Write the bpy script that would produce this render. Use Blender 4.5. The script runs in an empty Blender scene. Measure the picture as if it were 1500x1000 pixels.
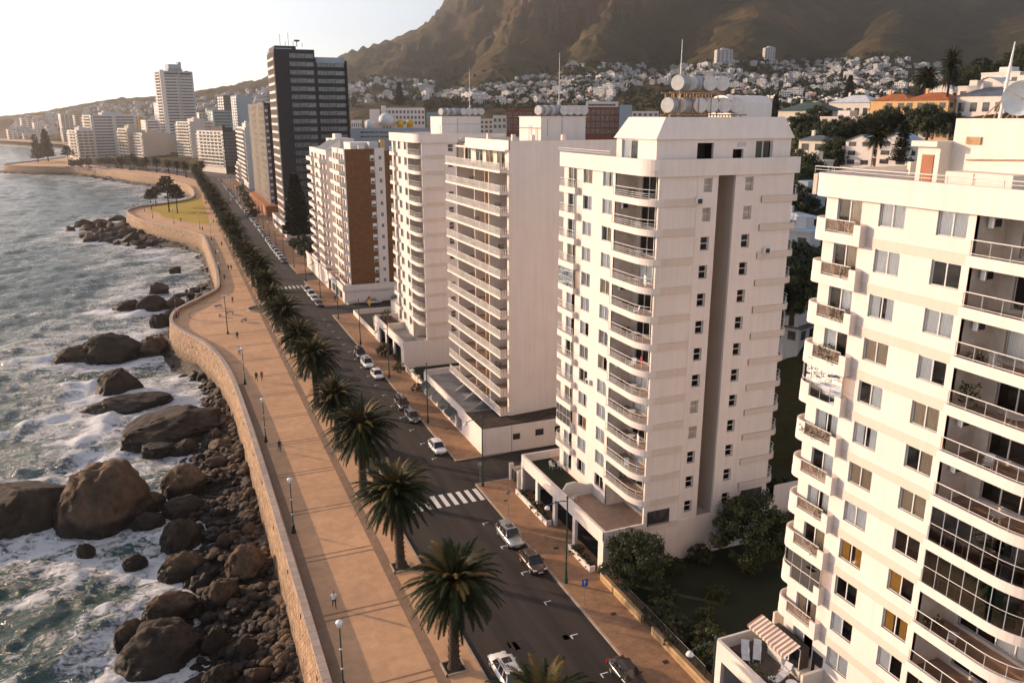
SUN_E, SKY_S, EXPO, HAZE = 3.7, .15, .76, .00011
import bpy, math, random
import numpy as np
from mathutils import Vector, Matrix, noise
random.seed(7)
D = bpy.data; SC = bpy.context.scene; COL = SC.collection
R = math.radians; PI = math.pi
# ------------------------------------------------------------------ camera (road runs along +Y, sea on -X, metres)
CAMZ = 45.0; FPX = 1190.0
PITCH = math.atan(330 / FPX); YAW = math.atan(510 / math.hypot(FPX, 330))
FW = np.array([math.sin(YAW) * math.cos(PITCH), math.cos(YAW) * math.cos(PITCH), -math.sin(PITCH)])
RT = np.array([math.cos(YAW), -math.sin(YAW), 0.0]); UPV = np.cross(RT, FW)
def ray(u, v): return FW + (u - 750) / FPX * RT + (500 - v) / FPX * UPV
def gp(u, v, z=0.0):
    d = ray(u, v); t = (z - CAMZ) / d[2]; return d[0] * t, d[1] * t
def rp(u, v, r):                                  # point at horizontal distance r on a sight line
    d = ray(u, v); t = r / math.hypot(d[0], d[1]); return d[0] * t, d[1] * t, CAMZ + d[2] * t
def sstep(a, b, x):
    t = np.clip((x - a) / (b - a), 0, 1); return t * t * (3 - 2 * t)
# ------------------------------------------------------------------ materials
M = {}
def nt(name):
    m = D.materials.new(name); m.use_nodes = True
    t = m.node_tree; b = t.nodes['Principled BSDF']; return m, t, b
def N(t, typ, **k):
    n = t.nodes.new(typ)
    for a, v in k.items():
        if a in n.inputs.keys(): n.inputs[a].default_value = v
        else: setattr(n, a, v)
    return n
def c4(c): return (c[0], c[1], c[2], 1.0)
def coord(t, kind='Object', scale=(1, 1, 1), rot=(0, 0, 0)):
    tc = N(t, 'ShaderNodeTexCoord'); mp = N(t, 'ShaderNodeMapping')
    mp.inputs['Scale'].default_value = scale; mp.inputs['Rotation'].default_value = rot
    t.links.new(tc.outputs[kind], mp.inputs['Vector']); return mp.outputs['Vector']
def ramp(t, fac, stops):
    r = N(t, 'ShaderNodeValToRGB'); e = r.color_ramp.elements
    while len(e) < len(stops): e.new(0.5)
    for i, (p, c) in enumerate(stops): e[i].position = p; e[i].color = c4(c)
    t.links.new(fac, r.inputs['Fac']); return r.outputs['Color']
def noi(t, vec, sc, det=4, rough=.55, dist=0):
    n = N(t, 'ShaderNodeTexNoise'); n.inputs['Scale'].default_value = sc; n.inputs['Detail'].default_value = det
    n.inputs['Roughness'].default_value = rough; n.inputs['Distortion'].default_value = dist
    if vec is not None: t.links.new(vec, n.inputs['Vector'])
    return n.outputs['Fac']
def mixc(t, fac, a, b, mode='MIX'):
    m = N(t, 'ShaderNodeMix', data_type='RGBA', blend_type=mode)
    for s, x in (('Factor', fac), ('A', a), ('B', b)):
        i = [q for q in m.inputs if q.name == s and q.type == ('VALUE' if s == 'Factor' else 'RGBA')][0]
        if hasattr(x, 'links'): t.links.new(x, i)
        else: i.default_value = x if s == 'Factor' else c4(x)
    return [q for q in m.outputs if q.type == 'RGBA'][0]
def bump(t, b, h, strength=.3, dist=.05):
    n = N(t, 'ShaderNodeBump'); n.inputs['Strength'].default_value = strength; n.inputs['Distance'].default_value = dist
    t.links.new(h, n.inputs['Height']); t.links.new(n.outputs['Normal'], b.inputs['Normal'])
def mat(key, col, rough=.6, c2=None, sc=1., det=4, bmp=0, bsc=None, metal=0, spec=.4, stretch=(1, 1, 1), lo=.38, hi=.62, coat=0):
    m, t, b = nt(key); M[key] = m
    b.inputs['Roughness'].default_value = rough; b.inputs['Metallic'].default_value = metal
    b.inputs['Specular IOR Level'].default_value = spec
    if coat: b.inputs['Coat Weight'].default_value = coat; b.inputs['Coat Roughness'].default_value = .05
    if c2 is None: c2 = tuple(x * .82 for x in col)
    v = coord(t, 'Object', stretch)
    t.links.new(ramp(t, noi(t, v, sc, det), [(lo, col), (hi, c2)]), b.inputs['Base Color'])
    if bmp: bump(t, b, noi(t, coord(t), bsc or sc * 4, 5), bmp)
    return m
def wallmat(key, col, streak=.12, rough=.75):
    m, t, b = nt(key); M[key] = m
    b.inputs['Roughness'].default_value = rough; b.inputs['Specular IOR Level'].default_value = .25
    s1 = noi(t, coord(t, 'Object', (1.6, 1.6, .09)), 1.0, 7, .68)
    s2 = noi(t, coord(t, 'Object', (1, 1, 1)), .35, 5, .6)
    dk = tuple(x * (1 - streak * 1.6) * q for x, q in zip(col, (1, .97, .92)))
    a = ramp(t, s1, [(.42, col), (.75, dk)])
    t.links.new(mixc(t, .5, a, ramp(t, s2, [(.4, col), (.7, tuple(x * (1 - streak) for x in col))])), b.inputs['Base Color'])
    bump(t, b, noi(t, coord(t), 9, 4), .08, .02)
wallmat('white', (.745, .668, .615)); wallmat('house_white', (.70, .68, .66)); wallmat('warm_white', (.69, .635, .57)); wallmat('band', (.64, .545, .47), .08)
wallmat('cream', (.72, .64, .53)); wallmat('grey_wall', (.50, .50, .50)); wallmat('pink_wall', (.62, .52, .46)); wallmat('tan_wall', (.50, .41, .33))
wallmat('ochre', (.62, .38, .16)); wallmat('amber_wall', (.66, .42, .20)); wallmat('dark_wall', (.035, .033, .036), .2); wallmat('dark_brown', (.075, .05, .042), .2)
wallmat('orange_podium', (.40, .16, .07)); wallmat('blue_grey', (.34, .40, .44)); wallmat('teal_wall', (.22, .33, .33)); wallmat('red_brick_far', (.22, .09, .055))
wallmat('concrete', (.36, .34, .32), .2)
mat('roof_grey', (.30, .29, .28), .85, (.42, .40, .38), .5); mat('roof_dark', (.07, .06, .055), .85, (.13, .11, .1), .8)
mat('terrace_tile', (.40, .27, .19), .7, (.33, .22, .155), 1.2); mat('terrace_dark', (.085, .065, .052), .7, (.12, .09, .075), .9)
mat('terrace_grey', (.34, .31, .28), .8, (.25, .23, .21), .7)
mat('roof_red', (.42, .125, .035), .7, (.32, .09, .03), .6); mat('roof_green', (.065, .10, .085), .7, (.05, .075, .07), .5)
mat('roof_slate', (.12, .14, .16), .6, (.09, .105, .125), .5); mat('roof_white', (.62, .64, .66), .6, (.52, .54, .57), .4); mat('roof_blue', (.32, .42, .50), .6, (.27, .36, .44), .4)
mat('frame_white', (.75, .74, .72), .45); mat('frame_grey', (.26, .24, .22), .5); mat('frame_dark', (.05, .045, .04), .5); mat('rail', (.74, .72, .69), .45)
mat('steel', (.45, .44, .43), .4, metal=.7); mat('iron_green', (.02, .05, .042), .45, (.03, .065, .055), 3); mat('iron_black', (.03, .03, .03), .5)
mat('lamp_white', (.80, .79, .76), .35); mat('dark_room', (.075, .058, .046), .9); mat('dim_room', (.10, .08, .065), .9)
mat('tank', (.36, .37, .38), .5, (.28, .29, .3), 1.4); mat('tank_end', (.62, .61, .58), .6, (.52, .5, .47), 2); mat('tank_dark', (.10, .10, .11), .5)
mat('rust', (.30, .17, .09), .8, (.42, .26, .14), 3)
mat('asphalt', (.024, .019, .016), .85, (.043, .034, .029), .5, 7, .15, 30, stretch=(1.3, .06, 1))
mat('asphalt_patch', (.023, .019, .017), .85, (.028, .023, .02), .8, 5)
mat('kerb', (.42, .33, .26), .8, (.33, .26, .2), 1.5); mat('paint_white', (.72, .69, .64), .7, (.50, .47, .43), 2.2, 5, lo=.45, hi=.7)
mat('dash_tan', (.30, .19, .12), .8)
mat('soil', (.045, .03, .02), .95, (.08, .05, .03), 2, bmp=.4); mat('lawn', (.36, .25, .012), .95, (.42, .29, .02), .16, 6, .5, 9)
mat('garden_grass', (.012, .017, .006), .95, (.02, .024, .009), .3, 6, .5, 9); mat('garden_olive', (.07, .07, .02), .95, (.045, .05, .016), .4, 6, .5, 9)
mat('balcony_back', (.80, .70, .60), .8); wallmat('shaft_wall', (.50, .43, .37)); mat('sand', (.42, .30, .2), .9, (.34, .24, .16), .05); mat('trunk', (.075, .052, .038), .9, (.04, .028, .02), 3, 5, .9, 8, stretch=(1, 1, 3))
mat('bark', (.06, .045, .035), .9, (.035, .026, .02), 2, bmp=.5)
mat('leaf_dark', (.022, .034, .012), .7, (.045, .055, .018), .7, 3); mat('leaf_mid', (.042, .055, .017), .7, (.075, .08, .025), .8, 3)
mat('leaf_olive', (.07, .065, .02), .7, (.11, .09, .03), .8, 3); mat('leaf_pine', (.018, .026, .016), .7, (.032, .04, .02), .6, 3)
mat('tyre', (.015, .015, .015), .8); mat('rim', (.42, .42, .43), .3, metal=.8); mat('plastic', (.02, .02, .02), .5)
mat('chair_white', (.80, .80, .80), .4); mat('terracotta', (.36, .15, .08), .8); mat('blue_sign', (.02, .07, .42), .4); mat('yellow', (.65, .42, .02), .5); mat('red', (.45, .03, .02), .5)
mat('skin', (.30, .17, .11), .6); mat('hair', (.02, .014, .01), .7); mat('cloth_white', (.7, .7, .72), .8); mat('cloth_dark', (.03, .03, .04), .8); mat('cloth_red', (.35, .05, .05), .8); mat('cloth_blue', (.06, .1, .22), .8)
for k, c in dict(white=(.78, .78, .77), silver=(.45, .45, .45), brown=(.075, .05, .035), black=(.012, .012, .014), grey=(.10, .105, .11), blue=(.03, .06, .16), red=(.25, .02, .02)).items():
    mat('paint_' + k, c, .28, c, 1, coat=.8, metal=.6 if k in ('silver', 'grey', 'brown') else 0)
mat('tail_red', (.5, .01, .01), .25, (.45, .01, .01)); mat('head_glass', (.7, .72, .74), .15)
def glassmat(key, tint, refl, rough=.03):
    m, t, b = nt(key); M[key] = m; t.nodes.remove(b); out = t.nodes['Material Output']
    tr = N(t, 'ShaderNodeBsdfTransparent'); tr.inputs['Color'].default_value = c4(tint)
    gl = N(t, 'ShaderNodeBsdfGlossy'); gl.inputs['Roughness'].default_value = rough; gl.inputs['Color'].default_value = (.95, .95, .95, 1)
    fr = N(t, 'ShaderNodeFresnel'); fr.inputs['IOR'].default_value = 1.5
    ad = N(t, 'ShaderNodeMath', operation='MAXIMUM'); ad.inputs[1].default_value = refl; t.links.new(fr.outputs[0], ad.inputs[0])
    mx = N(t, 'ShaderNodeMixShader'); t.links.new(ad.outputs[0], mx.inputs[0]); t.links.new(tr.outputs[0], mx.inputs[1]); t.links.new(gl.outputs[0], mx.inputs[2])
    t.links.new(mx.outputs[0], out.inputs['Surface'])
glassmat('glass', (.985, .985, .98), .06); m, t, b = nt('rail_glass'); M['rail_glass'] = m; t.nodes.remove(b); _tr = N(t, 'ShaderNodeBsdfTransparent'); _tr.inputs['Color'].default_value = (.72, .64, .57, 1); _df = N(t, 'ShaderNodeBsdfDiffuse'); _df.inputs['Color'].default_value = (.42, .32, .25, 1); _mx = N(t, 'ShaderNodeMixShader')
t.links.new(ramp(t, noi(t, coord(t), 3.5, 5, .7), [(.42, (.18,) * 3), (.62, (.5,) * 3)]), _mx.inputs[0]); t.links.new(_tr.outputs[0], _mx.inputs[1]); t.links.new(_df.outputs[0], _mx.inputs[2]); t.links.new(_mx.outputs[0], t.nodes['Material Output'].inputs['Surface']); glassmat('clear_rail', (.86, .80, .75), .04, .004); glassmat('green_glass', (.12, .30, .24), .1); glassmat('smoke_glass', (.42, .36, .32), .08, .004)  # rail_glass: tan speckle of sun glints mixed in as diffuse colour
mat('car_glass', (.010, .011, .012), .04, (.012, .012, .013), spec=.8); mat('far_glass', (.045, .043, .042), .15, (.09, .08, .075), .8, spec=.6, lo=.45, hi=.55)
mat('far_glass_blue', (.055, .065, .075), .15, (.13, .14, .15), .4, spec=.7, lo=.45, hi=.55)
def curtain(key, col):
    m, t, b = nt(key); M[key] = m; b.inputs['Roughness'].default_value = .9
    w = N(t, 'ShaderNodeTexWave'); w.inputs['Scale'].default_value = 2.6; w.inputs['Distortion'].default_value = 1.2; w.inputs['Detail'].default_value = 1
    t.links.new(coord(t), w.inputs['Vector'])
    t.links.new(ramp(t, w.outputs['Fac'], [(.1, tuple(x * .8 for x in col)), (.8, col)]), b.inputs['Base Color']); bump(t, b, w.outputs['Fac'], .25, .02)
curtain('curtain_white', (.95, .92, .88)); curtain('curtain_tan', (.62, .47, .31)); curtain('curtain_amber', (.70, .36, .06)); curtain('curtain_grey', (.55, .50, .47))
def stripes(key, a, b2, sc, axis):
    m, t, b = nt(key); M[key] = m; b.inputs['Roughness'].default_value = .85
    w = N(t, 'ShaderNodeTexWave', bands_direction=axis); w.inputs['Scale'].default_value = sc
    t.links.new(coord(t), w.inputs['Vector']); t.links.new(ramp(t, w.outputs['Fac'], [(.45, a), (.55, b2)]), b.inputs['Base Color'])
    return b, t, w
stripes('awning', (.7, .66, .6), (.30, .16, .11), .95, 'Y')
def bricky(key, c1, c2, mortar, scale, bw, rh, ms, kind='Object', rot=(0, 0, 0), bs=.5, nz=.35, rough=.85, extra=None):
    m, t, b = nt(key); M[key] = m; b.inputs['Roughness'].default_value = rough; b.inputs['Specular IOR Level'].default_value = .3
    v = coord(t, kind, (scale,) * 3, rot); br = N(t, 'ShaderNodeTexBrick')
    br.inputs['Color1'].default_value = c4(c1); br.inputs['Color2'].default_value = c4(c2); br.inputs['Mortar'].default_value = c4(mortar)
    br.inputs['Scale'].default_value = 1; br.inputs['Brick Width'].default_value = bw; br.inputs['Row Height'].default_value = rh; br.inputs['Mortar Size'].default_value = ms
    br.inputs['Mortar Smooth'].default_value = .4; br.inputs['Bias'].default_value = 0
    w = N(t, 'ShaderNodeMix', data_type='VECTOR'); nn = N(t, 'ShaderNodeTexNoise'); nn.inputs['Scale'].default_value = 1.5 ; t.links.new(v, nn.inputs['Vector'])
    ma = N(t, 'ShaderNodeVectorMath', operation='MULTIPLY_ADD'); ma.inputs[1].default_value = (.12 * rh,) * 3
    t.links.new(nn.outputs['Color'], ma.inputs[0]); t.links.new(v, ma.inputs[2]); t.links.new(ma.outputs[0], br.inputs['Vector'])
    v2 = coord(t, kind); n1 = noi(t, v2, .9, 6, .65); n2 = noi(t, v2, .07, 4)
    g = ramp(t, n1, [(.3, (1 - nz,) * 3), (.7, (1 + nz * .4,) * 3)])
    col = mixc(t, 1, br.outputs['Color'], g, 'MULTIPLY'); col = mixc(t, .8, col, ramp(t, n2, [(.35, (.84, .84, .86)), (.65, (1.1, 1.08, 1.05))]), 'MULTIPLY')
    if extra: col = extra(t, col, v2)
    t.links.new(col, b.inputs['Base Color'])
    hm = N(t, 'ShaderNodeMath', operation='MULTIPLY_ADD'); hm.inputs[1].default_value = -1.0; t.links.new(br.outputs['Fac'], hm.inputs[0]); t.links.new(n1, hm.inputs[2])
    bump(t, b, hm.outputs[0], bs, .06)
def holes_dark(t, col, v):
    n = noi(t, v, 1.7, 3, .7); mp = coord(t, 'UV', (1, .45, 1)); n = noi(t, mp, 2.6, 3, .7)
    col = mixc(t, ramp(t, n, [(.55, (0, 0, 0)), (.62, (1, 1, 1))]), col, (.075, .05, .03))
    s = N(t, 'ShaderNodeSeparateXYZ'); tc = N(t, 'ShaderNodeTexCoord'); t.links.new(tc.outputs['UV'], s.inputs[0])
    mr = N(t, 'ShaderNodeMapRange'); t.links.new(s.outputs[1], mr.inputs[0]); mr.inputs[1].default_value = -2.6; mr.inputs[2].default_value = -5.6; mr.inputs[3].default_value = 0; mr.inputs[4].default_value = .85
    return mixc(t, mr.outputs[0], col, (.055, .045, .03))
bricky('sea_wall_stone', (.60, .40, .245), (.42, .275, .165), (.13, .085, .055), 1, .62, .30, .03, 'UV', bs=.9, nz=.5, extra=holes_dark)
bricky('coping_stone', (.46, .37, .31), (.40, .32, .27), (.2, .15, .12), 1, 1.15, 3.0, .03, 'UV', bs=.4, nz=.2)
bricky('promenade_paving', (.62, .375, .215), (.57, .345, .195), (.50, .31, .175), 1, 3.7, 2.2, .018, 'Object', bs=.12, nz=.16, rough=.9)
bricky('strip_paving', (.31, .20, .13), (.27, .175, .115), (.2, .13, .09), 1, .42, .21, .012, 'Object', bs=.1, nz=.2)
bricky('pavement_brick', (.40, .23, .13), (.33, .19, .105), (.24, .145, .085), 1, .4, .2, .012, 'Object', bs=.15, nz=.3)
bricky('brown_brick', (.215, .105, .045), (.18, .088, .038), (.13, .065, .035), 1, .9, .32, .02, 'Object', (R(90), 0, 0), bs=.15, nz=.25)
bricky('yellow_stone', (.55, .38, .2), (.44, .29, .15), (.2, .13, .07), 1, .55, .26, .03, 'Object', (R(90), 0, R(90)), bs=.7, nz=.35)
bricky('corrugated', (.085, .062, .05), (.065, .048, .04), (.035, .025, .02), 1, .5, 40, .09, 'Object', (0, 0, R(90)), bs=.9, nz=.5)
# ------------------------------------------------------------------ mesh builder
class MB:
    def __init__(s): s.v = []; s.f = []; s.m = []; s.uv = []
    def face(s, pts, m=0, uv=None):
        n = len(s.v); s.v += [tuple(p) for p in pts]; s.f.append(tuple(range(n, n + len(pts)))); s.m.append(m); s.uv.append(uv)
    def idx(s, vs, fs, m=0):
        n = len(s.v); s.v += [tuple(p) for p in vs]
        for f in fs: s.f.append(tuple(n + i for i in f)); s.m.append(m); s.uv.append(None)
    def box(s, x0, x1, y0, y1, z0, z1, m=0, mt=None):
        if x0 > x1: x0, x1 = x1, x0
        if y0 > y1: y0, y1 = y1, y0
        v = [(x0, y0, z0), (x1, y0, z0), (x1, y1, z0), (x0, y1, z0), (x0, y0, z1), (x1, y0, z1), (x1, y1, z1), (x0, y1, z1)]
        s.idx(v, [(3, 2, 1, 0), (0, 1, 5, 4), (1, 2, 6, 5), (2, 3, 7, 6), (3, 0, 4, 7)], m); s.idx(v[4:], [(0, 1, 2, 3)], m if mt is None else mt)
    def prism(s, poly, z0, z1, m=0, mt=None, bottom=True):
        n = len(poly); a = sum(poly[i][0] * poly[(i + 1) % n][1] - poly[(i + 1) % n][0] * poly[i][1] for i in range(n))
        if a < 0: poly = poly[::-1]
        v = [(p[0], p[1], z0) for p in poly] + [(p[0], p[1], z1) for p in poly]
        s.idx(v, [(i, (i + 1) % n, n + (i + 1) % n, n + i) for i in range(n)], m)
        s.idx(v[n:], [tuple(range(n))], m if mt is None else mt)
        if bottom: s.idx(v[:n], [tuple(range(n))[::-1]], m)
    def tube(s, pts, r, n=6, m=0):
        pts = [Vector(p) for p in pts]; k = len(pts); rs = r if isinstance(r, (list, tuple)) else [r] * k
        vs = []
        for i, p in enumerate(pts):
            d = (pts[min(i + 1, k - 1)] - pts[max(i - 1, 0)]).normalized()
            a = d.cross(Vector((0, 0, 1)) if abs(d.z) < .95 else Vector((1, 0, 0))).normalized(); b = d.cross(a)
            vs += [p + (a * math.cos(2 * PI * j / n) + b * math.sin(2 * PI * j / n)) * rs[i] for j in range(n)]
        fs = [(i * n + j, i * n + (j + 1) % n, (i + 1) * n + (j + 1) % n, (i + 1) * n + j) for i in range(k - 1) for j in range(n)]
        fs += [tuple(range(n)), tuple(range((k - 1) * n, k * n))[::-1]]
        s.idx(vs, [f[::-1] for f in fs], m)
    def lathe(s, c, prof, n=12, m=0):
        vs = [(c[0] + r * math.cos(2 * PI * j / n), c[1] + r * math.sin(2 * PI * j / n), c[2] + z) for r, z in prof for j in range(n)]
        k = len(prof); fs = [(i * n + j, i * n + (j + 1) % n, (i + 1) * n + (j + 1) % n, (i + 1) * n + j) for i in range(k - 1) for j in range(n)]
        fs += [tuple(range(n))[::-1], tuple(range((k - 1) * n, k * n))]; s.idx(vs, fs, m)
    def pathwall(s, pts, th, z0, z1, m=0, mt=None):          # th > 0: thickness to the left of the path
        q = offset(pts, th); n = len(pts); v = [(p[0], p[1], z) for z in (z0, z1) for p in pts] + [(p[0], p[1], z) for z in (z0, z1) for p in q]
        A, B, C2, D2 = 0, n, 2 * n, 3 * n; fs = []
        for i in range(n - 1):
            fs += [(A + i, A + i + 1, B + i + 1, B + i), (C2 + i + 1, C2 + i, D2 + i, D2 + i + 1), (A + i + 1, A + i, C2 + i, C2 + i + 1)]
        fs += [(A, B, D2, C2), (A + n - 1, C2 + n - 1, D2 + n - 1, B + n - 1)]
        s.idx(v, fs, m); s.idx(v, [(B + i, B + i + 1, D2 + i + 1, D2 + i) for i in range(n - 1)], m if mt is None else mt)
    def wall(s, O, U, u0, u1, v0, v1, holes=(), depth=.22, m=0, mr=None):
        """upright wall in direction U from O, outward to the right of U; holes (u0,u1,v0,v1) get reveals of the given depth"""
        Ux, Uy = U; nx, ny = Uy, -Ux
        P = lambda u, v, d=0: (O[0] + Ux * u - nx * d, O[1] + Uy * u - ny * d, O[2] + v)
        us = sorted({u0, u1} | {min(max(h[i], u0), u1) for h in holes for i in (0, 1)})
        for a, b in zip(us, us[1:]):
            if b - a < 1e-6: continue
            hs = sorted([(h[2], h[3]) for h in holes if h[0] <= a + 1e-6 and h[1] >= b - 1e-6]); z = v0
            for h0, h1 in hs:
                if h0 > z + 1e-6: s.face([P(a, z), P(b, z), P(b, h0), P(a, h0)], m)
                z = max(z, h1)
            if v1 > z + 1e-6: s.face([P(a, z), P(b, z), P(b, v1), P(a, v1)], m)
        mr = m if mr is None else mr
        for a, b, c, d in holes:
            s.face([P(a, c), P(b, c), P(b, c, depth), P(a, c, depth)], mr); s.face([P(a, d, depth), P(b, d, depth), P(b, d), P(a, d)], mr)
            s.face([P(a, d), P(a, c), P(a, c, depth), P(a, d, depth)], mr); s.face([P(b, c), P(b, d), P(b, d, depth), P(b, c, depth)], mr)
    def mesh(s, name, mats, smooth=False):
        me = D.meshes.new(name); me.from_pydata(s.v, [], s.f)
        for k in ([mats] if isinstance(mats, str) else mats): me.materials.append(M[k])
        me.polygons.foreach_set('material_index', s.m)
        if any(u is not None for u in s.uv):
            L = me.uv_layers.new(name='UVMap'); a = []
            for f, u in zip(s.f, s.uv): a += [c for p in (u or [(0, 0)] * len(f)) for c in p]
            L.data.foreach_set('uv', a)
        if smooth: me.polygons.foreach_set('use_smooth', [True] * len(s.f))
        me.update(); return me
    def build(s, name, mats, parent=None, smooth=False, loc=(0, 0, 0), rz=0):
        return put(s.mesh(name, mats, smooth), name, parent, loc, rz)
def put(me, name, parent=None, loc=(0, 0, 0), rz=0, sc=None):
    o = D.objects.new(name, me); COL.objects.link(o); o.location = loc
    if rz: o.rotation_euler = (0, 0, rz)
    if sc: o.scale = sc if isinstance(sc, tuple) else (sc,) * 3
    if parent: o.parent = parent
    return o
def offset(pts, d):
    out = []; n = len(pts)
    for i in range(n):
        a = Vector(pts[max(i - 1, 0)][:2]); b = Vector(pts[i][:2]); c = Vector(pts[min(i + 1, n - 1)][:2])
        d1 = (b - a).normalized() if i else (c - b).normalized(); d2 = (c - b).normalized() if i < n - 1 else d1
        n1 = Vector((-d1.y, d1.x)); n2 = Vector((-d2.y, d2.x)); mm = (n1 + n2)
        mm = mm.normalized() if mm.length > 1e-6 else n1
        out.append(tuple(b + mm * (d / max(.4, mm.dot(n1)))))
    return out
def arc(cx, cy, r, a0, a1, n=7): return [(cx + r * math.cos(R(a0 + (a1 - a0) * i / n)), cy + r * math.sin(R(a0 + (a1 - a0) * i / n))) for i in range(n + 1)]
def tag(o, label, cat, group=None, kind=None):
    if label: o['label'] = label
    if cat: o['category'] = cat
    if group: o['group'] = group
    if kind: o['kind'] = kind
    return o
def thing(name, label, cat, loc=(0, 0, 0), rz=0, group=None):
    o = D.objects.new(name, None); COL.objects.link(o); o.location = loc; o.rotation_euler = (0, 0, rz); o.empty_display_size = .2
    return tag(o, label, cat, group)
KIDS = {}
def dup(root, loc=None, rz=None, label=None, group=None, sc=None):
    if not KIDS or root.name not in KIDS:
        KIDS[root.name] = [c for c in COL.objects if c.parent == root]
        for c in KIDS[root.name]: KIDS[c.name] = [g for g in COL.objects if g.parent == c]
    r = root.copy(); COL.objects.link(r)
    if loc: r.location = loc
    if rz is not None: r.rotation_euler = (0, 0, rz)
    if sc: r.scale = (sc,) * 3
    if label: r['label'] = label
    if group: r['group'] = group
    for ch in KIDS[root.name]:
        c = ch.copy(); COL.objects.link(c); c.parent = r
        for g in KIDS[ch.name]: d = g.copy(); COL.objects.link(d); d.parent = c
    return r
def struct(o, label=None, kind='structure'):
    o['kind'] = kind
    if label: o['label'] = label
    return o
ORD = ['first', 'second', 'third', 'fourth', 'fifth', 'sixth', 'seventh', 'eighth', 'ninth', 'tenth', 'eleventh', 'twelfth', 'thirteenth', 'fourteenth', 'fifteenth', 'sixteenth', 'seventeenth', 'eighteenth', 'nineteenth', 'twentieth']
_o = ORD[:9]
for a, e in (('twenty', None), ('thirty', 'thirtieth'), ('forty', 'fortieth'), ('fifty', 'fiftieth'), ('sixty', 'sixtieth'), ('seventy', 'seventieth')): ORD += ([e] if e else []) + [a + '-' + w for w in _o]
# ================================================================== the shore line (outer edge of the sea wall, sea to the left of the path)
def smooth(pts, step):
    out = []; n = len(pts)
    for i in range(n - 1):
        p0, p1, p2, p3 = [np.array(pts[min(max(k, 0), n - 1)], float) for k in (i - 1, i, i + 1, i + 2)]
        k = max(1, int(np.linalg.norm(p2 - p1) / step))
        for j in range(k):
            t = j / k
            out.append(tuple(.5 * (2 * p1 + (p2 - p0) * t + (2 * p0 - 5 * p1 + 4 * p2 - p3) * t * t + (3 * p1 - p0 - 3 * p2 + p3) * t ** 3)))
    return out + [tuple(map(float, pts[-1]))]
W0 = [(7.25, 10), (7.25, 60), (7.1, 84), (6.9, 110), (6.3, 140), (5, 157), (2.6, 170), (-.8, 180), (-3.0, 188), (-3.4, 195), (-2.2, 203), (1.5, 211), (5.6, 219.5),
      (8.2, 226), (9.1, 236), (9.5, 254), (9.6, 290), (9.4, 322), (8.6, 335), (5.0, 347), (-3, 367), (-14, 396), (-20.5, 428), (-21, 440), (-18, 452), (-11, 463), (0, 474),
      (7.5, 487), (11, 505), (12, 530), (11.5, 565), (9.5, 590), (3, 620), (-4.6, 660), (-24, 705), (-47, 772), (-77, 832), (-112, 862), (-140, 893), (-145, 915), (-138, 945), (-120, 1000), (-108, 1060)]
W = smooth(W0, 2.2)
WFAR = W + [(-104, 1150), (-110, 1300), (-160, 1550), (-260, 1760), (-420, 2100), (-760, 2700)]
WS = np.array([(7.25, -400.)] + [W[i] for i in range(0, len(W), 3)] + WFAR[len(W) - 1:])
def shore_dist(x, y):
    """signed distance to the shore line: positive on land"""
    x = np.asarray(x, float).ravel(); y = np.asarray(y, float).ravel(); best = np.full(x.shape, 1e18); sg = np.ones(x.shape)
    for (ax, ay), (bx, by) in zip(WS[:-1], WS[1:]):
        dx, dy = bx - ax, by - ay; t = np.clip(((x - ax) * dx + (y - ay) * dy) / (dx * dx + dy * dy), 0, 1)
        ex, ey = x - ax - t * dx, y - ay - t * dy; d = ex * ex + ey * ey; c = dx * (y - ay) - dy * (x - ax)
        k = d < best; best[k] = d[k]; sg[k] = np.where(c[k] > 0, -1., 1.)
    return np.sqrt(best) * sg
def gridmesh(name, X, Y, Z, keep, mats, smoothit=True, attr=None):
    n, k = X.shape; used = np.zeros(X.shape, bool); q = keep[:-1, :-1] & keep[1:, :-1] & keep[:-1, 1:] & keep[1:, 1:]
    used[:-1, :-1] |= q; used[1:, :-1] |= q; used[:-1, 1:] |= q; used[1:, 1:] |= q
    ids = np.full(X.shape, -1); ids[used] = np.arange(used.sum())
    f = np.stack([ids[:-1, :-1][q], ids[:-1, 1:][q], ids[1:, 1:][q], ids[1:, :-1][q]], 1)
    me = D.meshes.new(name); co = np.stack([X[used], Y[used], Z[used]], 1)
    me.vertices.add(len(co)); me.vertices.foreach_set('co', co.ravel()); me.loops.add(f.size); me.loops.foreach_set('vertex_index', f.ravel())
    me.polygons.add(len(f)); me.polygons.foreach_set('loop_start', np.arange(0, f.size, 4)); me.polygons.foreach_set('loop_total', np.full(len(f), 4))
    for m in mats: me.materials.append(M[m])
    me.update(calc_edges=True); me.polygons.foreach_set('use_smooth', np.full(len(f), smoothit))
    if attr is not None:
        a = me.attributes.new('foam', 'FLOAT', 'POINT'); a.data.foreach_set('value', attr[used].astype(np.float32))
    if me.polygons[0].normal.z < 0: me.flip_normals()
    return me
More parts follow.
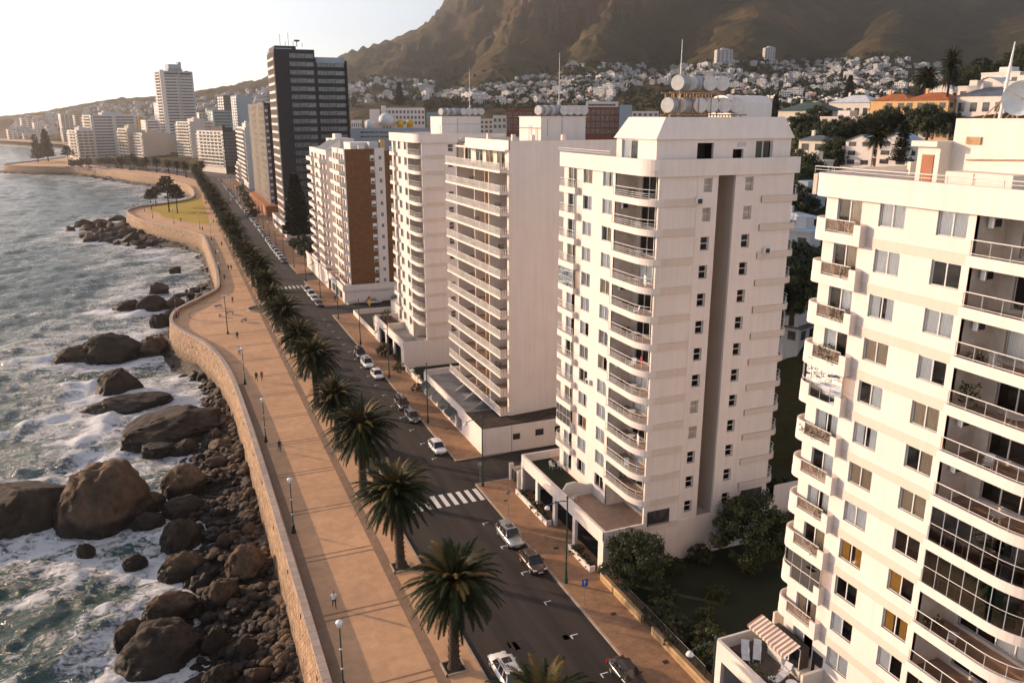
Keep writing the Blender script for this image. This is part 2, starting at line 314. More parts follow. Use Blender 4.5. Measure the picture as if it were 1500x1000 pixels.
# ------------------------------------------------------------------ terrain of the hills and the mountain
TC = {  # picture column -> (distance, picture row of the ground there)
    -900: [(1500, 203), (2400, 186), (3000, 178), (3900, 178)],
    20: [(1500, 203), (2000, 187), (2350, 171), (2700, 172), (3900, 172)],
    150: [(1500, 202), (1900, 178), (2300, 148), (2700, 150), (3900, 155)],
    300: [(1300, 205), (1700, 174), (2250, 136), (2600, 138), (3900, 140)],
    400: [(1100, 210), (1500, 176), (2200, 118), (2600, 116), (3900, 125)],
    500: [(900, 218), (1250, 172), (1700, 138), (2000, 122), (2600, 104), (3150, 87), (3900, 105)],
    560: [(700, 232), (950, 196), (1250, 160), (1700, 134), (2000, 122), (2500, 100), (3150, 64), (3900, 85)],
    620: [(700, 232), (950, 194), (1250, 158), (1700, 135), (2000, 121), (2500, 96), (3150, 52), (3900, 78)],
    660: [(700, 232), (950, 192), (1300, 154), (1700, 134), (2000, 120), (2500, 90), (3000, 40), (3200, 14), (3900, 0)],
    695: [(700, 232), (950, 192), (1300, 152), (1700, 130), (2000, 115), (2500, 82), (3000, 24), (3200, -24), (3900, -60)],
    760: [(650, 235), (900, 192), (1300, 150), (1700, 124), (2000, 108), (2500, 66), (3000, 10), (3170, -110), (3350, -220), (3600, -235), (3900, -200)],  # unseen peak, raised over this and following columns to shade the right slopes
    900: [(600, 235), (850, 190), (1300, 144), (1700, 112), (2000, 95), (2500, 62), (3020, 12), (3220, -110), (3420, -230), (3600, -245), (3900, -200)],
    1050: [(400, 240), (700, 190), (1200, 148), (1600, 122), (2000, 94), (2500, 64), (3000, 18), (3250, -50), (3500, -180), (3900, -200)],
    1180: [(110, 470), (170, 330), (240, 232), (330, 190), (450, 184), (800, 170), (1200, 144), (1600, 120), (2000, 90), (2600, 64), (3100, 18), (3500, -50), (3900, -100)],
    1290: [(110, 470), (170, 320), (240, 222), (300, 182), (360, 168), (450, 176), (800, 165), (1200, 140), (1600, 116), (2000, 90), (2600, 56), (3100, 10), (3500, -50), (3900, -100)],
    1400: [(110, 460), (170, 300), (240, 205), (300, 162), (380, 128), (480, 118), (700, 150), (1200, 136), (1600, 118), (2000, 96), (2600, 50), (3100, 5), (3500, -50), (3900, -100)],
    1500: [(110, 450), (170, 290), (240, 190), (300, 150), (380, 112), (480, 86), (700, 120), (1200, 130), (1600, 120), (2000, 98), (2600, 48), (3100, 0), (3500, -50), (3900, -100)],
    2300: [(110, 450), (170, 290), (240, 170), (300, 100), (380, 40), (480, 0), (700, 40), (1200, 90), (2000, 60), (3100, -40), (3900, -100)]}
RN = np.concatenate([[0, 60], np.geomspace(90, 3900, 90)]); _az = []; _zz = []
for u in sorted(TC):
    pts = [(0, -1.0), (95, -1.0)] + [(r, rp(u, v, r)[2]) for r, v in TC[u]]; d = ray(u, 170)
    _az.append(math.atan2(d[0], d[1])); _zz.append(np.interp(RN, [p[0] for p in pts], [p[1] for p in pts]))
AZG = np.linspace(_az[0], _az[-1], 240); ZG = np.stack([np.interp(AZG, _az, [z[i] for z in _zz]) for i in range(len(RN))], 1)
ker = np.exp(-np.linspace(-1.5, 1.5, 5) ** 2); ker /= ker.sum()
ZG = np.apply_along_axis(lambda c: np.convolve(np.pad(c, 2, 'edge'), ker, 'valid'), 0, ZG)
def AZU(u): d = ray(u, 100); return math.atan2(d[0], d[1])
SPUR = [(540, 640, 30, .022), (640, 735, -34, .02), (700, 800, 44, .024), (790, 850, -40, .02), (850, 905, 52, .026), (955, 985, -78, .028), (1060, 1130, 62, .034), (1180, 1240, -46, .03), (1270, 1320, 42, .032), (1400, 1420, -40, .04)]
rs = np.random.RandomState(3)
def fbm(x, y, wl, octs, seed, ridged=False):
    r = np.random.RandomState(seed); out = np.zeros(np.shape(x)); amp = 1.0; tot = 0
    for o in range(octs):
        s = np.zeros(np.shape(x))
        for _ in range(7):
            a = r.uniform(0, 2 * PI); k = 2 * PI / (wl * r.uniform(.7, 1.5)); s += np.sin(k * (x * math.cos(a) + y * math.sin(a)) + r.uniform(0, 6.28) + 1.3 * np.sin(k * .6 * (y * math.cos(a) - x * math.sin(a)) + r.uniform(0, 6)))
        s /= 3.2; out += amp * ((1 - np.abs(s) * 1.4) if ridged else s); tot += amp; amp *= .5; wl *= .5
    return out / tot
def terr(x, y, detail=True, shore=True):
    x = np.asarray(x, float); y = np.asarray(y, float); sh = x.shape; x = x.ravel(); y = y.ravel()
    r = np.hypot(x, y); a = np.arctan2(x, y); fi = np.clip((a - AZG[0]) / (AZG[1] - AZG[0]), 0, 238.999); fj = np.interp(r, RN, np.arange(len(RN))); fj = np.clip(fj, 0, len(RN) - 1.001)
    i = fi.astype(int); j = fj.astype(int); p = fi - i; q = fj - j
    z = ZG[i, j] * (1 - p) * (1 - q) + ZG[i + 1, j] * p * (1 - q) + ZG[i, j + 1] * (1 - p) * q + ZG[i + 1, j + 1] * p * q
    if detail:
        k = sstep(1500, 2900, r) * sstep(20, 200, z) * (1 - .65 * sstep(.50, .72, a))
        tx, ty = x - 1258, y - 2719; th = np.arctan2(ty, tx); rad = np.hypot(tx, ty); gx = th * 900 + 60 * fbm(x, y, 420, 2, 6); gy = rad * .28
        z = z + k * (34 * (fbm(gx, gy, 330, 3, 5, True) - .5) + 11 * (fbm(gx, gy, 120, 2, 15, True) - .5) + 14 * fbm(x, y, 300, 4, 9) + 5 * fbm(x, y, 75, 3, 10)) + sstep(1500, 2500, r) * sum(.8 * A * np.exp(-((a - np.interp(r, [1700, 3200], [AZU(u0), AZU(u1)])) / (1.15 * w_)) ** 2) for u0, u1, A, w_ in SPUR) + sstep(700, 1500, r) * (4 * fbm(x, y, 150, 3, 11) + 2 * fbm(x, y, 45, 2, 14)) + sstep(120, 400, r) * 1.0 * fbm(x, y, 50, 2, 12)
    if not shore: return z.reshape(sh)
    s = shore_dist(x, y); land = sstep(52, 90, s) ; z = -.9 + (z + .9) * land; z = np.where(s < 12, -.9 - 13 * sstep(10, -6, s), z)
    return z.reshape(sh)
def hit(u, v, r0=120, r1=3800):
    d = ray(u, v); h = math.hypot(d[0], d[1])
    def first(rr):
        k = np.nonzero(terr(rr * d[0] / h, rr * d[1] / h, True, False) > CAMZ + rr * d[2] / h)[0]
        return int(k[0]) if len(k) else None
    rr = np.geomspace(r0, r1, 64); k = first(rr)
    if k is None: return None
    if k > 0:
        rr = np.linspace(rr[k - 1], rr[k], 14); k = first(rr); k = 13 if k is None else k
    r = float(rr[k]); x, y = r * d[0] / h, r * d[1] / h
    return x, y, float(terr(np.array([x]), np.array([y]), True, False)[0]), r
def hitv(us, vs, r0=120, r1=3800):
    """many sight lines at once -> list of hits or None"""
    us, vs = np.asarray(us, float), np.asarray(vs, float); d = FW[None] + ((us - 750) / FPX)[:, None] * RT + ((500 - vs) / FPX)[:, None] * UPV; h = np.hypot(d[:, 0], d[:, 1]); d = d / h[:, None]; I = np.arange(len(us))
    def first(rr):
        ab = terr(rr * d[:, :1], rr * d[:, 1:2], True, False) > CAMZ + rr * d[:, 2:]; return ab.any(1), ab.argmax(1)
    rr = np.repeat(np.geomspace(r0, r1, 64)[None], len(us), 0); ok, k = first(rr); a, c = rr[I, np.maximum(k - 1, 0)], rr[I, k]
    r2 = a[:, None] + (c - a)[:, None] * np.linspace(0, 1, 14)[None]; ok2, k2 = first(r2); r = np.where(ok2, r2[I, k2], c); x, y = r * d[:, 0], r * d[:, 1]; z = terr(x, y, True, False)
    return [(float(x[i]), float(y[i]), float(z[i]), float(r[i])) if ok[i] else None for i in I]
def pick(q, P, n, r0, r1, pad=(0, 0, 0, 0)):
    us, vs = [p[0] for p in P], [p[1] for p in P]; C = []
    while len(C) < n:
        u, v = q.uniform(min(us) - pad[0], max(us) + pad[1]), q.uniform(min(vs) - pad[2], max(vs) + pad[3])
        if inpoly(u, v, P) or (sum(pad) and q.random() < .4): C.append((u, v))
    return list(zip(C, hitv([c[0] for c in C], [c[1] for c in C], r0, r1)))
def inpoly(u, v, P):
    c = False
    for (a, b_), (e, f) in zip(P, P[1:] + P[:1]):
        if (b_ > v) != (f > v) and u < (e - a) * (v - b_) / (f - b_) + a: c = not c
    return c
m, t, b = nt('hillside'); M['hillside'] = m; b.inputs['Roughness'].default_value = .95; b.inputs['Specular IOR Level'].default_value = .1
v = coord(t); n1 = noi(t, v, .0022, 8, .6, .4); n2 = noi(t, v, .02, 6, .6); n3 = noi(t, v, .0009, 4, .5)
col = ramp(t, n1, [(.3, (.034, .037, .016)), (.48, (.062, .056, .026)), (.62, (.105, .076, .036)), (.75, (.16, .10, .048))])
col = mixc(t, ramp(t, n3, [(.55, (0, 0, 0)), (.72, (1, 1, 1))]), col, (.15, .075, .034)); col = mixc(t, .8, col, ramp(t, n2, [(.3, (.4, .42, .4)), (.65, (1.25, 1.2, 1.15))]), 'MULTIPLY')
gm = N(t, 'ShaderNodeNewGeometry'); sx = N(t, 'ShaderNodeSeparateXYZ'); t.links.new(gm.outputs['True Normal'], sx.inputs[0])
col = mixc(t, ramp(t, sx.outputs[2], [(.34, (1, 1, 1)), (.52, (0, 0, 0))]), col, ramp(t, noi(t, coord(t, 'Object', (1, 1, 3)), .02, 6, .7), [(.35, (.05, .04, .033)), (.65, (.20, .14, .105))]))
t.links.new(col, b.inputs['Base Color']); bump(t, b, n2, .9, 14)
aa = np.radians(np.concatenate([np.linspace(-32, -12, 40), np.linspace(-11.8, 56, 520), np.linspace(56.5, 92, 60)])); rr = np.concatenate([np.linspace(30, 88, 12), np.geomspace(92, 3900, 330)])
RR, AA = np.meshgrid(rr, aa, indexing='ij'); X, Y = RR * np.sin(AA), RR * np.cos(AA); Z = terr(X, Y)
struct(put(gridmesh('mountain_terrain', X, Y, Z, np.ones(X.shape, bool), ['hillside']), 'mountain_terrain'), 'brown mountain slopes and hills rising behind the city')
# ------------------------------------------------------------------ sheets of ground
def sheet(name, poly, z, m, label=None, kind='structure'):
    b = MB(); a = sum(poly[i][0] * poly[(i + 1) % len(poly)][1] - poly[(i + 1) % len(poly)][0] * poly[i][1] for i in range(len(poly)))
    b.face([(p[0], p[1], z) for p in (poly if a > 0 else poly[::-1])]); return struct(b.build(name, m), label, kind)
IN = offset(W, -.5)
mat('town_ground', (.16, .13, .105), .9, (.10, .085, .07), .05, 6)
sheet('town_ground', IN + [(-90, 1075), (300, 1150), (520, 700), (330, 60), (300, -60), (7.5, -60)], -.30, 'town_ground', 'paved ground of the seaside town')
LK = [(20.05, -40), (20.05, 560), (19.6, 600), (17.6, 640), (12.5, 672), (2, 712), (-22, 772), (-50, 832), (-75, 900), (-95, 985), (-98, 1060)]
RK = [(31.7, -40), (31.7, 290), (32.6, 340), (33.0, 420), (33.4, 520), (33.7, 600), (31.5, 655), (22, 715), (0, 780), (-28, 842), (-52, 905), (-70, 985), (-74, 1060)]
LKs = smooth(LK, 9); RKs = smooth(RK, 9)
sheet('road', LKs + RKs[::-1], 0, 'asphalt', 'dark asphalt seaside road')
sheet('promenade', IN + LKs[::-1], .13, 'promenade_paving', 'broad tan paved promenade behind the sea wall')
b = MB(); b.pathwall(LKs, .22, -.05, .145, 0); struct(b.build('promenade_kerb', 'kerb'), 'stone kerb of the promenade')
SIDE = [(89, 96.8), (187, 197), (231, 243), (440, 452)]
cuts = [-40] + [q for s in SIDE for q in s] + [640]
rk = lambda y: float(np.interp(y, [p[1] for p in RK[:6]], [p[0] for p in RK[:6]]))
for i in range(0, len(cuts), 2):
    y0, y1 = cuts[i], cuts[i + 1]; ys = [y0] + [p[1] for p in RKs if y0 + 2 < p[1] < y1 - 2] + [y1]; p = [(rk(y), y) for y in ys]
    sheet('pavement', [(q[0] + .2, q[1]) for q in p] + [(37.5 if y1 < 190 else 44, y1), (37.5 if y1 < 190 else 44, y0)], .13, 'pavement_brick', 'brown brick pavement along the land side of the road')
    b = MB(); b.pathwall([(p[0][0] + 7, p[0][1])] * (i > 0) + p + [(p[-1][0] + 7, p[-1][1])], -.22, -.05, .145, 0); struct(b.build('pavement_kerb', 'kerb'), 'stone kerb of the land side pavement')
for y0, y1 in SIDE: sheet('side_street', [(31, y0), (130, y0), (130, y1), (31, y1)], -.02, 'asphalt', 'asphalt side street between apartment blocks')
# promenade bands
b = MB(); P = [(16.1, 20), (17.1, 20), (17.1, 330), (16.1, 330)]; b.face([(p[0], p[1], .134) for p in P]); struct(b.build('paving_band', 'strip_paving'), 'grey block paving band along the palm row')
b = MB(); b.pathwall([(8.05, 20), (8.05, 84), (7.75, 118), (7.1, 142)], -.95, .128, .134, 0); struct(b.build('wall_side_band', 'strip_paving'), 'darker paving band along the sea wall')
b = MB(); y = 11.85
while y < 330:
    xl = 8.9 if y < 150 else (7.2 if y < 170 else (3 if y < 214 else 11.2))
    for d in (-.45, .45): b.face([(xl, y + d - .13, .1345), (16.1, y + d - .13, .1345), (16.1, y + d + .13, .1345), (xl, y + d + .13, .1345)])
    y += 11.1
struct(b.build('paving_cross_line', 'dash_tan' if False else 'strip_paving'), 'double dark cross lines in the promenade paving', 'stuff')
b = MB(); b.pathwall(arc(9.5, 199, 9.0, 95, 265, 24), .3, .13, .135, 0); struct(b.build('paving_ring', 'strip_paving'), 'curved dark line in the promenade paving', 'stuff')
# road markings
def zebra(y0, y1, x0, x1, lab):
    b = MB(); x = x0
    while x < x1: b.face([(x, y0, .005), (x + .55, y0, .005), (x + .55, y1, .005), (x, y1, .005)]); x += 1.1
    struct(b.build('zebra_crossing', 'paint_white'), lab, 'stuff')
zebra(84.7, 88.0, 21.0, 31.4, 'worn white zebra crossing on the near road'); zebra(222, 226, 21.2, 31.4, 'distant white zebra crossing beside the brown tower')
b = MB()
for y in list(np.arange(45.3, 84, 5.65)) + list(np.arange(99, 185, 5.65)):
    b.box(29.0, 29.1, y - .55, y, .004, .006); b.box(29.1, 29.75, y - .1, y, .004, .006)
struct(b.build('parking_mark', 'paint_white'), 'white corner marks of the parking bays', 'stuff')
b = MB(); rs = random.Random(4)
for _ in range(26):
    x, y, w, l = rs.uniform(21.5, 29), rs.uniform(40, 200), rs.uniform(.5, 1.6), rs.uniform(.8, 4); b.face([(x, y, .0025), (x + w, y, .0025), (x + w * .9, y + l, .0025), (x + .1, y + l, .0025)])
struct(b.build('asphalt_patch', 'asphalt_patch'), 'darker repair patches in the road', 'stuff')
b = MB()
for x, y in ((33.9, 57.6), (34.6, 49.8), (34.1, 70.5), (33.3, 83), (33.9, 108)): b.box(x, x + .55, y, y + .45, .13, .136)
struct(b.build('drain_cover', 'iron_black'), 'dark drain covers in the pavement', 'stuff')
# lawns
sheet('park_lawn', smooth([(13.6, 371), (14.3, 430), (14.7, 500), (12.5, 499), (5, 486), (-4, 470), (-12.4, 451), (-10.5, 441), (-7, 430), (-5.3, 411), (-1, 399), (6, 384), (13.6, 371)], 4)[:-1], .16, 'lawn', 'sunlit yellow green park lawn on the promontory')
sheet('island_lawn', arc(17.0, 200, 3.0, 0, 352, 40), .2, 'garden_olive', 'small round grass bed at a palm')
b = MB(); b.pathwall(arc(17.0, 200, 3.3, 0, 360, 40), .3, .1, .42); struct(b.build('island_kerb', 'coping_stone'), 'round stone edge of the small grass bed')
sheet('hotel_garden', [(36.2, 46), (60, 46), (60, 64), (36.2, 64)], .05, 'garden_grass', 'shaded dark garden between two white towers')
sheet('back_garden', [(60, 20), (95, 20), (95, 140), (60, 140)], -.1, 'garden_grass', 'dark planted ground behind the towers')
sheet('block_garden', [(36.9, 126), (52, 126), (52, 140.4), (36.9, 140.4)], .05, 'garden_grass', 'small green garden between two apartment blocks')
sheet('far_lawn', [(-128, 925), (-118, 915), (-92, 935), (-98, 950)], .2, 'lawn', 'distant strip of lawn under two pines')
sheet('beach', [(-107, 1060), (-104, 1150), (-110, 1300), (-160, 1550), (-260, 1760), (-420, 2100), (-400, 2160), (-215, 1800), (-130, 1560), (-88, 1300), (-84, 1060)], .4, 'sand', 'distant sandy beach beyond the point')
# ------------------------------------------------------------------ sea wall
b = MB(); c = MB(); A1, A2, A3 = offset(W, 1.05), offset(W, .10), offset(W, -.62); s = 0
for i in range(len(W) - 1):
    l = math.dist(W[i], W[i + 1]); s2 = s + l; p, q = W[i], W[i + 1]; T = lambda a, z: (a[0], a[1], z)
    b.face([T(A1[i], -7.2), T(A1[i + 1], -7.2), T(q, .84), T(p, .84)][::-1], 0, [(s, -7.2), (s2, -7.2), (s2, .84), (s, .84)][::-1])
    b.face([T(A3[i], .84), T(A3[i + 1], .84), T(A3[i + 1], -.2), T(A3[i], -.2)][::-1], 0, [(s, .84), (s2, .84), (s2, -.2), (s, -.2)][::-1])
    for (g0, z0, w0), (g1, z1, w1) in (((A2, .84, 0), (A2, 1.1, .26)), ((A2, 1.1, .26), (A3, 1.1, .98)), ((A3, 1.1, .98), (A3, .8, 1.3)), ((W, .84, -.1), (A2, .84, 0))):
        c.face([T(g0[i], z0), T(g1[i], z1), T(g1[i + 1], z1), T(g0[i + 1], z0)], 0, [(s, w0), (s, w1), (s2, w1), (s2, w0)])
    s = s2
hb = MB(); hb.box(-.17, .17, -.06, .25, -.17, .17); hbm = hb.mesh('drain_hole', 'dark_room')
o = b.build('sea_wall', 'sea_wall_stone'); tag(o, 'long curving sea wall of rough tan stone blocks', 'sea wall'); c.build('coping', 'coping_stone', o)
for yy in (52, 60.5, 69, 78, 88, 99, 111, 124, 138, 152, 168, 176):
    i = min(range(len(W)), key=lambda j: abs(W[j][1] - yy)); zz = -.2 - (yy * 7 % 3) * .5; f = (.84 - zz) / 8.04; nx, ny = A1[i][0] - W[i][0], A1[i][1] - W[i][1]; put(hbm, 'drain_hole', o, (W[i][0] + nx * f, W[i][1] + ny * f, zz), math.atan2(ny, nx) + PI / 2)
# ------------------------------------------------------------------ rocky foreshore under the wall
m, t, b = nt('shore_rock'); M['shore_rock'] = m; b.inputs['Roughness'].default_value = .8; b.inputs['Specular IOR Level'].default_value = .35
def rockcol(t, b, base, lo, hi, sc=.5):
    v = coord(t, 'Object'); n1 = noi(t, v, sc, 7, .65, .5); n2 = noi(t, v, sc * 7, 5, .7); g = N(t, 'ShaderNodeNewGeometry'); s = N(t, 'ShaderNodeSeparateXYZ'); t.links.new(g.outputs['Position'], s.inputs[0])
    col = ramp(t, n1, [(.32, lo), (.5, base), (.7, hi)]); col = mixc(t, .7, col, ramp(t, n2, [(.3, (.35, .35, .36)), (.66, (1.4, 1.36, 1.3))]), 'MULTIPLY')
    ad = N(t, 'ShaderNodeMath', operation='MULTIPLY_ADD'); t.links.new(n1, ad.inputs[0]); ad.inputs[1].default_value = 1.6; t.links.new(s.outputs[2], ad.inputs[2])
    wet = N(t, 'ShaderNodeMapRange'); t.links.new(ad.outputs[0], wet.inputs[0]); wet.inputs[1].default_value = -4.4; wet.inputs[2].default_value = -3.7; wet.inputs[3].default_value = 1; wet.inputs[4].default_value = 0
    col = mixc(t, wet.outputs[0], col, (.022, .016, .011)); t.links.new(col, b.inputs['Base Color'])
    r2 = N(t, 'ShaderNodeMapRange'); t.links.new(wet.outputs[0], r2.inputs[0]); r2.inputs[3].default_value = .85; r2.inputs[4].default_value = .6; t.links.new(r2.outputs[0], b.inputs['Roughness'])
    vo = N(t, 'ShaderNodeTexVoronoi', feature='DISTANCE_TO_EDGE'); vo.inputs['Scale'].default_value = sc * .75
    dn = N(t, 'ShaderNodeTexNoise'); dn.inputs['Scale'].default_value = sc * 1.6; dn.inputs['Detail'].default_value = 5; t.links.new(v, dn.inputs['Vector']); vm = N(t, 'ShaderNodeVectorMath', operation='MULTIPLY_ADD'); vm.inputs[1].default_value = (1.6, 1.6, 1.6); t.links.new(dn.outputs['Color'], vm.inputs[0]); t.links.new(v, vm.inputs[2]); t.links.new(vm.outputs[0], vo.inputs['Vector'])
    ck = ramp(t, vo.outputs['Distance'], [(.0, (0, 0, 0)), (.045, (1, 1, 1))]); col = mixc(t, .75, col, ck, 'MULTIPLY'); t.links.new(col, b.inputs['Base Color'])
    hm = N(t, 'ShaderNodeMath', operation='MULTIPLY_ADD'); t.links.new(ck, hm.inputs[0]); hm.inputs[1].default_value = .5; t.links.new(noi(t, v, sc * 5, 10, .75, .4), hm.inputs[2]); bump(t, b, hm.outputs[0], 1.0, .45)
rockcol(t, b, (.035, .026, .019), (.015, .011, .009), (.06, .043, .03), .6)
for key, base, lo, hi in (('rock_brown', (.11, .07, .043), (.05, .032, .021), (.165, .105, .065)), ('rock_tan', (.165, .105, .064), (.09, .056, .034), (.225, .15, .095)), ('rock_dark', (.046, .033, .023), (.02, .015, .011), (.085, .058, .037)), ('rock_grey', (.11, .086, .066), (.05, .04, .03), (.155, .12, .094))):
    m, t, b = nt(key); M[key] = m; b.inputs['Specular IOR Level'].default_value = .35; rockcol(t, b, base, lo, hi)
def shore_w(y): return float(np.interp(y, [20, 60, 80, 100, 122, 135, 150, 163, 177, 190, 205, 222, 236, 262, 275, 345, 365, 395, 435, 450, 480, 560, 640, 700, 900, 1060], [10, 10.5, 10.5, 12, 11.5, 8, 4, 2, 4.5, 4, 8, 12, 13, 9, 3, 3, 12, 22, 24, 8, 3, 3, 5, 6, 8, 6]))
wi = W[::1]; nseg = len(wi); SC_ = 14; X = np.zeros((nseg, SC_ + 1)); Y = X.copy(); Z = X.copy()
for j in range(SC_ + 1):
    f = j / SC_; off = offset(wi, 0.6)
    for i in range(nseg):
        a, b2 = np.array(wi[max(i - 2, 0)]), np.array(wi[min(i + 2, nseg - 1)]); d = (b2 - a) / max(1e-6, np.linalg.norm(b2 - a)); n = np.array((-d[1], d[0]))
        w = shore_w(wi[i][1]); X[i, j], Y[i, j] = np.array(wi[i]) + n * (.4 + w * f); Z[i, j] = -4.5 - 2.4 * f ** .8 + (noise.fractal((X[i, j] * .22, Y[i, j] * .22, 3), .9, 2, 5) * 1.0)
struct(put(gridmesh('rocky_shore', X, Y, Z, np.ones(X.shape, bool), ['shore_rock']), 'rocky_shore'), 'dark wet rocky foreshore below the sea wall')
SEA = -6.0
# ------------------------------------------------------------------ boulders
def ico(sub):
    import bmesh
    bm = bmesh.new(); bmesh.ops.create_icosphere(bm, subdivisions=sub, radius=1); v = [x.co.copy() for x in bm.verts]; f = [tuple(q.index for q in p.verts) for p in bm.faces]; bm.free(); return v, f
IC4, IC5, IC2 = ico(4), ico(5), ico(2)
def rock_mesh(seed, m, kind='round', hi=False):
    vs, fs = IC5 if hi else IC4; off = Vector((seed * 7.3, seed * 3.1, seed * 5.7)); out = []; r = random.Random(seed); ns = [Vector((r.gauss(0, 1), r.gauss(0, 1), r.gauss(0, .7))).normalized() for _ in range(9)]
    for v in vs:
        p = v.copy(); am = .15 if kind == 'round' else .30
        k = 1 + am * noise.fractal(v * 1.1 + off, 1, 2, 3) + (.075 if kind == 'round' else .17) * noise.fractal(v * 3.0 + off, .75, 2.1, 6) + (.022 if kind == 'round' else .04) * noise.fractal(v * 9 + off, .9, 2.1, 4)
        p = v * k
        if kind != 'round':
            for n in ns:
                d = p.dot(n) - (.62 if kind == 'block' else .74)
                if d > 0: p -= n * d * .85
        c = noise.noise(v * 1.7 + off * 1.3); cr = max(0, 1 - abs(c) / .03); c2 = noise.noise(v * 2.6 + off * 2.1); cr2 = max(0, 1 - abs(c2) / .03); p *= 1 - .10 * cr - .05 * cr2
        p.z = p.z if p.z > -.5 else -.5 + (p.z + .5) * .3
        out.append(p)
    b = MB(); b.idx(out, fs); return b.mesh('boulder', m, True)
PROTO = {}
for i, (m_, kd) in enumerate([('rock_brown', 'round'), ('rock_tan', 'round'), ('rock_dark', 'slab'), ('rock_brown', 'block'), ('rock_grey', 'block'), ('rock_dark', 'round'), ('rock_tan', 'block'), ('rock_dark', 'block')]):
    PROTO[i] = rock_mesh(i + 1, m_, kd)
ROCKS = []                                          # x, y, radius (for the foam)
def rock_px(u0, u1, v0, v1, label, mesh=None, m_='rock_brown', kd='round', seed=1, z=SEA, depth=.8, group=None, tilt=0, hmul=1):
    u, vb = (u0 + u1) / 2, v1; x, y = gp(u, vb, z); d = math.sqrt(x * x + y * y + (CAMZ - z) ** 2); w = (u1 - u0) * d / FPX; dep = math.asin((CAMZ - z) / d); dy = w * depth
    h = max(.16 * w, ((v1 - v0) * d / FPX - dy * math.sin(dep) * .75) / math.cos(dep)) * hmul
    az = math.atan2(x, y); x += math.sin(az) * dy * .42; y += math.cos(az) * dy * .42
    me = mesh or rock_mesh(seed, m_, kd, (u1 - u0) > 34); o = put(me, 'boulder', None, (x, y, z - h * .1), -az, (w / 2 * .96, dy / 2 * .96, h * .88)); o.rotation_euler[1] = tilt
    tag(o, label, 'boulder', group); ROCKS.append((x, y, w / 2))
    if v1 < 366: o.scale[2] *= .55; return o
# ================================================================== windows and doors (outward is local -y, x centred, z from the sill)
def window_meshes(w, h, kind='slide', deep=.16):
    f = MB(); t = .05
    f.box(-w / 2, w / 2, 0, .06, 0, t); f.box(-w / 2, w / 2, 0, .06, h - t, h); f.box(-w / 2, -w / 2 + t, .002, .058, t, h - t); f.box(w / 2 - t, w / 2, .002, .058, t, h - t)
    if kind == 'slide': f.box(-.035, .035, -.01, .05, t, h - t)
    if kind == 'door':
        n = max(2, round(w / 1.3))
        for i in range(1, n): f.box(-w / 2 + w * i / n - .04, -w / 2 + w * i / n + .04, -.01, .05, t, h - t)
    if kind == 'sash': f.box(-w / 2 + t, w / 2 - t, -.01, .05, h * .52 - .035, h * .52 + .035)
    f.box(-w / 2 - .04, w / 2 + .04, -.1, .01, -.05, 0)                                       # sill
    g = MB(); g.face([(-w / 2 + t, .03, t), (w / 2 - t, .03, t), (w / 2 - t, .03, h - t), (-w / 2 + t, .03, h - t)])
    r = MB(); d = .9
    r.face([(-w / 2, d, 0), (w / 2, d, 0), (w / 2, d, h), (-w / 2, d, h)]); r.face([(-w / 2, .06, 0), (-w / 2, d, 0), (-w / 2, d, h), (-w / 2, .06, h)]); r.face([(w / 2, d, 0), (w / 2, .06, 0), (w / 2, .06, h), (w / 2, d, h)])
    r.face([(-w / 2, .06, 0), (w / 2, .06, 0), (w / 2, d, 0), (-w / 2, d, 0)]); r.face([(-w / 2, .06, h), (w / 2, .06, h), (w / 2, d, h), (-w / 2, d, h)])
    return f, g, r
def curtain_mb(x0, x1, h, y=.14):
    c = MB(); n = max(3, int((x1 - x0) / .1)); P = [(x0 + (x1 - x0) * i / n, y + .012 * math.sin(i * 2.1)) for i in range(n + 1)]
    for p, q in zip(P, P[1:]): c.face([(p[0], p[1], .06), (q[0], q[1], .06), (q[0], q[1], h - .06), (p[0], p[1], h - .06)])
    return c
WC = {}
def window(parent, loc, rz, w, h, kind='slide', curt=None, name='window', frame='frame_white', simple=False, glass='glass'):
    """curt: None or (colour key, mode); mode 0 both sides, 1 left, 2 right, 3 all closed"""
    k = (w, h, kind, frame, simple, glass)
    if k not in WC:
        f, g, r = window_meshes(w, h, kind)
        if simple: WC[k] = (f.mesh(name, frame), g.mesh('pane', 'far_glass'), None)
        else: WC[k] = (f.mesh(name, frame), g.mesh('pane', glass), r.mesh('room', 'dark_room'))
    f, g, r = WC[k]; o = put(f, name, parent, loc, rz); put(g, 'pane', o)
    if r: put(r, 'room', o)
    if curt:
        key, mode = curt; kk = (w, h, key, mode)
        if kk not in WC:
            c = MB(); q = {0: [(-w / 2 + .05, -w * .12), (w * .14, w / 2 - .05)], 1: [(-w / 2 + .05, -.02)], 2: [(.05, w / 2 - .05)], 3: [(-w / 2 + .05, w / 2 - .05)], 4: [(w * .3, w / 2 - .05)]}[mode]
            for a, b_ in q: cm = curtain_mb(a, b_, h, .085); c.idx(cm.v, cm.f)
            WC[kk] = c.mesh('curtain', key)
        put(WC[kk], 'curtain', o)
    return o
SEAF = -PI / 2                                       # faces the sea (-x); 0 faces -y
def rcurt(r, warm=.45):
    q = r.random()
    if q < .16: return None
    key = 'curtain_white' if q < .62 else ('curtain_grey' if q < .72 else ('curtain_tan' if q < .93 else 'curtain_amber'))
    return key, r.choice([0, 3, 3, 3, 3, 1, 2])
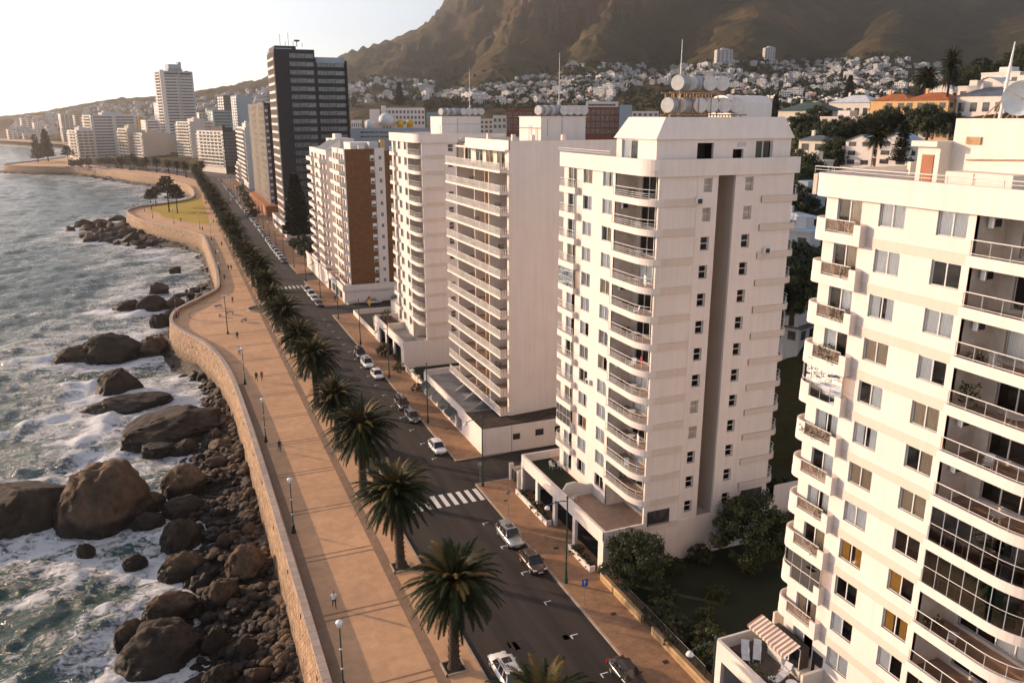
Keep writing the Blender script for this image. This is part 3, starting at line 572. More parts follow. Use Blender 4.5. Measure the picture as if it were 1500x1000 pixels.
def railing(path, z0, h, style, every=1.25):
    """rails along a path; style 'bars' four tubes, 'glass' panels, 'pickets'"""
    b = MB(); L = [0.0]
    for p, q in zip(path, path[1:]): L.append(L[-1] + math.dist(p, q))
    def at(s):
        for i in range(len(L) - 1):
            if s <= L[i + 1] + 1e-6: k = (s - L[i]) / max(1e-6, L[i + 1] - L[i]); return (path[i][0] + (path[i + 1][0] - path[i][0]) * k, path[i][1] + (path[i + 1][1] - path[i][1]) * k)
        return path[-1]
    n = max(1, round(L[-1] / every)); posts = [at(L[-1] * i / n) for i in range(n + 1)]
    for p in posts: b.tube([(p[0], p[1], z0), (p[0], p[1], z0 + h)], .028, 4)
    rails = {'bars': [.16, .38, .6, 1.0], 'glass': [.12, 1.0], 'pickets': [.06, 1.0], 'pipe': [.5, 1.0]}[style]
    for q in rails: b.tube([(p[0], p[1], z0 + h * q) for p in path], .032 if q == 1 else .02, 5)
    if style == 'pickets':
        k = int(L[-1] / .24)
        for i in range(k):
            p = at(L[-1] * (i + .5) / k); b.box(p[0] - .02, p[0] + .02, p[1] - .035, p[1] + .035, z0 + .06, z0 + h - .03)
    g = None
    if style == 'glass':
        g = MB()
        for p, q in zip(path, path[1:]): g.face([(p[0], p[1], z0 + .12 * h), (q[0], q[1], z0 + .12 * h), (q[0], q[1], z0 + .96 * h), (p[0], p[1], z0 + .96 * h)])
    return b, g
def plant_mesh(seed, n=160, r=.4, h=.9, m='leaf_mid', pot=True):
    q = random.Random(seed); b = MB()
    for _ in range(n):
        a, rr, z = q.uniform(0, 2 * PI), r * q.random() ** .6, h * (.35 + .65 * q.random()); l = q.uniform(.08, .22); p = Vector((rr * math.cos(a), rr * math.sin(a), z)); d = Vector((math.cos(a), math.sin(a), q.uniform(-.3, .8))).normalized() * l; s = d.cross(Vector((q.gauss(0, 1), q.gauss(0, 1), q.gauss(0, 1)))).normalized() * l * .3
        b.face([p, p + d * .5 + s, p + d, p + d * .5 - s], 0)
    if pot: b.lathe((0, 0, 0), [(.13, 0), (.19, .3), (.2, .32), (.17, .32)], 10, 1)
    return b.mesh('potted_plant', [m, 'terracotta'])
# ------------------------------------------------------------------ the twin white towers with rounded corner balconies
def tower(nm_label, Xf, Yp, ztop, h, nf, detail, bands_front, rail_style, seed, L=18.4, DX=15.9, lowz=None):
    r = random.Random(seed); root = thing('apartment_tower', nm_label, 'apartment tower', (Xf, Yp, 0)); zr = [ztop - 1.5 - h * k for k in range(nf)]   # head of the openings of each storey
    zbot = 3.9; wm = 'white'
    b = MB(); SH = 1.5
    fh, sh_ = [], []
    for z in zr:
        fh += [(7.5, 9.5, z - SH, z - .02), (11.8, 13.8, z - SH, z - .02), (15.25, 17.35, z - 2.3, z - .05)]
        sh_ += [(5.4, 6.35, z - 1.55, z - .25), (10.1, 11.05, z - 1.55, z - .25)]
    # front (faces -x): u runs along -y so that outward is to the right
    flip = lambda hs: [(-q[1], -q[0], q[2], q[3]) for q in hs]
    b.wall((0, 0, 0), (0, -1), -L, -6.8, zbot, ztop - 1.4, flip(fh), .17)
    b.wall((0, 0, 0), (1, 0), .6, 4.7, zbot, ztop - 1.4); b.wall((0, -.04, 0), (1, 0), 4.7, 12.0, zbot, ztop - 1.4, sh_ + [(7.0, 8.95, zr[-1] - 2.5, ztop - 1.45)], .28)
    b.wall((0, 0, 0), (1, 0), 12.0, DX, zbot, ztop - 1.4); b.face([(4.7, -.04, zbot), (4.7, 0, zbot), (4.7, 0, ztop - 1.4), (4.7, -.04, ztop - 1.4)])
    b.wall((DX, 0, 0), (0, 1), 0, L, -2, ztop - 1.4); b.wall((DX, L, 0), (-1, 0), 0, DX, -2, ztop - 1.4)
    # shaft inside
    b.box(6.95, 7.0, .24, 3.4, zbot, ztop - 1.45, 4); b.box(8.95, 9.0, .24, 3.4, zbot, ztop - 1.45, 4); b.box(7.0, 8.95, 3.4, 3.5, zbot, ztop - 1.45, 4); b.box(7.0, 8.95, .3, 3.4, zr[-1] - 2.6, zr[-1] - 2.5, 3)
    # corner recess: far wall, back wall, stub of the side wall
    b.box(0, 2.3, 6.8, 7.0, zbot, ztop - 1.42, 2); b.box(.6, 2.5, .02, .25, zbot, ztop - 1.42, 0)
    dh = []
    for z in zr: dh.append((-5.6, -.5, z - 2.45, z - .05))
    b.wall((2.3, .25, 0), (0, -1), -6.55, 0, zbot, ztop - 1.42, dh, .1, 2)
    if bands_front:
        for z in zr: b.box(-.035, .05, 7.0, 14.75, z - h, z - h + .62, 1)
    for z in zr:
        b.box(1.1, 4.66, -.15, .05, z - h, z - h + .63, 1); b.box(12.1, DX + .02, -.13, .05, z - h, z - h + .62, 1)
    b.face([(0, 0, ztop - 1.0), (DX, 0, ztop - 1.0), (DX, L, ztop - 1.0), (0, L, ztop - 1.0)], 3)
    b.box(.4, DX - .2, .3, L - .3, ztop - 1.42, ztop - 1.05, 0)
    b.build('wall', [wm, 'band', 'balcony_back', 'roof_grey', 'shaft_wall'], root)
    # parapet round the top
    ell = lambda cx_, cy_, ra, rb_, n=9: [(cx_ - ra * math.cos(PI / 2 * i / n), cy_ - rb_ * math.sin(PI / 2 * i / n)) for i in range(n + 1)]
    p = [(8, 19.5), (.6, 19.5)] + arc(.6, 18.5, 1.02, 90, 180, 6) + ell(1.3, 2.3, 1.72, 2.62) + [(DX + .35, -.32), (DX + .35, 9)]
    pb = MB(); pb.pathwall(p, .3, ztop - 1.52, ztop, 0); pb.pathwall([(DX + .2, 9), (DX + .2, L), (-.4, L)], .25, ztop - 1.52, ztop - .3, 0)
    fl = [(-.3, L), (-.3, 2.1)] + arc(2.0, 2.1, 2.3, 180, 270, 6)[1:] + [(4.7, -.2), (4.7, 1), (2.6, 7), (2.6, L)]
    pb.prism(fl, ztop - 1.5, ztop - 1.36, 0); pb.build('parapet', [wm], root)
    # windows
    for i, z in enumerate(zr):
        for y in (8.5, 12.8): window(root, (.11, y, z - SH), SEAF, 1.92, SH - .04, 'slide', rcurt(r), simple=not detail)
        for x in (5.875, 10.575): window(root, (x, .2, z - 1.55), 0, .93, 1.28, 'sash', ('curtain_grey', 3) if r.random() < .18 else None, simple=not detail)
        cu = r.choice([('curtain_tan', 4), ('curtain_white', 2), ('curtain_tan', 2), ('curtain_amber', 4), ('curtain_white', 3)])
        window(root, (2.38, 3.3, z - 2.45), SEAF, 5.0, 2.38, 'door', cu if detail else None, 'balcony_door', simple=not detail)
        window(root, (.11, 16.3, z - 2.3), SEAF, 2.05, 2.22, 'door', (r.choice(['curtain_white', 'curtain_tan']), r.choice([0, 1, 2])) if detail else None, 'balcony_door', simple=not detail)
    # balconies
    bp = [(-.36, 7.02)] + ell(1.1, 2.5, 1.46, 2.66)
    slab = [(-.3, 7.0)] + ell(1.1, 2.5, 1.4, 2.58) + [(2.3, -.05), (2.3, 6.98)]
    q = MB(); q.pathwall(bp, .16, 0, .63, 0); q.prism(slab, .02, .2, 1)
    bal = q.mesh('corner_balcony', [wm, 'terrace_tile']); rb, rg = railing([(-.26, 6.9)] + ell(1.1, 2.5, 1.36, 2.54)[:-1], .63, .88, rail_style); rbm = rb.mesh('railing', 'rail'); rgm = rg.mesh('railing_panel', 'clear_rail') if rg else None
    bay = [(.0, 14.6), (-.6, 14.6), (-.6, 18.1)] + arc(.5, 18.1, 1.1, 180, 90, 6)[1:] + [(1.8, 19.2)]
    q = MB(); bay_s = bay[::-1]; q.pathwall(bay_s, .15, 0, .66, 0); q.prism([(-.02, 14.62), (-.55, 14.62), (-.55, 18.1)] + arc(.5, 18.1, 1.04, 180, 90, 6)[1:] + [(1.75, 19.1), (1.75, 18.42), (-.02, 18.42)], .02, .2, 1)
    if rail_style == 'glass':
        q.pathwall([(0, 14.62), (-.58, 14.62), (-.58, 15.2)][::-1], .14, .66, 1.35, 0); q.pathwall(([(-.58, 17.7), (-.58, 18.1)] + arc(.5, 18.1, 1.08, 180, 90, 6)[1:] + [(1.8, 19.18)])[::-1], .14, .66, 1.5, 0)
    baym = q.mesh('bay_balcony', [wm, 'terrace_tile'])
    rp_ = [(-.58, 15.2), (-.58, 17.7)] if rail_style == 'glass' else bay[1:-1]
    b2, g2 = railing([(p_[0] + .08, p_[1]) for p_ in rp_], .66, .85, rail_style, .9); b2m = b2.mesh('railing', 'rail'); g2m = g2.mesh('railing_panel', 'rail_glass') if g2 else None
    for i, z in enumerate(zr[:-1]):
        zb = z - h; o = put(bal, 'corner_balcony', root, (0, 0, zb)); put(rbm, 'railing', o)
        if rgm: put(rgm, 'railing_panel', o)
        o = put(baym, 'bay_balcony', root, (0, 0, zb)); put(b2m, 'railing', o)
        if g2m: put(g2m, 'railing_panel', o)
    # rear corner balconies seen past the right edge
    if seed == 4:
        q = MB(); q.pathwall([(12.1, -.16), (DX, -.16)] + arc(DX, .9, 1.06, 270, 360, 5)[1:] + [(DX + 1.06, 3)], .12, 0, .62, 0); q.prism([(DX - .2, -.1)] + arc(DX, .9, 1.0, 270, 360, 5) + [(DX + 1, 3), (DX - .2, 3)], .02, .2, 0); rbk = q.mesh('rear_balcony', 'band')
        b3, _ = railing(arc(DX, .9, .95, 290, 360, 5) + [(DX + .95, 2.8)], .62, .85, 'bars'); b3m = b3.mesh('railing', 'rail')
        for z in zr: o = put(rbk, 'rear_balcony', root, (0, 0, z - h)); put(b3m, 'railing', o)
    return root, zr
def drums(cx, cy, z, n1, n2, r=.62, l=2.2, step=1.45, group='water drums on the rooftops', lab='', upper=0):
    pr = [(0, -l / 2), (r * .97, -l / 2), (r, -l / 2 + .05), (r, l / 2 - .05), (r * .97, l / 2), (0, l / 2)]
    def one(name):
        b = MB(); b.lathe((0, 0, 0), pr[1:-1], 20, 0); ri = [(r * .95 * math.cos(2 * PI * j / 20), r * .95 * math.sin(2 * PI * j / 20)) for j in range(20)]; b.face([(c_[0], c_[1], l / 2 + .006) for c_ in ri], 2); b.face([(c_[0], c_[1], -l / 2 - .006) for c_ in ri[::-1]], 2)
        for zz in (-.5, .5): b.lathe((0, 0, zz), [(r + .005, -.03), (r + .02, 0), (r + .005, .03)], 20, 1)
        b.box(-r * .75, r * .75, -.03, .03, -l / 2 - .012, -l / 2 - .002, 1); b.lathe((0, 0, -l / 2 - .03), [(0, 0), (.09, 0), (.09, .04)], 8, 1)
        return b.mesh(name, ['tank', 'tank_dark', 'tank_end'])
    me = one('water_drum'); sadd = MB()
    sadd.box(-.06, .06, -.8, .8, -r - .3, -r + .1); 
    tot = n1 + n2
    def mk(x, y, zz, rot, i, row):
        o = put(me, 'water_drum', None, (x, y, zz)); o.rotation_euler = rot
        tag(o, f'{ORD[i]} grey water drum from the sea, {row}', 'water drum', group)
        s = MB(); s.box(-.55, -.45, -.75, .75, -.1, .0); s.box(.45, .55, -.75, .75, -.1, 0)
    rows = [(z, tot, 'lower row on ' + lab)] + ([(z + 1.95, upper, 'upper row on ' + lab)] if upper else [])
    for zz, n, row in rows:
        st = MB(); st.box(-.8, n * step - .3, -.75, -.65, zz - r - .22 - z, zz - r - .1 - z); st.box(-.8, n * step - .3, .65, .75, zz - r - .22 - z, zz - r - .1 - z)
        for i in range(n):
            f = i < max(1, n1 if zz == z else 2); rot = (R(90), 0, R(-62)) if f else (R(90), 0, R(-12)); off = 0
            mk(cx + i * step + (1.0 if zz != z else 0) + (random.random() - .5) * .1, cy + (.0 if f else .2), zz, rot, i, row)
            for sx_ in (-.6, .6):
                for sy_ in (-.7, .7): st.box(i * step + sx_ * .6 - .04, i * step + sx_ * .6 + .04, sy_ - .04, sy_ + .04, -r - (.9 if zz == z else 2.0), zz - r - .1 - z)
        o = st.build('drum_stand', 'rust', None, loc=(cx, cy, z)); tag(o, 'rusty steel stand carrying the ' + row.replace('row on', 'drum row on'), 'drum stand', None)
def mast(x, y, z, h, lab, r=.06):
    b = MB(); b.tube([(0, 0, 0), (0, 0, h * .6), (0, 0, h)], [r, r * .8, r * .35], 6); b.tube([(.9, 0, 0), (0, 0, h * .25)], .03, 4); b.tube([(-.6, .6, 0), (0, 0, h * .25)], .03, 4)
    tag(b.build('antenna_mast', 'frame_white', loc=(x, y, z)), lab, 'antenna mast')
# ---- middle tower
towD, zD = tower('white tower with metal bar balconies, a dark shaft and a mansard penthouse', 40.3, 64, 41.2, 2.735, 13, True, False, 'bars', 4, lowz=3.9)
b = MB()                                              # penthouse with sloping roof (local)
PX0, PX1, PY0, PY1 = .35, 15.45, .35, 7.6
b.wall((0, PY0, 0), (1, 0), PX0, PX1, 40.2, 42.95, [(4.7, 6.5, 40.6, 42.6), (8.7, 9.9, 40.9, 42.0), (11.3, 13.3, 40.9, 42.75)], .3)
b.wall((PX0, 0, 0), (0, -1), -PY1, -PY0, 40.2, 42.95, [(-6.6, -3.6, 40.9, 42.85)], .2)
b.box(PX0 + .02, PX1, PY1 - .1, PY1, 40.2, 42.95); b.box(PX1 - .1, PX1, PY0 + .02, PY1 - .1, 40.2, 42.95); b.box(4.7, 6.5, PY0 + 1.3, PY0 + 1.5, 40.2, 42.9, 1); b.box(8.7, 9.9, PY0 + .9, PY0 + 1.0, 40.2, 42.9, 1)
e0 = [(PX0 - .25, PY0 - .25, 42.95), (PX1 + .2, PY0 - .25, 42.95), (PX1 + .2, PY1 + .2, 42.95), (PX0 - .25, PY1 + .2, 42.95)]; e1 = [(PX0 + .95, PY0 + .25, 44.9), (PX1 - .75, PY0 + .25, 44.9), (PX1 - .75, PY1 - .5, 44.9), (PX0 + .95, PY1 - .5, 44.9)]
for i in range(4): b.face([e0[i], e0[(i + 1) % 4], e1[(i + 1) % 4], e1[i]])
b.face(e1); b.face(e0[::-1]); b.box(PX0 + 8.8, PX0 + 9.8, PY0 - .03, PY0 + .05, 42.2, 42.65, 2)
pent = b.build('penthouse', ['white', 'dark_wall', 'grey_wall'], towD)
for x, w, z0, hh in ((12.3, 1.96, 40.92, 1.8),): o = window(pent, (x, .6, z0), 0, w, hh, 'door')
window(pent, (.5, 5.1, 40.92), SEAF, 2.95, 1.9, 'slide', ('curtain_white', 1))
b = MB(); b.pathwall([(-.2, 19.3), (-.2, 8)], .04, 41.2, 41.21); rb, _ = railing([(-.3, 19.4), (-.3, 7.7)], 41.2, .45, 'pipe', 1.6); rb.build('roof_railing', 'rail', towD)
b = MB(); b.box(10.2, 15.0, 3, 6.8, 44.9, 46.2); pr = [(3 + 3.8 * i / 8, 46.2 + .75 * math.sin(PI * i / 8) ** .6) for i in range(9)]
for (y0, z0), (y1, z1) in zip(pr, pr[1:]): b.face([(10.2, y0, z0), (15.0, y0, z0), (15.0, y1, z1), (10.2, y1, z1)])
b.face([(10.2, y, z) for y, z in pr]); b.face([(15.0, y, z) for y, z in pr][::-1]); b.build('lift_house', ['white'], towD)
drums(43.3, 66.2, 45.95, 2, 4, .70, 1.9, 1.36, 'water drums on the mansard tower', 'the mansard tower', 4); mast(44.2, 66.5, 44.9, 6.8, 'tall thin aerial above the drums of the mansard tower')
b = MB(); b.box(-.32, .05, -.5, .3, 0, .55, 0); b.lathe((-.2, 0, .28), [(0, 0)], 3)
def ac(x, y, z, rz, lab, parent=None):
    b = MB(); b.box(-.42, .42, -.32, 0, 0, .58); b.box(-.3, .2, -.335, -.32, .06, .5, 1); o = b.build('air_conditioner', ['frame_white', 'iron_black'], None, loc=(x, y, z), rz=rz); tag(o, lab, 'air conditioner'); return o
ac(40.3, 79.1, 10.0, SEAF, 'white air conditioner low on the mansard tower facade beside the bays'); ac(40.28, 75.2, 16.6, SEAF, 'white air conditioner between two window columns of the mansard tower')
ac(45.2, 63.95, 37.1, 0, 'air conditioner high on the shaded side of the mansard tower near the shaft'); ac(53.4, 63.85, 32.0, 0, 'small air conditioner on the shaded rear panel of the mansard tower')
# ---- near tower at the right edge
towE, zE = tower('nearest white tower with glass balcony panels at the right edge', 41.0, 24.9, 41.3, 2.92, 12, True, True, 'glass', 9)
b = MB(); b.box(5.3, 15, 2, 13.6, 40.2, 44.85); b.box(4.3, 6.5, 13.6, 15.3, 40.2, 43.1); b.box(3.95, 6.7, 13.61, 15.6, 43.1, 43.45)
b.box(4.25, 4.3, 14.0, 14.9, 40.3, 42.6, 1); b.box(5.2, 5.3, 11.6, 12.6, 43.3, 43.75, 2); b.tube([(5.2, 6.3, 42.6), (5.2, 12.4, 42.35)], .05, 6, 2); b.box(5.1, 5.3, 6.2, 6.5, 42.4, 43.0, 2)
b.box(3.6, 5.28, 7.9, 12.4, 40.2, 41.7); b.box(3.58, 3.6, 10.4, 10.44, 40.3, 41.65, 2); b.box(5.24, 5.3, 5.6, 7.6, 40.3, 42.7, 3); b.box(5.2, 5.3, 6.55, 6.62, 40.3, 42.7, 2)
b.build('roof_house', ['warm_white', 'terracotta', 'rust', 'grey_wall'], towE)
rb, _ = railing([(-.25, 19.5), (-.25, 2)], 41.3, .42, 'pipe', 1.7); rb.build('roof_railing', 'rail', towE)
b = MB(); b.pathwall([(8.6, 19.6), (15.9, 19.6)], .3, 40, 41.8); b.pathwall([(-.1, 19.75), (9, 24), (16, 24)], -.25, 39.8, 41.2); b.build('deck_wall', ['cream'], towE)
tt = thing('satellite_dish', 'large white satellite dish on the roof of the nearest tower', 'satellite dish', (46.6, 34.6, 44.85)); b = MB(); n = 22
for i in range(5):
    for j in range(n):
        a0, a1 = 2 * PI * j / n, 2 * PI * (j + 1) / n; r0, r1 = i / 5 * 1.0, (i + 1) / 5 * 1.0; q = lambda r_, a: (-.28 + .28 * r_ * r_ * -1 + .28, r_ * math.cos(a), 1.15 + r_ * math.sin(a))
        b.face([q(r0, a0), q(r1, a0), q(r1, a1), q(r0, a1)])
b.build('reflector', 'lamp_white', tt, True); b = MB(); b.tube([(.15, 0, 0), (.1, 0, 1.1)], .07, 8); b.tube([(-.3, -.9, 1.1 - .5), (-.85, 0, 1.15)], .025, 4); b.tube([(-.3, .8, 1.6), (-.85, 0, 1.15)], .025, 4); b.tube([(.5, .6, 0), (.1, 0, .8)], .04, 4); b.tube([(.5, -.6, 0), (.1, 0, .8)], .04, 4); b.build('bracket', 'rust', tt)
tt.rotation_euler[2] = R(38)
b = MB(); b.tube([(0, 0, 0), (.0, 0, 2.8), (0, 0, 4.4)], [.10, .09, .03], 8, 0); b.tube([(.5, .8, 0), (0, 0, 1.3)], .04, 5, 1); b.tube([(-.3, .9, 0), (0, 0, 1.2)], .04, 5, 1); b.tube([(.3, -.7, 0), (0, 0, 1.2)], .04, 5, 1)
o = b.build('roof_mast', ['lamp_white', 'rust'], loc=(46.8, 35.9, 44.85)); o.rotation_euler[1] = R(4); tag(o, 'white pole mast with bracing legs beside the satellite dish', 'mast')
# enclosed glazing and green blind on some of its balconies
def glaze(root, path, z0, z1, m, nm='balcony_glazing'):
    b = MB(); g = MB(); rb, _ = railing(path, z0, z1 - z0, 'pickets' if False else 'pipe', .95)
    for p, q in zip(path, path[1:]): g.face([(p[0], p[1], z0), (q[0], q[1], z0), (q[0], q[1], z1), (p[0], p[1], z1)])
    o = rb.build(nm, 'frame_white', root); g.build('pane', m, o)
cp = [(-.3, 6.8)] + [(1.1 - 1.4 * math.cos(R(a_)), 2.5 - 2.6 * math.sin(R(a_))) for a_ in range(0, 81, 10)]
glaze(towE, cp, zE[6] - 2.92 + .63, zE[6] - .02, 'smoke_glass'); glaze(towE, cp, zE[7] - 2.92 + .63, zE[7] - .02, 'green_glass'); glaze(towE, cp, zE[10] - 2.92 + .63, zE[10] - .02, 'smoke_glass')
b = MB(); b.pathwall([(-.1, 5.6), (-.1, 2.4)] + arc(2.1, 2.4, 2.2, 180, 215, 4)[1:], .03, zE[7] - 2.25, zE[7] - .1); mat('green_blind', (.07, .20, .16), .7); b.build('green_blind', 'green_blind', towE)
bg = [(-.55, 14.7), (-.55, 18.1)] + arc(.5, 18.1, 1.02, 180, 100, 5)[1:]
for k in (4, 9): glaze(towE, bg, zE[k] - 2.92 + .66, zE[k] - .02, 'smoke_glass')
glaze(towD, bg, zD[4] - 2.08, zD[4] - .02, 'smoke_glass'); glaze(towD, bg, zD[10] - 2.08, zD[10] - .02, 'smoke_glass')
# ---- far twin
towB, zB = tower('white rounded corner tower standing behind the slab block with slatted railings', 40.2, 140, 42.0, 2.735, 13, False, False, 'bars', 5)
b = MB(); b.box(6, 13.5, 5, 12, 41, 44.9, 0); b.box(5.97, 6.0, 5.6, 6.5, 41.2, 43.4, 1); b.tube([(9, 4.95, 41), (9, 4.95, 44.6)], .06, 5, 1); b.tube([(5.9, 5, 43.6), (13.5, 4.94, 43.6)], .05, 5, 1); b.build('roof_house', ['white', 'grey_wall'], towB)
q = MB(); q.pathwall([(3, 3), (3, 17), (12, 17)], .2, 41, 41.6); q.build('roof_duct', 'roof_dark', towB)
drums(47.5, 147, 45.75, 3, 4, .62, 2.2, 1.16, 'water drums on the far twin tower', 'the far rounded tower'); mast(53, 149, 44.9, 8.6, 'thin aerial beside the drums of the far rounded tower')
# ------------------------------------------------------------------ slab block with slatted railings (middle left)
root = thing('apartment_slab', 'white slab block with slatted balcony railings and a blank end wall', 'apartment block', (0, 100, 0)); b = MB(); Lc = 22.5; zf = [38.15 - 2.79 * k for k in range(13)]; r = random.Random(12)
b.wall((0, 0, 0), (1, 0), 40.85, 57, 0, 41.9); b.wall((57, 0, 0), (0, 1), 0, Lc, 0, 41.6); b.wall((57, Lc, 0), (-1, 0), 0, 15.4, 0, 41.6); b.box(40.85, 41.1, .03, .6, 3, 41.2)
dh = []; ys = [.9, 5.0, 9.3, 13.6, 18.6]
for z in zf:
    for y in ys: dh.append((-(y + 2.9), -y, z + .02, z + 2.28))
b.wall((42.3, 0, 0), (0, -1), -Lc, -.02, 0, 41.0, dh, .1, 1)
for y, m_ in ((4.6, 0), (8.9, 2), (13.2, 0), (18.2, 0)): b.box(39.75 if y in (4.6, 18.2) else 40.8, 42.32, y - .09, y + .09, 3.6, 38.2, m_)
b.face([(41, .1, 41.2), (57, .1, 41.2), (57, Lc, 41.2), (41, Lc, 41.2)], 3); b.pathwall([(40.8, 17), (40.8, .0)], .18, 40.75, 41.95, 0); b.pathwall([(42, Lc), (57, Lc)], -.2, 41, 41.8, 0); b.prism([(40.3, -.02), (42.4, .1), (42.4, 20), (40.3, 20)], 40.55, 40.78, 0)
for x, y in ((43, 4), (44.5, 1), (49, 1), (42.5, 12)): b.box(x, x + .5, y, y + .5, 41.2, 42.6, 1)
mat('orange_wall', (.60, .44, .29), .8); b.build('wall', ['white', 'balcony_back', 'orange_wall', 'roof_dark'], root)
q = MB(); q.prism([(39.4, -.35), (39.4, Lc), (42.4, Lc), (42.4, .02), (40.9, .0), (40.9, -.35)], 0, .3, 0, 1); slab = q.mesh('balcony_slab', ['white', 'terrace_tile']); rb, _ = railing([(39.47, Lc - .1), (39.47, -.28), (40.85, -.28)], .3, .92, 'pickets', 1.15); rbm = rb.mesh('railing', 'rail')
for i, z in enumerate(zf):
    o = put(slab, 'balcony_slab', root, (0, 0, z - .3)); put(rbm, 'railing', o)
    for y in ys: window(root, (42.36, y + 1.45, z + .02), SEAF, 2.86, 2.22, 'door', (r.choice(['curtain_white', 'curtain_white', 'curtain_tan', 'curtain_amber']), r.choice([0, 1, 2, 4])), 'balcony_door')
q = MB(); q.box(47.2, 54, 4, 11.5, 41.2, 44.85, 0); q.box(47.1, 54.1, 3.9, 11.6, 44.85, 44.95, 0); q.box(47.15, 47.2, 5, 5.9, 41.3, 43.5, 1); q.box(47.15, 47.2, 7, 8.2, 41.3, 43.8, 1); q.tube([(47.1, 4, 43.4), (47.1, 11.4, 43.4)], .06, 5, 2); q.tube([(50.4, 3.95, 41.2), (50.4, 3.95, 44.9)], .07, 5, 1); q.tube([(48.2, 3.95, 42.4), (48.2, 3.95, 44.6)], .05, 5, 1); q.build('roof_house', ['white', 'grey_wall', 'rust'], root)
drums(48.0, 105.2, 45.75, 3, 4, .66, 2.2, 1.02, 'water drums on the slab block', 'the slatted slab block'); mast(51.3, 107, 44.9, 8.5, 'thin aerial above the drums of the slatted slab block')
# low annex in front of it
root = thing('annex_building', 'low white annex with roof terraces and a brown corrugated roof beside the side street', 'low building', (0, 97, 0)); b = MB()
b.wall((0, 0, 0), (1, 0), 35.7, 52, 0, 3.95, [(40.2, 41.3, 1.7, 2.6), (43.6, 44.9, 1.8, 2.75), (46.6, 47.9, 1.85, 2.8)], .15)
b.wall((35.7, 0, 0), (0, -1), -28, 0, 0, 3.95, [(-27 + 3.2 * k, -24.7 + 3.2 * k, .3, 2.3) for k in range(6)], .8); b.box(36.6, 36.7, .3, 27, 0, 3.2, 3)
b.wall((35.7, 28, 0), (1, 0), 0, 7, 0, 3.95); b.pathwall([(35.72, 28), (35.72, 7.6)], .22, 3.2, 4.0, 0); b.box(35.9, 47, 7.3, 28, 3.0, 3.25, 2); b.box(35.9, 42, 27.8, 28, 3, 4.3, 0)
for k, y in enumerate((9.5, 13.6, 17.9)):
    b.face([(37.6, y, 3.25), (42.2, y, 3.25), (42.2, y, 5.4), (40.6, y, 5.4), (38.6, y, 3.9)], 4); b.face([(37.6, y + .2, 3.25), (42.2, y + .2, 3.25), (42.2, y + .2, 5.4), (40.6, y + .2, 5.4), (38.6, y + .2, 3.9)][::-1], 4)
    for p, p2 in (((38.6, 3.9), (40.6, 5.4)), ((40.6, 5.4), (42.2, 5.4)), ((37.6, 3.25), (38.6, 3.9))): b.face([(p[0], y, p[1]), (p2[0], y, p2[1]), (p2[0], y + .2, p2[1]), (p[0], y + .2, p[1])], 4)
b.build('wall', ['white', 'warm_white', 'terrace_grey', 'dark_wall', 'concrete'], root)
b = MB(); b.face([(35.9, .1, 3.9), (35.9, 7.2, 3.9), (52, 3.4, 4.6), (52, .1, 4.6)][::-1]); b.face([(35.9, 7.2, 3.9), (35.9, 7.2, 3.2), (52, 3.4, 3.2), (52, 3.4, 4.6)]); b.build('corrugated_roof', 'corrugated', root)
for x, w in ((40.75, 1.05), (44.25, 1.25), (47.25, 1.25)): window(root, (x, .12, 1.75 + (x - 40) * .016), 0, w, .85, 'sash', frame='frame_dark', simple=True)
b = MB()
for k in range(5):
    y = 26.5 - 3.3 * k; b.face([(35.65, y, 2.95), (35.65, y - 2.8, 2.95), (34.5, y - 2.8, 2.3), (34.5, y, 2.3)]); b.face([(34.5, y, 2.3), (34.5, y - 2.8, 2.3), (34.5, y - 2.8, 2.05), (34.5, y, 2.05)])
mat('shop_awning', (.035, .045, .05), .8); b.build('shop_awning', 'shop_awning', root)
b = MB(); b.tube([(40, -.05, .1), (40, -.05, 3.8)], .06, 6); b.build('drainpipe', 'grey_wall', root)
# ------------------------------------------------------------------ podium of the middle tower
def podium(label, y0, y1, x0, xt, z, holes, planter, floor_m, side=True):
    root = thing('podium', label, 'podium terrace', (0, 0, 0)); b = MB(); fl = z - 1.0
    b.wall((x0, 0, 0), (0, -1), -y1, -y0, -.5, z, [(-h1, -h0, -.5, z - 1.5) for h0, h1 in holes], .35)
    if side: b.wall((0, y0, 0), (1, 0), x0, xt, -1, z); b.wall((0, y1, 0), (-1, 0), -xt, -x0, -1, z)
    b.box(x0 + .35, xt, y0 + .2, y1 - .2, fl - .25, fl, 2, 1); b.pathwall([(xt, y0 - .004), (x0, y0 - .004)], -.2, fl, z + .002, 0); b.pathwall([(x0 + .002, y1), (x0 + .002, y0)], .3, fl, z + .004, 0); b.pathwall([(x0, y1 + .004), (xt, y1 + .004)], -.2, fl, z + .002, 0)
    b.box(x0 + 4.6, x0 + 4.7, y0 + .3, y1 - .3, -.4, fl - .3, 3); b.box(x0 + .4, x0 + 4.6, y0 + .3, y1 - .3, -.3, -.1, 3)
    b.build('wall', ['white', floor_m, 'warm_white', 'dark_wall'], root)
    for a, c in planter: q = MB(); q.pathwall([(x0 - .25, c), (x0 - .9, c), (x0 - .9, a), (x0 - .25, a)], .18, 0, .75); q.box(x0 - .72, x0 - .1, a + .2, c - .2, 0, .6, 1); q.build('planter_wall', ['white', 'soil'], root)
    return root
pD = podium('white arcaded podium terrace at the foot of the mansard tower', 63.95, 85, 36.3, 43.5, 5.0, [(65, 70.2), (70.8, 75.2), (75.8, 80), (80.6, 84.5)], [(65, 70), (75.5, 84.6)], 'terrace_tile')
b = MB(); b.face([(36.6, 74.3, 4.01), (40.2, 74.3, 4.01), (40.2, 84.7, 4.01), (36.6, 84.7, 4.01)]); b.build('terrace_turf', 'garden_grass', pD)
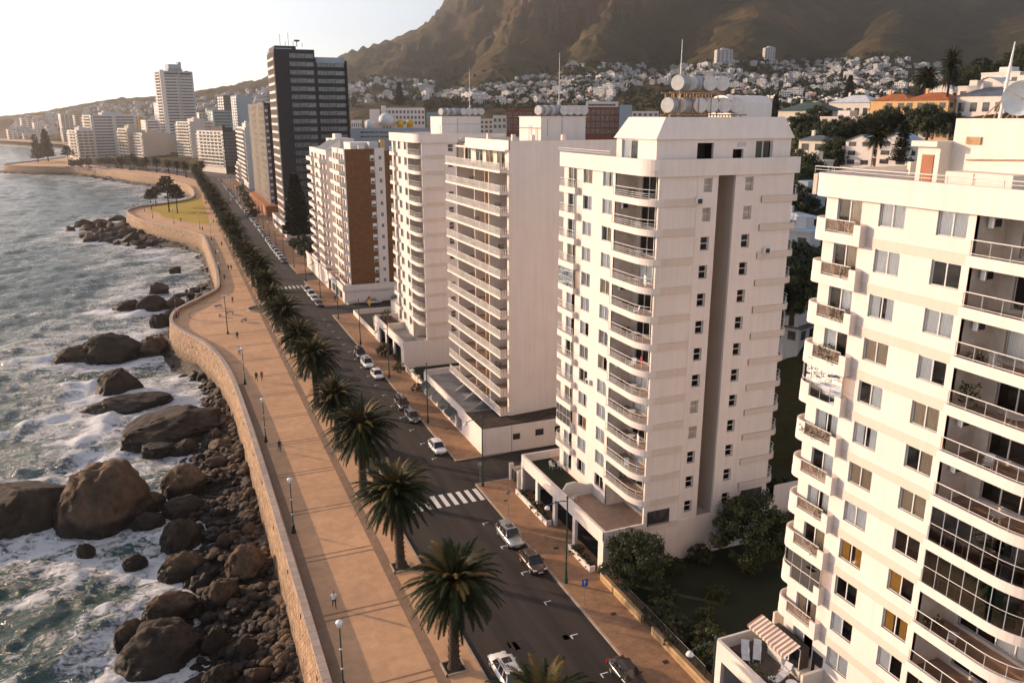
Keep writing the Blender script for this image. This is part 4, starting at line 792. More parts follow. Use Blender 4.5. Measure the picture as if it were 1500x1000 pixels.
b = MB(); pl = [(36.7, 5.0), (37.2, 5.7), (38.2, 5.75), (39.6, 5.2), (40.3, 5.2), (40.3, 4), (36.7, 4)]
b.face([(x, 74.0, z) for x, z in pl]); b.face([(x, 74.25, z) for x, z in pl][::-1])
for p, q in zip(pl, pl[1:]): b.face([(p[0], 74, p[1]), (q[0], 74, q[1]), (q[0], 74.25, q[1]), (p[0], 74.25, p[1])])
b.build('terrace_divider', 'warm_white', pD)
window(pD, (42.6, 63.9, 4.75), 0, 2.6, 1.5, 'slide', frame='frame_dark', simple=True); window(pD, (54.2, 63.9, 5.0), 0, 2.7, 1.5, 'slide', frame='frame_dark', simple=True)
b = MB(); b.wall((0, 63.92, 0), (1, 0), 43.5, 57.2, -1, 4.6); b.box(43.5, 57.2, 63.93, 64.2, 4.3, 4.6); b.wall((0, 63.88, 0), (1, 0), 57.2, 62, -1, 6.4); b.box(49.8, 50.8, 63.7, 63.9, 1.2, 2.6, 1); b.box(51.3, 52, 63.75, 63.9, 1.0, 1.9, 1); b.box(49.7, 50.2, 63.9, 63.97, 4.2, 5.5, 1); b.build('base_wall', ['white', 'grey_wall'], pD)
b = MB(); b.box(36.2, 36.7, 88.2, 88.7, 0, 2.4); b.box(36.2, 36.7, 85.6, 86.1, 0, 2.4); b.box(36.7, 44, 88.3, 88.6, 0, 1.8); o = b.build('gate_wall', ['cream']); tag(o, 'cream gate pillars and low wall beside the arcaded podium', 'gate wall')
rb, _ = railing([(36.45, 86.1), (36.45, 88.2)], .3, 1.4, 'pickets', 1); tag(rb.build('street_gate', 'iron_black'), 'dark metal gate between the cream pillars', 'gate')
# podium of the near tower
pE = podium('white podium terrace with dark floor at the foot of the nearest tower', 24.86, 45.5, 36.3, 57.0, 5.0, [(38.5, 44.6), (31, 37.6)], [], 'terrace_dark')
b = MB(); b.pathwall([(43, 45.2), (41.6, 45.2)], .2, 4, 6.3); b.prism([(39.9, 40.0), (41.2, 40.0), (41.2, 44.4), (39.9, 43.6)], 4, 4.75); b.box(39.0, 43, 38.7, 38.95, 4, 5.6); b.build('terrace_wall', ['warm_white'], pE)
window(pE, (39.95, 41.9, 4.75), SEAF, 3.4, 1.75, 'door', ('curtain_white', 1)); b = MB(); b.box(40.98, 41.0, 38.95, 40, 4.05, 6.4); b.build('terrace_door', 'dark_wall', pE)
n = 12; b = MB()
for i in range(22): y0, y1 = 40.0 + .2 * i, 40.0 + .2 * (i + 1); m_ = i % 2; b.face([(39.75, y0, 7.05), (38.4, y0, 6.5), (38.4, y1, 6.5), (39.75, y1, 7.05)], m_); b.face([(38.4, y0, 6.5), (38.4, y0, 6.28), (38.4, y1, 6.28), (38.4, y1, 6.5)], m_)
mat('awning_light', (.66, .62, .57), .85); mat('awning_brown', (.30, .17, .12), .85); o = b.build('striped_awning', ['awning_light', 'awning_brown']); tag(o, 'brown and white striped awning over the terrace of the nearest tower', 'awning')
# podium of the far twin and its neighbours
pB = podium('cream podium terrace with roof garden below the far rounded tower', 139.9, 163, 36.3, 57, 5.1, [(142, 147), (148, 153), (154, 159)], [], 'terrace_grey')
b = MB(); b.box(36.9, 39.8, 154, 162.5, 4.1, 4.7, 0); b.box(36.9, 41, 153.4, 153.7, 4.1, 5.4, 1); b.build('roof_bed', ['soil', 'cream'], pB)
b = MB(); b.pathwall([(36.4, 186), (36.4, 164)], .2, 0, 1.2); b.pathwall([(36.4, 186), (60, 186)], -.2, 0, 1.2); b.box(38, 44, 166, 172, 0, 2.6); b.box(45, 55, 168, 184, 0, 3.2); tag(b.build('yard_wall', ['cream']), 'low cream yard wall and sheds on the corner of the far side street', 'yard wall')
b = MB(); b.pathwall([(36.1, 140.5), (36.1, 126.5)], .2, 0, 1.1); b.box(36.0, 36.5, 126.2, 126.7, 0, 1.6); b.box(36.0, 36.5, 130.2, 130.7, 0, 1.6); tag(b.build('garden_wall', 'cream'), 'low cream wall along the small garden', 'garden wall')
# stone walls and fence of the dark garden
b = MB(); b.box(35.75, 36.15, 55.6, 63.4, 0, .95); tag(b.build('stone_wall', 'yellow_stone'), 'yellow stone garden wall nearer the arcaded podium', 'stone wall')
b = MB(); b.box(35.75, 36.15, 38, 53.8, 0, .95); tag(b.build('stone_wall', 'yellow_stone'), 'yellow stone garden wall nearer the striped awning', 'stone wall')
rb, _ = railing([(36.1, 63.2), (36.1, 46.2)], .3, 1.7, 'pickets', 2); tag(rb.build('metal_fence', 'iron_black'), 'dark metal fence behind the yellow stone walls', 'fence')
# ------------------------------------------------------------------ furniture on the terraces and balconies
def chair_mesh(kind):
    b = MB()
    if kind == 'lounge':
        b.box(-.3, .3, -.3, .45, .34, .4); b.face([(-.3, .42, .4), (.3, .42, .4), (.3, .85, .95), (-.3, .85, .95)]); b.face([(-.3, .46, .38), (.3, .46, .38), (.3, .89, .93), (-.3, .89, .93)][::-1]); b.box(-.3, .3, -.95, -.3, .3, .36)
        for x in (-.27, .27):
            for y in (-.9, .4): b.tube([(x, y, 0), (x, y, .34)], .025, 4)
            b.box(x - .03, x + .03, -.2, .5, .58, .62)
    else:
        b.box(-.25, .25, -.25, .25, .41, .46); b.face([(-.25, .23, .46), (.25, .23, .46), (.26, .36, .95), (-.26, .36, .95)]); b.face([(-.25, .27, .46), (.25, .27, .46), (.26, .40, .95), (-.26, .40, .95)][::-1])
        for x in (-.23, .23):
            for y in (-.22, .22): b.tube([(x, y, 0), (x, y, .42)], .025, 4)
            b.box(x - .03, x + .03, -.22, .25, .64, .68)
    return b.mesh('chair', 'chair_white')
CH = {k: chair_mesh(k) for k in ('lounge', 'seat')}
def chair(kind, x, y, z, rz, lab, g=None): o = put(CH[kind], 'terrace_chair', None, (x, y, z), rz); tag(o, lab, 'chair', g)
def tbl(x, y, z, lab):
    t_ = thing('terrace_table', lab, 'table', (x, y, z)); b = MB(); b.lathe((0, 0, .68), [(0, 0), (.42, 0), (.45, .02), (.42, .04), (0, .04)], 16); b.build('table_top', 'chair_white', t_)
    for a in range(3): b = MB(); b.tube([(.1 * math.cos(a * 2.09), .1 * math.sin(a * 2.09), .68), (.32 * math.cos(a * 2.09), .32 * math.sin(a * 2.09), 0)], .025, 5); b.build('leg', 'chair_white', t_)
chair('lounge', 38.0, 43.9, 4, R(-35), 'white lounger nearest the podium corner on the dark terrace'); chair('lounge', 38.9, 43.6, 4, R(-40), 'white lounger beside the terrace bay wall'); tbl(37.7, 40.2, 4, 'round white table on the dark terrace')
chair('lounge', 39.0, 40.7, 4, R(-70), 'white lounger near the terrace divider'); chair('seat', 39.6, 41.2, 4, R(-30), 'white chair tucked against the bay wall of the dark terrace'); tbl(38.6, 39.3, 4, 'second round white table close to the awning wall')
chair('seat', 39.0, 81.7, 4.02, R(30), 'white plastic chair on the dark turf terrace, nearer the sea'); chair('seat', 39.9, 81.3, 4.02, R(30), 'white plastic chair on the dark turf terrace, nearer the tower'); chair('seat', 37.5, 73.0, 4, R(200), 'white garden chair by the curved terrace divider')
PLM = [plant_mesh(1), plant_mesh(2, 240, .5, 1.2), plant_mesh(3, 120, .3, .7, 'leaf_olive'), plant_mesh(4, 200, .45, 1.5, 'leaf_dark')]
def pot(x, y, z, k, lab, sc=1, g=None): o = put(PLM[k], 'potted_plant', None, (x, y, z), random.random() * 6, sc); tag(o, lab, 'potted plant', g)
r = random.Random(31); flo = lambda i: ORD[i] + ' storey from the roof'
for i in (1, 2, 3, 5, 7, 8):
    for k in range(3 if i in (3, 5) else 1): pot(41 - .3 + r.uniform(0, .15), 24.9 + 15.5 + k * 1.0 + r.random() * .4, zE[i] - 2.72, r.randrange(4), f'leafy potted plant on a bay balcony of the nearest tower, {flo(i)}', r.uniform(.8, 1.15), f'bay balcony plants of the {flo(i)}')
for i in (0, 1, 2, 4, 5, 7, 8, 9, 11): pot(40.6 + r.random(), 69.4 + r.random() * .8, zD[i] - 2.53, r.randrange(4), f'potted plant in a corner balcony of the mansard tower, {flo(i)}', r.uniform(.7, 1.05))
for i in (1, 4, 6, 10): chair('seat', 40.7, 66.8 + r.random(), zD[i] - 2.53, r.uniform(0, 6), f'white chair in a corner balcony of the mansard tower, {flo(i)}')
for i in (0, 1, 2, 4, 8): chair('seat', 41.3 + r.random() * .5, 24.9 + 3.2 + r.random() * 2, zE[i] - 2.72, r.uniform(0, 6), f'white chair on a corner balcony of the nearest tower, {flo(i)}')
for i in range(0, 13, 2): pot(40.2, 101.2 + r.uniform(0, 1.5), zf[i] + .01, r.randrange(4), f'potted plant at the near end of a slab block balcony, {flo(i)}', r.uniform(.7, 1.0))
for i in (1, 3, 4, 7): pot(40.3, 110 + r.uniform(0, 5), zf[i] + .01, r.randrange(4), f'potted plant on the middle of a slab block balcony, {flo(i)}', r.uniform(.7, 1.0))
tow = MB(); tow.box(-.5, .5, -.02, .02, .0, .95); towm = {k_: tow.mesh('towel', k_) for k_ in ('cloth_red', 'cloth_blue', 'cloth_white')}
for i, k_ in ((3, 'cloth_white'), (6, 'cloth_red'), (9, 'cloth_white'), (10, 'cloth_blue')): tag(put(towm[k_], 'towel', None, (41.2, 66.2, zD[i] - 2.2), R(70)), f"{dict(cloth_red='red', cloth_blue='blue', cloth_white='white')[k_]} towel hung in a corner balcony of the mansard tower, {flo(i)}", 'towel')
for i in (0, 2, 3, 5, 7, 8, 9): tbl(41.2, 67.6, zD[i] - 2.53, f'round white table in a corner balcony of the mansard tower, {flo(i)}')
for i in (0, 1, 3, 5, 9): tbl(41.6, 28.2, zE[i] - 2.72, f'round white table on a corner balcony of the nearest tower, {flo(i)}')
for i in (2, 3, 6, 8): pot(41.3, 30.9, zE[i] - 2.72, i % 4, f'potted plant by the inner balcony wall, nearest tower, {flo(i)}', 1.2)
for i in (1, 4, 7, 10): ac(41.2, 70.62, zD[i] - .75, 0, f'small air conditioner in a corner balcony, mansard tower, {flo(i)}')
for i in (0, 1, 2, 4, 5): ac(41.9, 31.52, zE[i] - .75, 0, f'small air conditioner in a corner balcony, nearest tower, {flo(i)}')
for i in range(7): pot(36.9 + r.random() * .5, 36 + i * 1.35, 4, r.randrange(4), f'potted shrub along the seaward parapet of the dark terrace', r.uniform(.6, .95), 'shrubs along the dark terrace parapet')
for i in range(6): pot(37.4 + r.random() * 1.6, 154.8 + i * 1.3, 4.6, r.randrange(4), 'bushy plant in the roof bed below the far rounded tower', r.uniform(1, 1.5), 'plants in the roof bed')
# ================================================================== the apartment blocks further along the road
def ypx(u, v, X): d = ray(u, v); return X * d[1] / d[0]
def xpx(u, v, Y): d = ray(u, v); return Y * d[0] / d[1]
FWC = {}
def fwin(parent, x, y, z, rz, w, h, frame='frame_white', glass='far_glass', mull=1, name='window'):
    w, h = round(w, 2), round(h, 2); k = (w, h, frame, glass, mull)
    if k not in FWC:
        b = MB(); t = .07; b.box(-w / 2, w / 2, -.07, .02, 0, t); b.box(-w / 2, w / 2, -.07, .02, h - t, h)
        for i in range(mull + 2): xx = -w / 2 + (w - t) * i / (mull + 1); b.box(xx, xx + t, -.065, .02, t, h - t)
        b.face([(-w / 2, -.03, 0), (w / 2, -.03, 0), (w / 2, -.03, h), (-w / 2, -.03, h)], 1); FWC[k] = b.mesh('window', [frame, glass])
    return put(FWC[k], name, parent, (x, y, z), rz)
def block(label, x, y, L, Dp, z1, nf, front='balc', side='blank', wall='white', sidew=None, yaw=0, z0=0, zlow=0, roof='roof_grey', name='apartment_block', cat='apartment block', balm=None, glass='far_glass', frame='frame_white', sidefrac=(.08, .92), group=None, hood=True, nb=3, rail=False):
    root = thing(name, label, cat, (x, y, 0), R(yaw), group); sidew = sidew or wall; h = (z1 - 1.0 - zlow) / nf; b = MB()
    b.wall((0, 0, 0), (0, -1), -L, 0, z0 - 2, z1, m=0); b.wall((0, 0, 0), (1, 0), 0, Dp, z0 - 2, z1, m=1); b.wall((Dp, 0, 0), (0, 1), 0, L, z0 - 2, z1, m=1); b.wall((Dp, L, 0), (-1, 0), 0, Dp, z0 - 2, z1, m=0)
    b.face([(0, 0, z1 - .7), (Dp, 0, z1 - .7), (Dp, L, z1 - .7), (0, L, z1 - .7)], 2); b.box(.02, .3, .02, L - .02, z1 - .5, z1 + .003, 0); b.box(.3, Dp - .02, .02, .3, z1 - .5, z1 + .003, 1)
    b.build('wall', [wall, sidew, roof], root)
    if hood:
        q = MB(); q.box(Dp * .3, Dp * .75, L * .25, L * .7, z1 - .7, z1 + 2.6); q.box(Dp * .35, Dp * .5, L * .3, L * .45, z1 + 2.6, z1 + 3.9); q.box(Dp * .8, Dp * .9, L * .1, L * .2, z1 - .7, z1 + .9); q.build('roof_house', sidew if sidew not in ('dark_wall',) else 'dark_wall', root)
    for face, st, ln, rz in (('f', front, L, SEAF), ('s', side, Dp, 0)):
        if st == 'blank': continue
        P = (lambda u, d, z: (-d, u, z)) if face == 'f' else (lambda u, d, z: (u, -d, z)); fb = lambda q, u0, u1, d0, d1, za, zb, m=0: (q.box(-d1, -d0, u0, u1, za, zb, m) if face == 'f' else q.box(u0, u1, -d1, -d0, za, zb, m))
        if st == 'balc':
            q = MB(); fb(q, .15, ln - .1, 0, 1.25, 0, .22); fb(q, .15, ln - .1, 1.13, 1.25, .22, 1.1); fb(q, .15, .3, 0, 1.13, .22, 1.1)
            for i in range(1, nb): fb(q, ln * i / nb - .08, ln * i / nb + .08, 0, 1.2, .22, h + .0)
            me = q.mesh('balcony', balm or wall)
        for k in range(nf):
            z = zlow + h * k
            if st == 'balc':
                put(me, 'balcony', root, (0, 0, z))
                for i in range(nb): fwin(root, *P(ln * (i + .5) / nb, .0, z + .3), rz, ln / nb * .78, h - .75, frame, glass, 2, 'balcony_window')
            elif st == 'ribbon': a, c = sidefrac; fwin(root, *P(ln * (a + c) / 2, .0, z + .9), rz, ln * (c - a), h * .52, frame, glass, max(2, int(ln * (c - a) / 2.2)))
            elif st == 'ribbon2':
                for a, c in ((.05, .46), (.54, .95)): fwin(root, *P(ln * (a + c) / 2, .0, z + .9), rz, ln * (c - a), h * .5, frame, glass, 3)
            elif st == 'grid':
                for i in range(nb): fwin(root, *P(ln * (i + .5) / nb, .0, z + .75), rz, ln / nb * .62, h * .58, frame, glass, 1)
            elif st == 'few':
                for i in range(nb): fwin(root, *P(ln * (.62 + .3 * i / max(1, nb)), .0, z + 1.0), rz, 1.2, 1.2, frame, glass, 0)
    return root
# brown brick tower beside the far side street
A = thing('apartment_tower', 'brown brick tower with white seaward balconies at the far side street', 'apartment tower', (38.5, 198, 0)); b = MB(); nA, hA = 12, 2.72; zA = [36.7 - hA * (k + 1) for k in range(nA)]
b.wall((0, 0, 0), (1, 0), .3, 7.4, 4.4, 37.4, m=1); b.wall((0, -.05, 0), (1, 0), 7.4, 9.8, 4.4, 37.6, [], m=0); b.wall((0, 0, 0), (1, 0), 9.8, 11.6, 4.4, 36.8, m=1); b.box(7.38, 7.42, -.05, 0, 4.4, 37.6); b.box(9.78, 9.82, -.05, 0, 4.4, 37.6)
b.wall((0, 0, 0), (0, -1), -15, -.3, 4.4, 37.4, m=0); b.box(0, .3, .003, .3, 4.4, 37.5, 0); b.wall((11.6, 0, 0), (0, 1), 0, 15, 0, 37, m=1); b.wall((11.6, 15, 0), (-1, 0), 0, 11.6, 0, 37, m=0); b.face([(0, 0, 36.9), (11.6, 0, 36.9), (11.6, 15, 36.9), (0, 15, 36.9)], 2)
b.box(2.5, 8, 4, 12, 36.9, 38.8, 0); b.box(6.5, 8.6, 1, 3.6, 36.9, 39.0, 3); b.box(9.2, 10.4, 1.2, 2.4, 36.9, 39.4, 4); b.box(4, 5.6, 2, 3.4, 36.9, 38.2, 0); b.build('wall', ['white', 'brown_brick', 'roof_grey', 'grey_wall', 'ochre'], A)
q = MB(); q.prism([(.1, .15), (-1.1, .6), (-1.1, 6.9), (.1, 6.9)], 0, .2); q.pathwall([(.1, .15), (-1.1, .6), (-1.1, 6.9)], .12, .2, 1.0); bm1 = q.mesh('balcony', 'white'); q = MB(); q.prism([(.1, 7.5), (-.8, 7.6), (-.8, 14.6), (.1, 14.6)], 0, .2); q.pathwall([(.1, 7.5), (-.8, 7.6), (-.8, 14.6)], .12, .2, 1.0); bm2 = q.mesh('balcony', 'white')
q = MB(); q.box(-.5, .5, -.22, .1, -.1, 1.25); q.box(-.42, .42, -.23, -.21, 0, .55, 1); bm3 = q.mesh('box_window', ['frame_white', 'far_glass'])
for k, z in enumerate(zA):
    put(bm1, 'balcony', A, (0, 0, z)); put(bm2, 'balcony', A, (0, 0, z)); put(bm3, 'box_window', A, (6.75, 0, z + .7)); fwin(A, 8.75, -.05, z + .8, 0, .75, 1.0)
    for y in (2.2, 5.2, 9.2, 12.6): fwin(A, 0, y, z + .3, SEAF, 2.1, 2.0, 'frame_white', 'far_glass', 1, 'balcony_window')
q = MB(); q.box(-.15, .0, 7.1, 7.4, 4.4, 37.3); q.build('fin', 'ochre', A)
q = MB(); q.wall((-1.6, 0, 0), (1, 0), 0, 13.6, 0, 4.0); q.wall((-1.6, 0, 0), (0, -1), -33, 0, 0, 3.2, [(-32 + 5 * i, -28 + 5 * i, .3, 2.5) for i in range(6)], .5, 1); q.pathwall([(12, -.18), (-1.75, -.18), (-1.75, 33)], .25, 3.2, 4.7, 1); q.box(-1.4, 0, .2, 33, 3.1, 3.3, 2); q.box(-1.3, 12, .1, 33, 4.35, 4.45, 2); q.box(5.5, 9.8, -.09, .01, 2.5, 2.75, 3); q.build('podium', ['white', 'white', 'terrace_tile', 'grey_wall'], A)
A2 = block('white wedge-balconied tower directly behind the brown brick tower', 38.4, 221.5, 27, 12, 36.4, 12, 'blank', 'few', 'white', zlow=4.6, nb=1)
q = MB(); q.prism([(0, .2), (-1.6, 1.2), (-1.6, 9), (-.6, 13), (0, 13)], 0, .2); q.pathwall([(0, .2), (-1.6, 1.2), (-1.6, 9), (-.6, 13)], .12, .2, 1.1); bm4 = q.mesh('balcony', 'white'); q = MB(); q.prism([(0, 13.6), (-1.6, 14.6), (-1.6, 23), (0, 26.5)], 0, .2); q.pathwall([(0, 13.6), (-1.6, 14.6), (-1.6, 23), (0, 26.5)], .12, .2, 1.1); bm5 = q.mesh('balcony', 'white')
for k in range(12):
    z = 4.6 + (35.4 - 4.6) / 12 * k; put(bm4, 'balcony', A2, (0, 0, z)); put(bm5, 'balcony', A2, (0, 0, z))
    for y in (3.2, 8.2, 16.5, 22): fwin(A2, 0, y, z + .3, SEAF, 3.4, 1.95, 'frame_white', 'far_glass', 2, 'balcony_window')
q = MB(); q.face([(-.2, 0, 36.4), (-.2, 14, 36.4), (4, 14, 39), (4, 0, 39)]); q.face([(4, 0, 39), (4, 14, 39), (4, 14, 36), (4, 0, 36)]); q.face([(-.2, 0, 36.4), (4, 0, 39), (4, 0, 36)], 1); q.build('sloped_roof', ['roof_slate', 'white'], A2)
q = MB(); q.wall((-2.0, 0, 0), (0, -1), -33, 4, 0, 4.6); q.wall((-2, -4, 0), (1, 0), 0, 16, 0, 4.6, m=1); q.box(-2, 14, -4, 33, 4.0, 4.1, 2); q.pathwall([(14, -4), (-2, -4), (-2, 33)], .2, 4.1, 5, 0); q.build('podium', ['white', 'teal_wall', 'terrace_grey'], A2)
q = MB(); q.lathe((0, 0, 0), [(0, 0), (.9, 0), (.9, .06), (0, .06)], 10); o = q.build('round_sign', 'yellow', loc=(36.36, 243, 3.4)); o.rotation_euler = (0, R(-90), 0); tag(o, 'round yellow sign on the white podium wall', 'sign')
# dark towers
Hx, Hy = 42.1, 345; HL = ypx(392, 78, 42.1) - Hy; HD1 = xpx(460, 72, Hy) - Hx; HD2 = xpx(508, 92, Hy) - Hx
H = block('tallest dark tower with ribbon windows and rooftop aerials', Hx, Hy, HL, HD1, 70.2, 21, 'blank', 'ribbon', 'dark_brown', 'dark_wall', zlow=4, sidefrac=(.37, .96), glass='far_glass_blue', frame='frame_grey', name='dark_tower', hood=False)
q = MB(); hh = 65.2 / 21
for k in range(21):
    z = 4 + hh * k; q.box(-.5, 0, .3, HL - .2, z, z + 1.0); 
    for i in range(6): q.box(-.5, -.02, .5 + (HL - 1.2) / 5 * i, .85 + (HL - 1.2) / 5 * i, z + 1, z + hh)
q.build('front_lattice', 'pink_wall', H)
for k in range(21): fwin(H, -.02, HL / 2, 5 + hh * k, SEAF, HL - .8, hh - 1.1, 'frame_dark', 'far_glass', 5)
q = MB(); q.box(HD1, HD2, 1.2, HL, 0, 65.4, 1); q.box(HD1 + .3, HD2 - .6, 1.5, HL - 1, 65.4, 67.6, 2); q.box(HD2 - .6, HD2 + .1, .4, HL, 0, 66.4, 1); q.box(HD1 - .3, HD1 + .5, .5, 2, 0, 67, 1); q.box(.4, HD1 * .55, .3, HL - 1, 70.2, 71.4, 1); q.box(.8, HD1 * .45, .25, .32, 68.6, 70.6, 3); q.build('rear_wing', ['dark_brown', 'dark_wall', 'blue_grey', 'blue_grey'], H)
for k in range(20): fwin(H, (HD1 + HD2) / 2, 1.15, 4.9 + hh * k, 0, (HD2 - HD1) * .84, hh * .52, 'frame_grey', 'far_glass_blue', 6)
q = MB()
for x, hgt in ((3, 4.6), (5, 2), (6.2, 5.2), (8, 2.2), (11.5, 1.5)): q.tube([(x, 3, 71.3), (x, 3, 71.3 + hgt)], .1, 5)
q.lathe((9.4, 3, 71.4), [(0, 0), (.15, 0), (.15, 1.8), (1.2, 2.0), (1.2, 2.5), (0, 2.6)], 10); q.build('roof_aerials', 'iron_black', H)
Fx, Fy = 42.6, 400; FL = ypx(364, 151, Fx) - Fy; FD = xpx(397.5, 155, Fy) - Fx
F = block('slim dark tower with cream mullioned sea front above an orange base', Fx, Fy, FL, FD, 50.8, 15, 'grid', 'blank', 'cream', 'dark_brown', zlow=4.4, name='dark_tower', hood=False, nb=max(5, int(FL / 6))); hh = 45.4 / 15
for k in range(15):
    z = 4.4 + hh * k
    if k == 0:
        q = MB(); nn = int(FL / 5)
        for i in range(nn + 1): q.box(-.45, -.03, FL * i / nn * .985, FL * i / nn * .985 + .5, 4.4, 50.8)
        q.build('front_fins', 'cream', F)
    q = MB(); q.box(.2, FD * .42, -.9, 0, z, z + .2); q.box(.2, FD * .42, -.9, -.8, z + .2, z + 1.15); q.build('balcony', 'frame_white', F); fwin(F, FD * .23, 0, z + .3, 0, FD * .34, hh - .7, 'frame_white', 'far_glass', 1, 'balcony_window')
q = MB(); q.box(-3.2, FD, -8, FL, 0, 4.4); q.box(-3.4, FD, -8.1, FL, 4.4, 4.8, 1); q.build('orange_base', ['orange_podium', 'orange_podium'], F)
o = block('low white showroom with round canopies below the dark towers', 38.6, 318, 44, 12, 5.2, 1, 'ribbon', 'ribbon', 'white', hood=False, name='showroom', cat='low building', zlow=.6)
block('white low rise with small balconies left of the slim dark tower', 44.5, 596, 26, 14, 14, 4, 'balc', 'blank', 'white', zlow=1)
block('white balconied block with a plain pale end wall left of the slim dark tower', 46.3, 556, 60, xpx(376, 200, 556) - 46.3, 38, 12, 'balc', 'blank', 'white', 'grey_wall', zlow=4, nb=5, roof='roof_grey')
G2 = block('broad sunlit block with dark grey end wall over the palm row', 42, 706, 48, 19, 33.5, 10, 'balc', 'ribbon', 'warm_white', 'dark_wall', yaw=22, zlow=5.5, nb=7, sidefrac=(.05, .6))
x, y = gp(284, 242); block('slender pale block with stacked curved balconies beside the tallest white tower', x, y, 34, 24, 40, 13, 'balc', 'few', 'warm_white', 'pink_wall', yaw=20, zlow=3, nb=5)
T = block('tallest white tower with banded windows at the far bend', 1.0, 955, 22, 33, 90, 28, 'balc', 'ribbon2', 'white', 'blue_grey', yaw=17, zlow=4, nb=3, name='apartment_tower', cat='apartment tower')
q = MB(); q.box(-.8, 3.5, -1.2, 0, 0, 91, 0); q.box(17.5, 19, -1.0, 0, 0, 91, 1); q.box(3, 31, -.8, 0, 86.5, 88.2, 2); q.box(10, 23, 3, 14, 92.5, 97, 3); q.box(20, 23, 3, 9, 97, 99.5, 3)
for k in range(28): z = 4 + 85 / 28 * k; q.box(3.5, 33, -.7, 0, z, z + 1.0, 0)
q.build('fin', ['white', 'tan_wall', 'dark_wall', 'blue_grey'], T)
block('tan block with two large blank walls left of the tallest white tower', -21.7, 897, 30, 26, 29, 9, 'balc', 'blank', 'white', 'tan_wall', yaw=22, zlow=3, nb=3)
x, y = gp(228, 236); block('plain tan rear wing beside the two blank walls', x + 8, y + 10, 24, 26, 27, 9, 'blank', 'blank', 'tan_wall', yaw=22)
x, y = gp(141, 234.5); block('wide stepped white block with long banded side wall', x, y, 26, 46, 46, 14, 'balc', 'ribbon2', 'cream', 'grey_wall', yaw=22, zlow=3, nb=4, roof='roof_blue')
x, y = gp(118, 236); block('narrow cream block joined to the wide stepped block', x, y, 30, 16, 31, 9, 'balc', 'balc', 'cream', 'grey_wall', yaw=22, zlow=3, nb=3)
x, y = gp(196, 241); block('cream balconied front beside the wide stepped block', x - 4, y + 40, 26, 14, 33, 10, 'balc', 'blank', 'cream', 'tan_wall', yaw=22, zlow=2)
for lab, u0, u1, vt, vb, r_, st, wm in (('mirror grey office slab behind the far bend', 335, 362, 140, 186, 1150, 'blank', 'blue_grey'), ('narrow brown edge tower joined to the grey slab', 322, 334, 140, 186, 1140, 'grid', 'dark_brown'), ('flat teal grey office block behind the far bend', 298, 330, 162, 192, 1050, 'ribbon', 'teal_wall'), ('pale stepped block left of the teal office block', 285, 300, 165, 190, 1080, 'grid', 'pink_wall'),
        ('square dim block on the far bay, leftmost of its row', 20, 42, 174, 206, 1900, 'grid', 'pink_wall'), ('low wide block on the far bay shore', 44, 62, 183, 206, 1880, 'grid', 'cream'), ('pair topped block above the far beach', 80, 97, 167, 208, 1700, 'balc', 'cream'), ('brown slab block above the far beach', 97, 122, 169, 206, 1760, 'grid', 'tan_wall'), ('small pale tower above the far beach', 46, 53, 180, 208, 1780, 'grid', 'warm_white'), ('orange roofed block behind the wide stepped block', 178, 200, 170, 190, 1250, 'grid', 'ochre'),
        ('flat white block right of the orange roofed block', 198, 232, 176, 196, 1180, 'ribbon', 'white'), ('pale block at the foot of the left hill', 62, 80, 186, 206, 1820, 'grid', 'warm_white'), ('slim blue grey tower on the left hill foot', 228, 233, 150, 176, 1500, 'blank', 'blue_grey'), ('dim row block on the far bay, right of the beach pair', 2, 20, 190, 207, 1950, 'grid', 'cream')):
    x, y, zt = rp(u0, vt, r_); zb = min(rp(u0, vb, r_)[2], zt - 8); w_ = (u1 - u0) * r_ / FPX; zb = min(zb, 8)
    block(lab, x + w_ * .35, y, 26, w_ * .8, zt, max(4, int((zt - max(zb, 0)) / 3.4)), 'grid', st, wm, None, yaw=14, zlow=max(0, zb), z0=-3, nb=3, hood=False)
# ------------------------------------------------------------------ town blocks seen over the roofs
def townblock(lab, u0, u1, vt, vb, r_, st, wm, sw=None, fr='grid', yaw=0, nf=None, dep=14, roof='roof_grey', hood=False, nb=3, glass='far_glass'):
    x, y, zt = rp(u0, vt, r_); x2, y2, _ = rp(u1, vt, r_); w_ = math.hypot(x2 - x, y2 - y); a = math.degrees(math.atan2(y2 - y, x2 - x)); zb = rp(u0, vb, r_)[2]; n = nf or max(2, int((zt - zb) / 3.1))
    return block(lab, x, y, dep, w_, zt, n, fr, st, sw or wm, wm, yaw=a + yaw, zlow=zb, z0=min(-2, zb - 8), nb=nb, hood=hood, roof=roof, name='town_building', cat='building', glass=glass)
townblock('white flats with an amber roof band behind the brown tower roof', 541, 556, 160, 182, 560, 'blank', 'white', roof='ochre')
tb = townblock('long white flats with rows of dark windows under the mountain', 562, 622, 158, 184, 580, 'grid', 'white', nb=11)
townblock('white water tower block rising from the long white flats', 558, 565, 155, 180, 575, 'blank', 'white')
q = townblock('white domed hall among the roofs', 533, 580, 176, 192, 470, 'few', 'white', roof='roof_white'); dm = thing('dome_row', 'pale blue and gold domes on the white hall', 'domes', (0, 0, 0)); 
for i, (u, v, r_, m_) in enumerate(((542, 178, 2.6, 'roof_white'), (566, 172, 4.2, 'roof_white'), (586, 176, 1.7, 'yellow'), (600, 176, 1.7, 'yellow'))):
    x, y, z = rp(u, v, 466); b = MB(); b.lathe((x, y, z - 4), [(r_, 0), (r_, 3)] + [(r_ * math.cos(R(a)), 3 + r_ * .8 * math.sin(R(a))) for a in (15, 30, 50, 70, 85)], 16); b.build('dome', m_, dm, True)
townblock('long grey flat roofed hall with a strip of windows', 512, 700, 189, 205, 400, 'ribbon', 'blue_grey', roof='roof_grey', dep=30)
